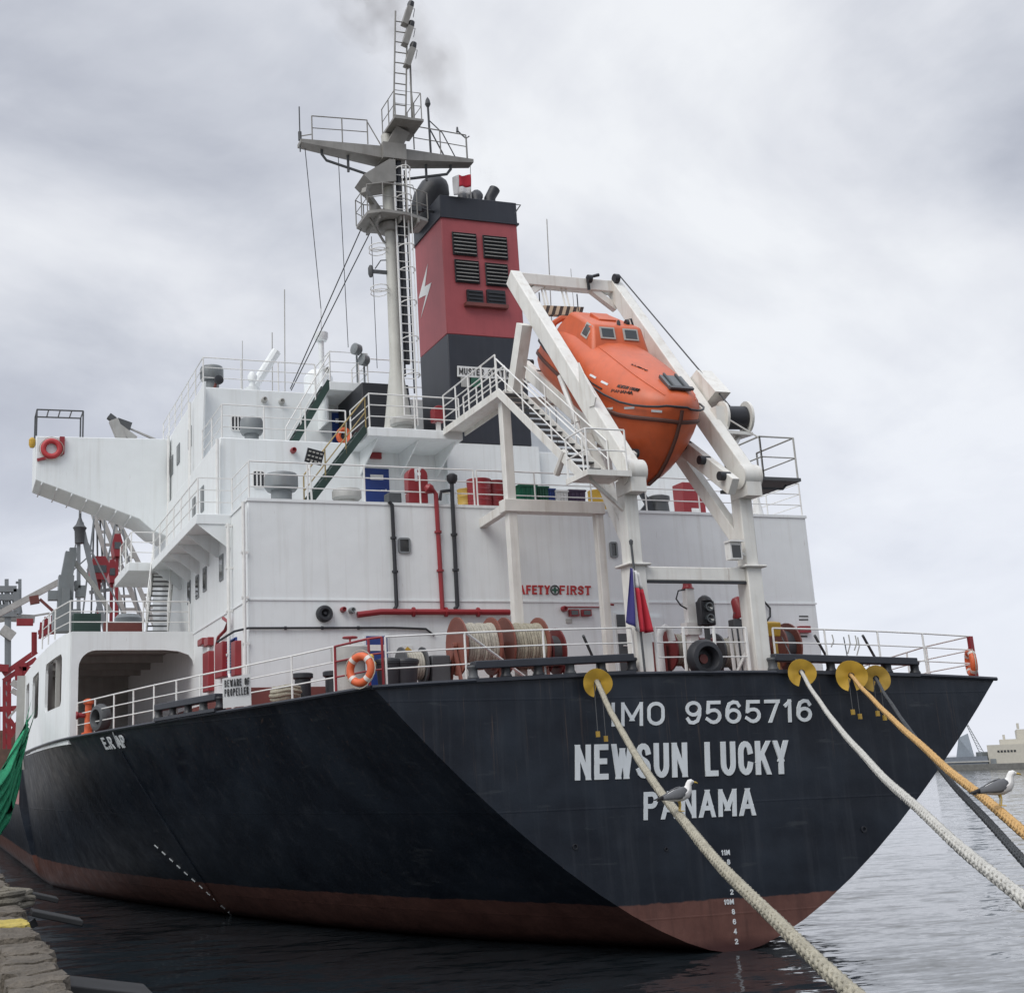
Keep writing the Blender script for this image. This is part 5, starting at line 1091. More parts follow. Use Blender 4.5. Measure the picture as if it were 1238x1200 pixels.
# notices
q = [P(x, y, 'y', YH-.02) for x, y in ((486, 780), (499, 780), (499, 797), (486, 797))]
t_ = thing('safety_notice', 'small yellow, red and blue safety notice on the wall beside the blue door', 'notice', q[3])
mb = MB(); mb.prism(q, (0, .015, 0)); mb.build('board', CANVAS, t_)
a, b_, c, d = px_rect(487.5, 781.5, 497.5, 786, YH); mb = MB(); mb.prism([(a, YH-.03, c), (b_, YH-.03, c), ((a+b_)/2, YH-.03, d)], (0, .008, 0)); mb.build('triangle', YELLOW, t_)
for y0, y1, m_ in ((787, 790, RED), (791, 795, BLUE)): mb = MB(); a, b_, c, d = px_rect(487, y0, 498, y1, YH); mb.box(a, b_, YH-.03, YH-.015, c, d); mb.build('stripe', m_, t_)
# SAFETY FIRST lettering on wall
mb = MB(); text_quad(mb, 'SAFETY', P(620, 718, 'y', YH), P(664.5, 718.4, 'y', YH), P(620, 707, 'y', YH), (0, -1, 0), .01, .19, .16, True)
text_quad(mb, 'FIRST', P(676.5, 718.5, 'y', YH), P(714, 719, 'y', YH), P(676.5, 707.5, 'y', YH), (0, -1, 0), .01, .19, .16, True)
mb.build('safety_lettering', RTEXT, house, smooth=0, fixn=False)
c = P(671, 713, 'y', YH-.01); mb = MB(); mb.tube([c+V((.13*math.cos(R(q)), 0, .13*math.sin(R(q)))) for q in range(0, 360, 24)], .02, 5, closed=True); mb.mat(1); mb.box(c.x-.09, c.x+.09, YH-.02, YH, c.z-.028, c.z+.028); mb.box(c.x-.028, c.x+.028, YH-.022, YH, c.z-.09, c.z+.09); mb.build('safety_cross', [BTEXT, GREEN], house)
# beware of propeller board hung on port rail
def bo(px, py): return P(px, py, 'y', 4.3)
q = [bo(270, 856), bo(304, 852), bo(303, 814), bo(269, 820)]
t_ = thing('warning_board', 'white board lettered BEWARE OF PROPELLER hung on the port rail', 'sign', q[0])
mb = MB(); mb.prism(q, (0, .025, 0)); mb.build('board', CANVAS, t_, smooth=0)
mb = MB(); text_quad(mb, 'BEWARE OF', bo(271.5, 830.5), bo(301.5, 827), bo(271.2, 822), (0, -1, 0), .006, .11, .11); text_quad(mb, 'PROPELLER', bo(271.5, 842), bo(300.5, 838.5), bo(271.3, 833), (0, -1, 0), .006, .11, .11); mb.build('lettering', BTEXT, t_, smooth=0, fixn=False)
# muster station board on the funnel
q = [P(x, y, 'y', FY0-.06) for x, y in ((553, 455), (624, 459), (624, 447), (553, 442))]
t_ = thing('muster_sign', 'white board lettered MUSTER STATION on the black funnel base', 'sign', q[0])
mb = MB(); mb.prism(q, (0, .03, 0)); mb.build('board', CANVAS, t_, smooth=0)
mb = MB(); text_quad(mb, 'MUSTER STATION', P(555, 452.5, 'y', FY0-.06), P(622, 456.8, 'y', FY0-.06), P(555, 444.5, 'y', FY0-.06), (0, -1, 0), .01, .14, .15); mb.build('lettering', BTEXT, t_, smooth=0, fixn=False)
for x0, x1, m_, lb, ct_ in ((557, 567, GREYW, 'small grey notice below the muster board on the funnel', 'notice'), (569, 582, GREEN, 'small green notice below the muster board on the funnel', 'notice')):
    a, b_, c, d = px_rect(x0, 456, x1, 468, FY0); mb = MB(); mb.box(a, b_, FY0-.05, FY0-.01, c, d); tag(mb.build('wall_notice', m_), lb, ct_)
# ------------------------------------------------------------------ things on the boat deck and above
def mushroom(label, px, py, Y, z0, r_, h_, m_=GREY):
    q = P(px, py, 'y', Y); t_ = thing('mushroom_vent', label, 'ventilator', (q.x, Y, z0))
    mb = MB(); mb.lathe((q.x, Y, z0), (0, 0, 1), [(0, r_*.62), (h_*.5, r_*.62)], 20); mb.build('trunk', m_, t_)
    mb = MB(); mb.lathe((q.x, Y, z0+h_*.42), (0, 0, 1), [(0, r_*.6), (0, r_*.85), (h_*.1, r_), (h_*.42, r_), (h_*.5, r_*.92), (h_*.56, r_*.5), (h_*.58, .02)], 24); mb.build('head', m_, t_); return t_
mushroom('wide grey mushroom ventilator on the boat deck left of the green stair', 340, 585, 8.3, ZT1, .47, .95)
mushroom('low grey ventilator behind the green stair foot on the boat deck', 419, 592, 8.6, ZT1, .42, .62, GREYW)
mushroom('dark grey mushroom ventilator on the deck below the bridge', 304, 515, 12.4, ZT2, .36, 1.0)
mushroom('dark mushroom ventilator at the bridge roof corner', 256, 452, 15.7, ZT3, .4, 1.0)
q = P(262, 461, 'y', 15.2); mb = MB(); mb.lathe(q, (.3, -1, .1), [(0, .08), (.1, .16), (.2, .16), (.22, .1)], 14); mb.mat(1); mb.tube([q, q+V((-.1, .1, -.35))], .05, 6); tag(mb.build('corner_searchlight', [BLACK, DRED]), 'small black searchlight at the bridge roof corner rail', 'searchlight')
mushroom('low grey round hatch vent at the foot of the mast', 488, 510, 9.9, ZT2, .42, .5, GREYW)
# fire hose stations
for lb, px, py, Y, z0, r_, h_, letter_ in (('red hose station marked F on the boat deck by the blue door', 503, 585, 8.0, ZT1, .3, .98, 'F'), ('small red hose box at the funnel platform rail', 529, 496, 9.7, ZT2, .18, .72, None)):
    q = P(px, py, 'y', Y); t_ = thing('hose_station', lb, 'hose box', (q.x, Y, z0))
    mb = MB(); zc2 = z0+(.42 if letter_ else .35); mb.prism([(q.x-r_, Y-.18, zc2), (q.x+r_, Y-.18, zc2)]+[(q.x+r_*math.cos(R(k)), Y-.18, zc2+h_*.5+r_*.75*math.sin(R(k))) for k in range(0, 181, 20)], (0, .36, 0)); mb.build('cabinet', RED, t_, bevel=.02)
    mb = MB(); mb.box(q.x-r_*.95, q.x+r_*.95, Y-.15, Y+.15, z0+.1, zc2-.03) if letter_ else mb.box(q.x-.06, q.x+.06, Y-.06, Y+.06, z0, zc2); mb.build('base', RED if letter_ else WCLEAN, t_)
    if letter_: mb = MB(); text_quad(mb, 'F', (q.x-.1, Y-.18, zc2+h_*.3), (q.x+.1, Y-.18, zc2+h_*.3), (q.x-.1, Y-.18, zc2+h_*.72), (0, -1, 0), .012, .2); mb.build('letter', WTEXT, t_, smooth=0, fixn=False)
# drums
def drum(label, px, Y, r_, h_, m_):
    q = P(px, 590, 'y', Y); mb = MB(); mb.lathe((q.x, Y, ZT1), (0, 0, 1), [(0, r_), (.03, r_*1.03), (.06, r_), (h_*.33, r_), (h_*.35, r_*1.04), (h_*.37, r_), (h_*.66, r_), (h_*.68, r_*1.04), (h_*.7, r_), (h_-.05, r_), (h_-.02, r_*1.03), (h_, r_), (h_-.02, r_*.85)], 24); return tag(mb.build('drum', m_), label, 'drum', 'drums on the boat deck')
drum('red drum on the boat deck, left of the two red drums', 579, 8.5, .36, .98, RED); drum('red drum on the boat deck, right of the two red drums', 598, 8.7, .36, .98, RED)
drum('yellowish drum half hidden left of the red drums', 563, 8.8, .26, .75, YDIRT); drum('yellow drum beside the crates under the davit platform', 722, 8.5, .30, .78, YELLOW)
def crate(label, px0, px1, Y, h_, m_, txt=None):
    a, b_ = P(px0, 597, 'y', Y).x, P(px1, 597, 'y', Y).x; t_ = thing('crate', label, 'crate', ((a+b_)/2, Y, ZT1), 'crates on the boat deck'); cx_ = (a+b_)/2; w_ = (b_-a)/2
    mb = MB(); lo_ = [(cx_+s1*w_*.9, Y+s2*.22, ZT1) for s1, s2 in ((-1, -1), (1, -1), (1, 1), (-1, 1))]; hi_ = [(cx_+s1*w_, Y+s2*.26, ZT1+h_) for s1, s2 in ((-1, -1), (1, -1), (1, 1), (-1, 1))]
    mb.add(lo_+hi_, [(i, (i+1) % 4, 4+(i+1) % 4, 4+i) for i in range(4)]+[(3, 2, 1, 0)]); inn = [(cx_+s1*(w_-.04), Y+s2*.22, ZT1+h_) for s1, s2 in ((-1, -1), (1, -1), (1, 1), (-1, 1))]; mb.add(hi_+inn, [(i, (i+1) % 4, 4+(i+1) % 4, 4+i) for i in range(4)]); mb.build('tub', m_, t_)
    mb = MB(); mb.box(cx_-w_*1.05, cx_+w_*1.05, Y-.29, Y+.29, ZT1+h_-.06, ZT1+h_-.01); mb.build('rim', m_, t_)
    mb = MB()
    for k in range(3): mb.box(cx_-w_*.7+k*w_*.5, cx_-w_*.7+k*w_*.5+.04, Y-.275, Y-.2, ZT1+.05, ZT1+h_-.08)
    mb.build('rib', m_, t_)
GRN2 = mat('crate_green', (.012, .13, .075), .45, .15)
crate('green plastic crate, larger of two, on the boat deck', 623, 645, 8.1, .74, GRN2); crate('dark green plastic crate, smaller of two, on the boat deck', 646, 659, 8.2, .74, GREEN)
crate('grey-white labelled crate between dark crates on the boat deck', 668, 682, 8.1, .62, CANVAS); crate('dark purple crate next to the yellow drum', 683, 703, 8.15, .66, PURPLE); crate('dark blue crate behind the rail post between green and white crates', 658.5, 667, 8.2, .68, BLUE)
# red locker and dark machinery right of boat
a, b_, c, d = px_rect(826, 583, 852, 616, 9.2); mb = MB(); mb.box(a, b_, 9.2, 9.8, ZT1, d); t_ = mb.build('red_locker', RED, bevel=.02); tag(t_, 'tall red locker on the boat deck behind the right davit strut', 'locker')
mb = MB(); mb.box(a+.25, a+.55, 9.17, 9.2, ZT1+.35, ZT1+.5); mb.build('label_plate', CANVAS, t_)
q = P(795, 598, 'y', 8.8); t_ = thing('boat_deck_winch', 'dark grey winch on the boat deck under the lifeboat bow', 'winch', (q.x, 8.8, ZT1))
mb = MB(); mb.lathe((q.x, 8.8, ZT1), (0, 0, 1), [(0, .36), (.08, .34), (.55, .3), (.6, .36), (.72, .36), (.78, .2)], 18); mb.build('housing', DGREY, t_)
mb = MB(); mb.beam((q.x-.3, 8.6, ZT1+.1), (q.x-.75, 8.6, ZT1+.95), .12, .16); mb.beam((q.x-.9, 8.6, ZT1), (q.x-.35, 8.6, ZT1+.6), .1, .14); mb.build('frame', BLACK, t_)
q = P(914, 600, 'y', 8.2); mb = MB(); mb.lathe((q.x, 8.2, ZT1), (0, 0, 1), [(0, .2), (.6, .1), (1.3, .05)], 10); tag(mb.build('flag_socket', WCLEAN), 'pale tapered stand on the boat deck right of the davit', 'stand')
mb = MB(); q = P(455, 608, 'y', 7.9); a_, b2 = P(468, 597, 'y', 8).x, P(484, 597, 'y', 8).x; mb.box(a_, b2, 7.9, 8.3, ZT1, ZT1+.38); tag(mb.build('deck_box', DGREY, bevel=.02), 'low dark box on deck to the right of the upper blue door', 'box')
# floodlight array
c = P(380, 552, 'y', 8.0); t_ = thing('led_floodlight', 'tilted black lamp panel with rows of bright cells at the boat deck rail', 'floodlight', (c.x, 8.0, ZT1))
u1 = V((.97, 0, -.22)).normalized(); u2 = V((.2, -.3, .93)).normalized(); nn_ = u1.cross(u2); nn_ = nn_ if nn_.y < 0 else -nn_
mb = MB(); mb.obox(c, u1*.24, u2*.2, nn_*.05); mb.build('housing', BLACK, t_)
mb = MB()
for i in range(4):
    for j in range(3): mb.obox(c+u1*(-.165+i*.11)+u2*(-.12+j*.12)+nn_*.052, u1*.035, u2*.022, nn_*.008)
mb.build('lamp_cells', LENS, t_)
mb = MB(); mb.tube([(c.x-.1, 8.0, ZT1), (c.x-.15, 8.0, c.z-.25), c-nn_*.05], .03, 6); mb.build('stand', WCLEAN, t_)
# life jacket / red bag at the upper door
q = P(416, 527, 'y', 13.4); mb = MB(); mb.tube([(q.x+.2*math.cos(R(t)), 13.4, q.z+.22*math.sin(R(t))) for t in range(0, 360, 30)], .09, 8, closed=True); tag(mb.build('lifebuoy', BUOY), 'small orange lifebuoy beside the blue door under the upper landing', 'lifebuoy')
# ------------------------------------------------------------------ lifebuoys
BW = mat('buoy_tape', (.62, .58, .54), .5)
def buoy(label, c, nrm, r_=.275, tr=.085, rm=None):
    c, nrm = V(c), V(nrm).normalized(); x = nrm.cross(V((0, 0, 1))).normalized(); y = x.cross(nrm); t_ = thing('lifebuoy', label, 'lifebuoy', c-V((0, 0, r_+tr)))
    mb = MB(); mb.tube([c+(x*math.cos(R(t))+y*math.sin(R(t)))*r_ for t in range(0, 360, 12)], tr, 12, closed=True); mb.build('ring', rm or BUOY, t_)
    for a in ((45, 135, 225, 315) if rm is None else ()): mb = MB(); mb.tube([c+(x*math.cos(R(a+k))+y*math.sin(R(a+k)))*r_ for k in (-8, 0, 8)], tr*1.06, 12); mb.build('tape_band', BW, t_)
    mb = MB()
    for a in (45, 135, 225, 315): mb.tube([c+(x*math.cos(R(a+k))+y*math.sin(R(a+k)))*(r_+tr*(1.1+.35*math.sin(R(k*2))))+nrm*.02 for k in range(0, 91, 15)], .012, 5)
    mb.build('grab_rope', ROPEP, t_); return t_
c = P(436, 809, 'y', .15); buoy('orange lifebuoy hung on the red corner of the stern rail', c, (-.9, -.62, .1))
c = P(447, 803, 'y', .1); mb = MB(); c = P(449, 801, 'y', .1); mb.lathe(c+V((0, 0, -.2)), (0, 0, 1), [(0, .04), (.12, .05), (.15, .1), (.2, .1), (.24, .06), (.34, .06), (.38, .02)], 12); tag(mb.build('buoy_light', YELLOW), 'yellow buoy light hanging beside the orange lifebuoy', 'light')
c = P(1174, 801, 'y', .4); buoy('orange lifebuoy at the far right end of the stern rail', c, (.85, -.5, 0))
mb = MB(); q = V((7.62, .26, deck_z(7.62))); mb.beam(q, q+V((0, 0, 1.0)), .1, .1); mb.build('red_rail_post', RED, ship)
c = P(62, 543, 'y', WY0); buoy('red lifebuoy mounted on the aft face of the bridge wing', c+V((0, -.1, 0)), (-.1, -1, 0), .29, .1, mat('red_buoy', (.42, .035, .04), .5, .15))
mb = MB(); q0, q1 = P(45, 556, 'y', WY0-.06), P(75, 549, 'y', WY0-.06); mb.beam(q0, q1, .1, .1); mb.box(q1.x-.1, q1.x+.08, WY0-.15, WY0, q1.z, q1.z+.65); mb.build('buoy_bracket', RED, wing)
# buoy / smoke float on port rail
t_ = thing('fire_hydrant_post', 'orange hydrant post at the forward end of the port rail', 'hydrant', port(14.9, .35))
b0_ = port(14.9, .35); mb = MB(); mb.lathe(b0_, (0, 0, 1), [(0, .2), (.08, .2), (.1, .12), (.9, .1), (.95, .16), (1.05, .16), (1.1, .05)], 12); mb.build('post', BUOY, t_)
mb = MB(); mb.lathe(b0_+V((-.1, 0, .6)), (-1, 0, 0), [(0, .08), (.2, .08), (.22, .12), (.27, .12)], 10); mb.build('outlet', RED, t_)

# ------------------------------------------------------------------ mooring lines, rat guards
def rope_pts(A, E_, s_, n=260, t1=1.):
    A, E_ = V(A), V(E_); r = []
    for i in range(n+1):
        t = t1*i/n; p = A.lerp(E_, t); p.z -= s_*4*t*(1-t)-.006*math.sin(t*41); p.x += .005*math.sin(t*29+1); r.append(p)
    return r
def strand_rope(name, label, A, E_, s_, rad, m_, pitch=.5, ns=4):
    base_pts = rope_pts(A, E_, s_, 640); mb = MB(); ln = 0; cum = [0]
    for a, b_ in zip(base_pts[:-1], base_pts[1:]): ln += (b_-a).length; cum.append(ln)
    d = (base_pts[-1]-base_pts[0]).normalized(); x = d.cross(V((0, 0, 1))).normalized(); y = x.cross(d)
    for sg in (1, -1):
      for k in range(ns):          # plaited: strands of both hands weave over and under
        ph = 2*math.pi*k/ns; mb.tube([p+(x*math.cos(sg*c/pitch*2*math.pi+ph)+y*math.sin(sg*c/pitch*2*math.pi+ph))*rad*(.62+.08*sg*math.cos(c/pitch*2*math.pi*ns)) for p, c in zip(base_pts, cum)], [rad*.4*(1+.06*math.sin(c*3.1+k)+.05*math.sin(c*7.7+2*k)) for c in cum], 5)
    o = mb.build(name, m_, smooth=80); tag(o, label, 'rope', 'mooring lines at the stern'); return base_pts
def guard(label, pts, i, r_, m_=YELLOW, ln=.45):
    c, d = pts[i], (pts[i]-pts[i+2]).normalized(); t_ = thing('rat_guard', label, 'rat guard', c-V((0, 0, r_)), 'yellow rat guards on the mooring lines')
    x = d.cross(V((0, 0, 1))).normalized(); y = x.cross(d)
    mb = MB(); n = 32; prof = [(0.0, .075), (.05, r_*.55), (.10, r_), (.085, r_)]
    vs_ = []; fs_ = []
    a0, a1 = R(-78), R(252)            # slot at the bottom
    for h_, rr2 in ((.0, .07), (-.05, r_*.55), (-.09, r_), (-.105, r_), (-.065, r_*.55), (-.015, .07)):
        for k in range(n+1): t = a0+(a1-a0)*k/n; vs_.append(c+d*(h_+(rr2/r_)**2*(.018*math.sin(2*t+i)+.012*math.sin(5*t+r_*40)))+(x*math.cos(t)+y*math.sin(t))*rr2*(1+.02*math.sin(3*t+i*2)))
    for q in range(6):
        for k in range(n): fs_.append((q*(n+1)+k, q*(n+1)+k+1, ((q+1) % 6)*(n+1)+k+1, ((q+1) % 6)*(n+1)+k))
    for k in (0, n): fs_.append(tuple(q*(n+1)+k for q in range(6)))
    mb.add(vs_, fs_); mb.build('disc', m_, t_, smooth=40)
    mb = MB(); e0 = c+V((-.08, 0, -r_*.9)); e1 = c+V((.1, 0, -r_*.9))
    for e_, l_ in ((e0, ln), (e1, ln+.1)): mb.tube([e_+V((0, 0, .25)), e_-V((0, 0, l_))], .01, 4)
    mb.mat(1)
    for e_, l_ in ((e0, ln), (e1, ln+.1)): mb.box(e_.x-.035, e_.x+.035, e_.y-.03, e_.y+.03, e_.z-l_-.12, e_.z-l_)
    mb.build('weight_cord', [DGREY, YDIRT], t_) if ln > 0 else None; return t_
RP = {}
RP[1] = strand_rope('mooring_rope', 'thick tan mooring rope nearest the viewer with a gull standing on it', (-2.87, -.1, 5.71), (-13.8, -24.6, 2.35), .85, .056, ROPE1)
RP[2] = strand_rope('mooring_rope', 'pale grey-white mooring rope from the hull number side', (2.37, -.1, 5.86), (-14.2, -24.6, 2.85), .45, .041, ROPE2)
RP[3] = strand_rope('mooring_rope', 'orange-tan mooring rope with a gull on it at the right', (3.71, -.1, 5.77), (-13.8, -24.6, 2.6), .2, .042, ROPE3)
RP[4] = strand_rope('mooring_rope', 'dark grey mooring rope running under the orange one', (4.39, -.1, 5.70), (-14.2, -24.6, 2.6), .35, .034, ROPE4)
guard('yellow rat guard disc on the tan rope at the left of the stern', RP[1], 4, .31, YELLOW, .75); guard('yellow rat guard disc on the pale rope above the last digit', RP[2], 4, .31, YELLOW, 0)
guard('larger yellow rat guard disc on the orange rope', RP[3], 4, .35); guard('dirty yellow rat guard disc on the dark rope', RP[4], 5, .31, YDIRT)
for nm, Ap, Ep in (('a', P(655/1.0+66, 797, 'y', .1), RP[1][4]), ('b', P(945, 770, 'y', .4), RP[2][4]), ('c', P(1020, 770, 'y', .4), RP[3][4])):
    mb = MB(); mb.tube([V(Ap), V(Ap).lerp(V(Ep), .5)+V((0, 0, -.06)), V(Ep)+V((0, 0, .25))], .014, 5); mb.build('lashing', DGREY, ship)
mb = MB()
for i, (px, y0, y1) in enumerate(((1006, 767, 782), (1026, 767, 790), (1034, 768, 786), (1037, 770, 792))): mb.tube([P(px, y0, 'y', .25), P(px+2, (y0+y1)/2, 'y', .22), P(px-1, y1, 'y', .25)], .016, 5)
mb.build('lashing', GREYW, ship)
mb = MB()
for px in (988, 1046, 708): mb.tube([P(px-3, 768, 'y', .3), P(px+12 if px > 800 else px+9, 795, 'y', .6)], .035, 6)
mb.build('rail_stay', DGREY, ship)
# quay bollards for the lines (just behind the frame edge)
for k, (x, y, nm) in enumerate(((-14.05, -24.9, 'nearest the corner'),)):
    mb = MB(); mb.lathe((x, y, QZ-.06), (0, 0, 1), [(0, .28), (.05, .22), (.3, .2), (.36, .3), (.46, .3), (.52, .2)], 18); tag(mb.build('quay_bollard', BLACK), 'black quay bollard holding the stern lines, %s' % nm, 'bollard', 'quay bollards')

# ------------------------------------------------------------------ gulls
GW = mat('gull_white', (.70, .69, .67), .8, .06); GG = mat('gull_grey', (.13, .135, .145), .8, .15); GB = mat('gull_black', (.012, .012, .014), .7); GY = mat('gull_beak', (.50, .34, .06), .5)
def gull(label, foot, fwd, s=1.):
    foot, fwd = V(foot), V(fwd).normalized(); sd_ = fwd.cross(V((0, 0, 1))).normalized(); u = V((0, 0, 1))
    def q(a, h, x=0): return foot+(fwd*a+u*h+sd_*x)*s
    t_ = thing('gull', label, 'gull', foot)
    spine = [(-.19, .135, .018, .012), (-.15, .145, .035, .025), (-.10, .155, .055, .045), (-.04, .165, .068, .062), (.03, .178, .072, .072), (.085, .198, .064, .068), (.115, .228, .045, .05), (.125, .262, .033, .036), (.132, .285, .031, .033), (.145, .303, .032, .033), (.165, .309, .028, .028), (.185, .305, .016, .016), (.195, .302, .006, .006)]
    rows_ = []
    for i, (a, h, w_, t2) in enumerate(spine):
        a0, h0 = spine[max(0, i-1)][:2]; a1, h1 = spine[min(len(spine)-1, i+1)][:2]; dx, dh = a1-a0, h1-h0; l_ = math.hypot(dx, dh); na, nh = -dh/l_, dx/l_
        rows_.append([q(a+na*t2*math.sin(R(k)), h+nh*t2*math.sin(R(k)), w_*math.cos(R(k))) for k in range(0, 361, 30)])
    mb = MB(); mb.grid(rows_); mb.build('body', GW, t_, smooth=80)
    for s_ in (-1, 1):      # folded wing: a curved shell from shoulder to tail
        mb = MB(); wr_ = []
        for a, h, hh, x in ((.085, .21, .028, .058), (.05, .205, .058, .073), (0, .19, .064, .077), (-.06, .178, .052, .072), (-.12, .163, .034, .052), (-.18, .15, .022, .032), (-.235, .138, .013, .018), (-.28, .128, .005, .008)):
            wr_.append([q(a, h+hh*math.sin(R(k)), s_*(x*(.72+.28*math.cos(R(k))))) for k in (-70, -35, 0, 35, 70, 88)])
        mb.grid(wr_[:6]); mb.mat(1); mb.grid(wr_[5:]); o = mb.build('wing', [GG, GB], t_, smooth=80)
        so = o.modifiers.new('solid', 'SOLIDIFY'); so.thickness = .008*s; so.offset = -1
    mb = MB(); mb.grid([[q(-.14, .15, -.03), q(-.14, .156, 0), q(-.14, .15, .03)], [q(-.24, .118, -.032), q(-.24, .124, 0), q(-.24, .118, .032)], [q(-.245, .112, -.03), q(-.245, .112, 0), q(-.245, .112, .03)], [q(-.15, .13, -.03), q(-.15, .13, 0), q(-.15, .13, .03)]]); mb.build('tail', GB, t_, smooth=60)
    mb = MB(); mb.tube([q(.185, .304), q(.215, .300), q(.232, .292), q(.236, .286)], [.011*s, .009*s, .006*s, .002*s], 8); mb.mat(1); mb.tube([q(.226, .2965), q(.237, .286)], [.0075*s, .0025*s], 8); mb.build('beak', [GY, GB], t_)
    mb = MB()
    for s_ in (-1, 1): mb.lathe(q(.163, .314, s_*.025), sd_*s_, [(0, .005*s), (.004*s, .003*s)], 8)
    mb.build('eye', GB, t_)
    for s_ in (-1, 1):
        mb = MB(); mb.tube([q(.0, .13, s_*.025), q(.012, .07, s_*.022), q(.0, .008, s_*.02)], [.012*s, .006*s, .006*s], 6)
        for k in (-.35, 0, .35): mb.tube([q(0, .008, s_*.02), q(.045*math.cos(k), .004, s_*.02+.045*math.sin(k))], .005*s, 5)
        mb.build('leg', GY, t_)
    return t_
def on_rope(pts, px):
    best = None
    for p in pts:
        d = p-CAM; z = d.dot(FW)
        if z > 1:
            x = CX+F_PX*d.dot(RT)/z
            if best is None or abs(x-px) < best[0]: best = (abs(x-px), p, z)
    return best[1], best[2]
p, z = on_rope(RP[1], 822); gull('grey and white gull standing on the tan rope before the port name', p+V((0, 0, .06)), RT+FW*.15-V((0, 0, (RT+FW*.15).z)), .88*z/12.2)
p, z = on_rope(RP[3], 1211); gull('grey and white gull perched on the orange rope over the water', p+V((0, 0, .055)), RT-FW*.1-V((0, 0, (RT-FW*.1).z)), .98*z/12.2)

# ------------------------------------------------------------------ flags
FB = mat('flag_blue', (.035, .03, .16), .8); FR_ = mat('flag_red', (.48, .025, .045), .8); FWm = mat('flag_white', (.66, .66, .66), .8)
st0, st1 = V((-1.62, -.02, 5.9)), P(763, 657, 'y', -.02)
t_ = thing('ensign', 'limp blue, white and red ensign hanging from the stern staff', 'flag', st0)
mb = MB(); mb.tube([st0, V((st1.x, -.02, st1.z))], .028, 7); mb.lathe(st1, (0, 0, 1), [(-.02, .04), (.06, .05), (.1, .02)], 8); mb.build('staff', DGREY, t_)
mb = MB(); rows_ = []; NR, NC = 14, 12
tl, bl_ = P(761, 686, 'y', -.06), P(758, 752, 'y', -.06); tr_, br_ = P(771, 692, 'y', -.06), P(787, 764, 'y', -.06)
for i in range(NR+1):
    f_ = i/NR; a = tl.lerp(bl_, f_); b_ = tr_.lerp(br_, f_); rows_.append([a.lerp(b_, j/NC)+V((0, .09*math.sin(j*1.35+f_*1.2)*(.4+.6*f_)-.03, -.10*math.sin(j/NC*3.14)*f_)) for j in range(NC+1)])
for j0, j1, i0, i1, k in ((0, 3, 0, NR, 0), (3, 6, 0, NR, 2), (6, NC, 0, 4, 2), (6, NC, 4, NR, 1)):
    mb.mat(k); mb.grid([r[j0:j1+1] for r in rows_[i0:i1+1]])
o = mb.build('cloth', [FB, FR_, FWm], t_, smooth=80); so = o.modifiers.new('solid', 'SOLIDIFY'); so.thickness = .006
mb = MB(); f0 = V((MX+2.6, MY, za)); q = P(571, 228, 'y', MY)
t_ = thing('signal_flag', 'small red and white flag flying beside the funnel top', 'flag', P(566, 235, 'y', MY))
mb.tube([P(568.5, 196, 'y', MY), P(569.5, 240, 'y', MY)], .012, 5); mb.build('halyard', GREYW, t_)
a, b_, c, d = px_rect(548, 211, 569, 233, MY); rows_ = [[V((a+(b_-a)*j/10, MY+.07*math.sin(j*.9+i*.3), c+(d-c)*i/8-.12*(1-j/10)**2)) for j in range(11)] for i in range(9)]
mb = MB(); mb.grid([r[:4] for r in rows_]); mb.grid([r[3:] for r in rows_[:4]]); mb.mat(1); mb.grid([r[3:] for r in rows_[3:]]); o = mb.build_one('cloth', [FWm, FR_], t_, 80, None, 0, True); so = o.modifiers.new('solid', 'SOLIDIFY'); so.thickness = .006

# ------------------------------------------------------------------ forward gear seen past the port side
_bj = [0]
def bar(mb, pts, Y, w_, h_=None):
    _bj[0] += 1; Y = Y+(_bj[0] % 11)*.017; w_ = w_*(1+(_bj[0] % 5)*.01)
    ps = [P(x, y, 'y', Y) for x, y in pts]
    for a, b_ in zip(ps[:-1], ps[1:]): mb.beam(a, b_, w_, h_ or w_, (0, 1, 0))
# provision crane on upper deck
Yp = 24; t0_ = P(80, 755, 'y', Yp); mb = MB(); bar(mb, [(80, 764), (80, 738)], Yp, 1.0, .9); bar(mb, [(74, 735), (83, 735)], Yp, 1.4, .9); bar(mb, [(78, 745), (80, 696)], Yp, .55, .5); bar(mb, [(80, 700), (86, 668)], Yp, .42, .45); bar(mb, [(84, 668), (92, 668)], Yp, .35)
bar(mb, [(58, 720), (74, 720)], Yp, .35); bar(mb, [(90, 708), (97, 708), (97, 722)], Yp, .35)
o = mb.build('provision_crane', GREY, ship); lab(o, 'dark grey folding crane on the upper deck')
mb = MB(); bar(mb, [(84, 672), (112, 706), (134, 740)], Yp, .16); bar(mb, [(84, 676), (70, 762)], Yp, .05); mb.build('crane_ram', GREYW, o)
mb = MB(); q = P(38, 727, 'y', Yp); bar(mb, [(68, 764), (68, 740)], Yp, .12); bar(mb, [(68, 742), (48, 724)], Yp, .1); bar(mb, [(36, 726), (47, 724)], Yp, .3, .25)
lab(mb.build('boom_lamp', DRED, ship), 'dark red bracket lamp reaching over the port side')
mb = MB(); bar(mb, [(40, 764), (40, 792)], Yp+3, .12); bar(mb, [(43, 764), (43, 790)], Yp+3, .1); bar(mb, [(46, 764), (66, 764)], Yp, .15)
for k in range(7): bar(mb, [(48+k*3, 772-k*1.5), (50+k*2.6, 752-k+6*math.sin(k*2))], Yp+2, .1)
lab(mb.build('hose_rack', RED, ship), 'red pipe rack on the upper deck edge')
mb = MB(); a, b_ = P(89, 741, 'y', 23), P(122, 760, 'y', 23); mb.box(a.x, b_.x, 23, 25, zt, a.z); tag(mb.build('deck_locker', DGREEN, bevel=.02), 'dark green locker behind the rail on the upper side deck', 'locker')
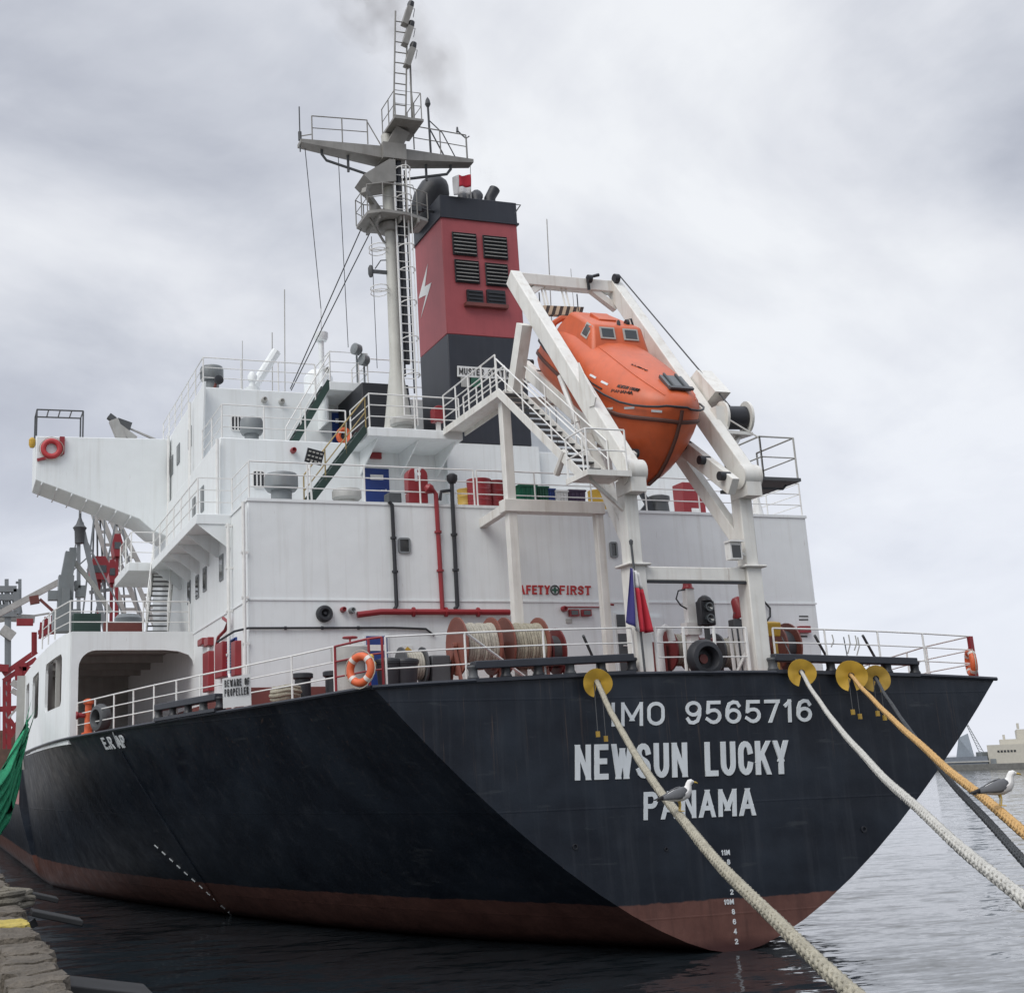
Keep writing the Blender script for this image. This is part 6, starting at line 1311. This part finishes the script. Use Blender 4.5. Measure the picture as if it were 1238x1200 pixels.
mb = MB(); a, b_ = P(127, 751, 'y', 22), P(172, 760, 'y', 22); mb.box(a.x, b_.x, 22, 22.6, zt, a.z); mb.tube([(b_.x, 22, zt), (b_.x, 22, zt+.8), (b_.x-.5, 22, zt+.5)], .06, 6); tag(mb.build('hatch_coaming', DRED), 'low dark red coaming on the upper side deck', 'coaming')
mb = MB(); q = P(155, 740, 'y', 26); mb.lathe((q.x, 26, zt-.2), (0, 0, 1), [(0, .55), (1.9, .55), (2.05, .4), (2.1, .05)], 18); tag(mb.build('deck_ventilator', GREY), 'grey round ventilator trunk beyond the side stair', 'ventilator')
# ship's cargo cranes far forward
def jib(mb, a, b_, Y, w_, gap):
    A, B = P(*a, 'y', Y), P(*b_, 'y', Y); o_ = V((gap, 0, 0))
    for k in (-.5, .5): mb.beam(A+o_*k, B+o_*k*.4, w_, w_, (0, 1, 0))
    for k in range(1, 9): p, q = A.lerp(B, k/9), A.lerp(B, k/9); sc_ = 1-.6*k/9; mb.beam(p-o_*.5*sc_, q+o_*.5*sc_, w_*.6, w_*.6, (0, 1, 0))
for Yc, peak, legs, nm in ((48, (96.5, 630), ((94, 680), (90, 770), (112, 690), (136, 748)), 'nearer'),):
    t_ = thing('derrick_post', 'tapered dark derrick head with stay legs beyond the bridge wing', 'derrick', P(100, 760, 'y', Yc))
    mb = MB(); bar(mb, [(95, 770), (95, 632)], Yc, .2); bar(mb, [(98, 632), (128, 765)], Yc, .26); mb.build('leg', GREY, t_)
    mb = MB(); q = P(96.5, 640, 'y', Yc); mb.lathe(q+V((0, 0, -.8)), (0, 0, 1), [(0, .27), (.7, .3), (.9, .4), (1.1, .22), (1.5, .08), (2.0, .07)], 12); mb.build('head', DGREY, t_)
for k, (a, b_, Yc, lb) in enumerate((((114, 612), (163, 752), 60, 'white crane jib leaning behind the bridge wing, steeper of two'), ((138, 628), (200, 765), 66, 'white crane jib leaning behind the bridge wing, right of two'))):
    t_ = thing('crane_jib', lb, 'crane', P(*b_, 'y', Yc)); mb = MB(); jib(mb, b_, a, Yc, .3, 1.1); mb.build('lattice', GREYW, t_)
    mb = MB()
    for i in range(3): mb.tube([P(a[0]+i*3, a[1], 'y', Yc), P(a[0]-4+i*9, 750, 'y', Yc)], .06, 4)
    mb.build('hoist_wire', DGREY, t_)
for px, py0, py1, w_, Yc, lb in ((121, 672, 700, 1.3, 52, 'red crane cab behind the derrick, left of three red heads'), (136, 676, 704, .55, 55, 'narrow red post among the crane wires, middle of three'), (142.5, 645, 672, .7, 58, 'red crane head high among the jib wires')):
    a, b_ = P(px, py0, 'y', Yc), P(px, py1, 'y', Yc); t_ = thing('crane_cab', lb, 'crane', b_)
    mb = MB(); mb.prism([(a.x-w_/2, Yc, a.z-.6), (a.x-w_/4, Yc, a.z), (a.x+w_/4, Yc, a.z), (a.x+w_/2, Yc, a.z-.6), (b_.x+w_*.28, Yc, b_.z), (b_.x-w_*.28, Yc, b_.z)], (0, 1.5, 0)); mb.build('cab', RED, t_)
    mb = MB(); mb.box(a.x-w_*.3, a.x+w_*.3, Yc-.03, Yc, a.z-1.0, a.z-.55); mb.build('window', PANE, t_)
    mb = MB(); mb.box(b_.x-.1, b_.x+.1, Yc+.4, Yc+.6, 5, b_.z+.1); mb.build('post', RED, t_)
for k, (pts_, w_) in enumerate((((( 97, 636), (66, 762)), .05), (((98, 640), (150, 745)), .05), (((115, 615), (98, 760)), .06), (((140, 632), (112, 758)), .06), (((126, 618), (128, 755)), .05), (((148, 640), (170, 748)), .06), (((104, 700), (128, 700)), .14), (((108, 716), (136, 712)), .12), (((70, 706), (112, 668)), .05))):
    mb = MB(); bar(mb, list(pts_), 50+k*.7, w_*1.6); mb.build('rigging_wire', GREY, ship)
# small davit seen above the wing
t_ = thing('wing_davit', 'small white davit with rigging rising behind the bridge wing', 'davit', P(150, 530, 'y', 27))
mb = MB(); bar(mb, [(148, 534), (137, 508)], 27, .35); bar(mb, [(163, 532), (139, 514)], 27, .3); bar(mb, [(188, 531), (140, 511)], 27, .07); bar(mb, [(192, 534), (145, 513)], 27, .05); mb.build('boom', GREYW, t_)
mb = MB(); bar(mb, [(140, 513), (157, 519)], 27, .5, .4); bar(mb, [(133, 508), (137, 503)], 27, .3); mb.build('motor', DGREY, t_)
# shore gantry far ahead on the quay
Yg = 150
t_ = thing('quay_crane', 'grey lattice harbour crane far away at the left edge', 'crane', P(10, 890, 'y', Yg))
mb = MB(); bar(mb, [(-8, 712), (20, 712), (20, 742), (-8, 742)], Yg, .8); bar(mb, [(-8, 722), (20, 722)], Yg, .8, .8); bar(mb, [(-12, 733), (22, 733)], Yg, .5); bar(mb, [(8, 700), (8, 900)], Yg, .5); bar(mb, [(24, 700), (24, 745)], Yg, .4); bar(mb, [(19, 704), (25, 704)], Yg, .3)
for k in range(8): bar(mb, [(-6+k*4, 713), (-2+k*4, 741)], Yg+1, .25)
for k in range(9): bar(mb, [(8, 760+k*14), (12, 767+k*14)], Yg, .2); bar(mb, [(12, 767+k*14), (8, 774+k*14)], Yg, .2)
bar(mb, [(12, 745), (12, 900)], Yg, .3); mb.build('tower', GREY, t_)
mb = MB(); bar(mb, [(-30, 757), (72, 703)], Yg-60, .5); mb.build('boom', GREYW, t_)
mb = MB(); bar(mb, [(-10, 745), (42, 748)], Yg+3, 1.0, .6); bar(mb, [(2, 760), (16, 770)], Yg, 1.3); bar(mb, [(-5, 752), (60, 741)], Yg+5, .25); mb.build('trolley_beam', GREYW, t_)
t_ = thing('red_loader', 'red lattice loader with a sloping boom at the left edge beyond the bulwark', 'loader', P(5, 900, 'y', 110))
mb = MB(); bar(mb, [(-14, 806), (10, 808)], 110, .7, 1.0); bar(mb, [(4, 815), (44, 787)], 110, .5, .45); bar(mb, [(4, 823), (44, 796)], 110, .45, .4); bar(mb, [(20, 752), (40, 752)], 110, .7, .5); bar(mb, [(23, 806), (32, 806), (32, 822), (23, 822), (23, 806)], 110, .8); mb.build('boom', RED, t_)
mb = MB(); bar(mb, [(5, 820), (5, 905)], 110, .3); bar(mb, [(11, 820), (11, 905)], 110, .4); bar(mb, [(0, 857), (34, 855)], 110, .5, .4); bar(mb, [(-3, 830), (-3, 905)], 110, .5); bar(mb, [(12, 890), (26, 866)], 110, .5); bar(mb, [(26, 866), (30, 905)], 110, .3); bar(mb, [(12, 870), (26, 890)], 110, .4)
for k in range(6): bar(mb, [(5, 826+k*13), (11, 838+k*13)], 110, .25)
mb.build('lattice_leg', RED, t_)
mb = MB(); bar(mb, [(14, 824), (44, 842)], 108, .6); bar(mb, [(14, 834), (44, 850)], 108, .5); bar(mb, [(10, 868), (30, 845)], 108, .2); mb.build('strut', GREYW, t_)
t_ = thing('quay_shed', 'low brown cargo heap and shed far along the quay', 'shed', P(0, 900, 'y', 130)); mb = MB(); a = P(-60, 884, 'y', 130); b_ = P(40, 884, 'y', 130); mb.box(a.x, b_.x, 130, 140, QZ-.1, a.z); mb.build('wall', mat('rusty_shed', (.12, .075, .055), .8, .4), t_)
# ------------------------------------------------------------------ quay edge: timber kerb, ropes, fenders, net
kerb = thing('timber_kerb', 'weathered timber kerb of short blocks along the quay edge', 'kerb', (QX, 0, QZ-.1))
YPAINT = mat('worn_yellow_paint', (.42, .33, .07), .8, .45, bump=.6, scale=3, streak=.5, dirt=(.18, .15, .1))
protos = []
for k in range(6):
    rr3 = random.Random(k); nx_, ny_, nz_ = 5, 6, 4; w0_, l0_, h0_ = .23+.03*rr3.random(), .27+.02*rr3.random(), .36; bm = bmesh.new()
    bmesh.ops.create_cube(bm, size=1); bmesh.ops.subdivide_edges(bm, edges=bm.edges[:], cuts=4, use_grid_fill=True)
    ph = [rr3.uniform(0, 6.28) for _ in range(6)]
    for v in bm.verts:
        x, y, z = v.co; edge_ = (abs(x) > .45)+(abs(y) > .45)+(z > .45); n_ = math.sin(7*x+ph[0])*math.sin(9*y+ph[1])+.7*math.sin(13*z+ph[2]+5*x)+.6*math.sin(23*y+ph[3]); er = .009*n_+rr3.uniform(-.009, .009)
        gx = .05*max(0, math.sin(19*y+ph[4]))*(x > .2)          # splintered outer face
        v.co = (x*2*w0_*(1-.07*(edge_ > 1))-gx+er, y*2*l0_*(1-.05*(edge_ > 1))+er*.6, (z+.5)*h0_*(1-.05*(edge_ > 1)*(z > .4))+er*(z > 0))
    me = bpy.data.meshes.new('timber_block'); bm.to_mesh(me); bm.free(); me.materials.append(WOOD); protos.append(me)
    me2 = me.copy(); me2.materials.clear(); me2.materials.append(YPAINT); protos.append(me2)
for i in range(76):
    y = -23.8+i*.575; yel = i == 25
    o = bpy.data.objects.new('timber_block', protos[random.randrange(6)*2+(1 if yel else 0)]); COL.objects.link(o); o.parent = kerb
    o.location = (random.uniform(-.05, .03)-.02, y, random.uniform(-.05, .03)-.02); o.rotation_euler = (random.uniform(-.04, .04), random.uniform(-.06, .06), random.uniform(-.05, .05))
mb = MB(); mb.box(QX-.33, QX-.26, -24, 20, QZ-.4, QZ-.08); mb.box(QX-.3, QX+.12, -24, 400, -2, QZ-.35); mb.build('wale', WOOD, kerb)
def pile(label, c, r_, n, m_, rr):
    rg = random.Random(int(c[1]*7)); mb = MB()
    for k in range(n):
        a0_ = rg.uniform(0, 6.28); pts = [(c[0]+r_*(.45+.5*rg.random())*math.cos(a0_+t*.5), c[1]+1.5*r_*(.5+.4*rg.random())*math.sin(a0_+t*.5), c[2]+rr+rr*1.1*(k*.5)+rr*.6*math.sin(t+k)) for t in range(0, 13)]
        pp = []
        for i in range(len(pts)-1):
            p0, p1, p2, p3 = [V(pts[max(0, min(len(pts)-1, j))]) for j in (i-1, i, i+1, i+2)]
            for q in range(4): t = q/4; pp.append(.5*((2*p1)+(p2-p0)*t+(2*p0-5*p1+4*p2-p3)*t*t+(3*p1-p0-3*p2+p3)*t**3))
        mb.tube(pp, rr, 7)
    return tag(mb.build('rope_pile', m_), label, 'rope')
pile('heap of old tan rope lying over the quay edge at the left', (-15.55, -6.7, QZ+.14), .55, 8, mat('rope_old', (.16, .145, .115), .9, .35, bump=.6, scale=5), .042)
for px, py, w_, zb_, lb in ((45, 1082, .28, 1.95, 'grey fender board sticking out of the quay edge, farthest of three'), (68, 1108, .3, 1.9, 'grey fender board sticking out of the quay edge, middle of three'), (118, 1193, .42, 1.8, 'grey fender board at the bottom left corner, nearest of three')):
    q = P(px, py, 'z', zb_); mb = MB(); mb.obox(q, (w_*1.3, 0, -.10), (0, w_, 0), (.01, 0, .04)); o = mb.build('fender_board', mat('fender_rubber', (.035, .036, .038), .9, .3, spec=.2), bevel=.015); tag(o, lb, 'fender')
    mb = MB(); mb.beam(q+V((-w_, 0, -.05)), (QX, q.y, zb_-.35), .12, .12); mb.build('mount', BLACK, o)
# tuft of grass in the quay joint
gm = mat('dry_grass', (.20, .20, .09), .8, .3); mb = MB()
for k in range(260):
    x, y = QX-.75+random.gauss(0, .16), -12.2+random.gauss(0, .35); h_ = random.uniform(.06, .2); a = random.uniform(0, 6.28); dx, dy = math.cos(a)*.006, math.sin(a)*.006; l_ = V((random.uniform(-.07, .07), random.uniform(-.07, .07), h_)); b0_ = V((x, y, QZ-.07)); mb.add([b0_+V((dx, dy, 0)), b0_-V((dx, dy, 0)), b0_+l_], [(0, 1, 2)])
o = mb.build('grass', gm, smooth=0, fixn=False); o['kind'] = 'stuff'; o['label'] = 'dry grass tuft growing in the quay joint'
# green safety net between ship's side and quay
ng = mat('net_green', (.012, .30, .14), .7, .25, bump=.4, scale=3); mb = MB(); rows_ = []
A0, B0 = P(33, 873, 'y', 21.5), P(29, 900, 'y', 21.5); A1, B1 = V((QX+.3, 11.0, 2.6)), V((QX+.4, 4.6, 1.9))
top_e = [P(x, y, 'y', Y) for x, y, Y in ((33, 870, 21.5), (22, 893, 19.5), (8, 925, 16.5), (-10, 955, 13.5))]
bot_e = [P(x, y, 'y', Y) for x, y, Y in ((31, 892, 21), (22, 935, 18.5), (10, 992, 15.5), (-10, 1030, 12.5))]
for i in range(25):
    f_ = i/24*3; k = min(2, int(f_)); t = f_-k; a, b_ = top_e[k].lerp(top_e[k+1], t), bot_e[k].lerp(bot_e[k+1], t)
    rows_.append([a.lerp(b_, j/16)+V((.10*math.sin(j*1.9+i*.25)+.05*math.sin(j*4.1), .08*math.cos(j*1.3), 0)) for j in range(17)])
mb.grid(rows_); o = mb.build('safety_net', ng, smooth=80); sub = o.modifiers.new('fine', 'SUBSURF'); sub.levels = sub.render_levels = 2; so = o.modifiers.new('mesh', 'WIREFRAME'); so.thickness = .05; so.use_replace = True; tag(o, 'green safety net draped between the port side and the quay', 'net')
# ------------------------------------------------------------------ far shore at the right
SY = 235.
sh0 = P(1120, 930, 'z', 0)
land = mat('shore_stone', (.16, .16, .15), .9, .3); mb = MB()
S0 = P(1200, 929.5, 'z', 0); dirv = V(((S0-CAM).y, -(S0-CAM).x, 0)).normalized(); pA = S0-dirv*45; pB = S0+dirv*500; bk = V((-dirv.y, dirv.x, 0))*250
mb.prism([pA, pB, pB+bk, pA+bk], (0, 0, 1.3)); mb.v = [p+V((0, 0, -.3 if p.z < .5 else 0)) for p in mb.v]; struct(mb.build('shore', land))
def sp(px, back=2):       # where the ray of a picture column meets the line that runs `back` metres behind the shore line
    d = ray(px, 929); o_ = S0+V((-dirv.y, dirv.x, 0))*back; n_ = V((-dirv.y, dirv.x, 0)); t = (o_-CAM).dot(n_)/d.dot(n_); q = CAM+d*t; return V((q.x, q.y, 0))
def shore_box(mb, px0, px1, z0, z1, back, dep):
    a, b_ = sp(px0, back), sp(px1, back); n_ = V((-dirv.y, dirv.x, 0))*dep; mb.prism([V((q.x, q.y, z0)) for q in (a, b_, b_+n_, a+n_)], (0, 0, z1-z0))
def shz(px, py, back=2):       # height of a pixel above the shore line
    q = sp(px, back); d = ray(px, py); k = (q-CAM).dot(FW); return (CAM+d*k).z
t_ = thing('harbour_building', 'cream industrial building with a row of windows on the far shore', 'building', sp(1220))
cr_ = mat('cream_wall', (.48, .46, .40), .8, .1); mb = MB(); shore_box(mb, 1197, 1290, 1, shz(1200, 900), 6, 25); shore_box(mb, 1214, 1290, 1, shz(1214, 893), 10, 25); shore_box(mb, 1236, 1300, 1, shz(1236, 880), 14, 25); mb.build('wall', cr_, t_)
for k in range(6): mb = MB(); shore_box(mb, 1209+k*4, 1211.6+k*4, shz(1210, 909), shz(1210, 906.5), 5.9, .3); mb.build('window', GLASS, t_)
mb = MB(); shore_box(mb, 1199, 1206, 1, shz(1200, 917), 5.85, .3); mb.build('door', GREY, t_)
mb = MB(); shore_box(mb, 1218, 1221, shz(1214, 893), shz(1218, 887), 11, 3); shore_box(mb, 1237, 1240, shz(1214, 880), shz(1238, 872), 15, 3); mb.build('chimney', cr_, t_)
t_ = thing('dock_shed', 'grey blue shed with a steep sail-like roof on the far shore', 'building', sp(1170)); bg_ = mat('blue_grey_wall', (.16, .18, .21), .7, .15)
mb = MB(); shore_box(mb, 1130, 1196, 1, shz(1180, 914), 4, 14); mb.build('wall', bg_, t_)
mb = MB(); shore_box(mb, 1130, 1198, shz(1180, 921), shz(1180, 919.5), 3.7, .4); mb.build('band', GREYW, t_)
mb = MB(); a = sp(1158, 8); b_ = sp(1180, 8); c = sp(1172, 8); z1 = shz(1172, 886, 8); mb.prism([V((a.x, a.y, 3)), V((b_.x, b_.y, 3)), V((c.x+1, c.y, z1)), V((c.x-2, c.y, z1-1))], V((-dirv.y, dirv.x, 0))*8); mb.build('gable', mat('pale_blue_wall', (.30, .34, .38), .7, .1), t_)
t_ = thing('harbour_crane', 'thin lattice crane jib above the far shore shed', 'crane', sp(1190))
mb = MB(); a = sp(1190, 10); q = sp(1177, 10); z1, z0 = shz(1177, 880, 10), shz(1190, 910, 10); A, B = V((a.x, a.y, z0)), V((q.x, q.y, z1+1))
for k in (-.5, .5): mb.beam(A+dirv*k, B+dirv*k*.3, .18, .18)
for k in range(10): mb.beam(A.lerp(B, k/10)+dirv*.5*(1-.07*k), A.lerp(B, (k+1)/10)-dirv*.5*(1-.07*k), .12, .12)
mb.build('jib', GREY, t_); mb = MB(); mb.box(a.x-1, a.x+1, a.y-1, a.y+1, 1, z0+.3); mb.build('base', GREY, t_)

# ------------------------------------------------------------------ thin funnel smoke
pts = [P(597, 226, 'y', 12.3), P(585, 200, 'y', 12.8), P(566, 165, 'y', 13.6), P(545, 118, 'y', 15), P(515, 66, 'y', 17), P(468, 20, 'y', 19), P(400, -35, 'y', 21)]
mb = MB(); pp = []; rr4 = []
rs_ = [.18, .4, .6, .9, 1.3, 1.8, 2.3]
for i in range(len(pts)-1):
    for q in range(4): pp.append(pts[i].lerp(pts[i+1], q/4)); rr4.append(rs_[i]+(rs_[i+1]-rs_[i])*q/4)
sm_ = bpy.data.materials.new('smoke'); sm_.use_nodes = True; t = sm_.node_tree; t.nodes.clear(); oo = t.nodes.new('ShaderNodeOutputMaterial'); pv = t.nodes.new('ShaderNodeVolumePrincipled'); t.links.new(pv.outputs[0], oo.inputs['Volume'])
pv.inputs['Color'].default_value = (.28, .25, .24, 1); pv.inputs['Anisotropy'].default_value = .2
g = t.nodes.new('ShaderNodeNewGeometry'); n = t.nodes.new('ShaderNodeTexNoise'); n.inputs['Scale'].default_value = .75; n.inputs['Detail'].default_value = 3; t.links.new(g.outputs['Position'], n.inputs['Vector'])
r = t.nodes.new('ShaderNodeMapRange'); t.links.new(n.outputs['Fac'], r.inputs['Value']); r.inputs['From Min'].default_value = .42; r.inputs['From Max'].default_value = .75; r.inputs['To Max'].default_value = .085; t.links.new(r.outputs[0], pv.inputs['Density'])
for f_ in (1., .8, .6, .4):
    mb = MB(); mb.tube([p+V((.2*rr_*math.sin(i*.9), 0, .2*rr_*math.cos(i*1.3))) for i, (p, rr_) in enumerate(zip(pp, rr4))], [rr_*f_ for rr_ in rr4], 16)
    o = mb.build('smoke', sm_, smooth=80); o['kind'] = 'stuff'; o['label'] = 'thin brown smoke drifting up from the funnel'

for o in list(bpy.data.objects):
    if '_w' in o.keys(): del o['_w']
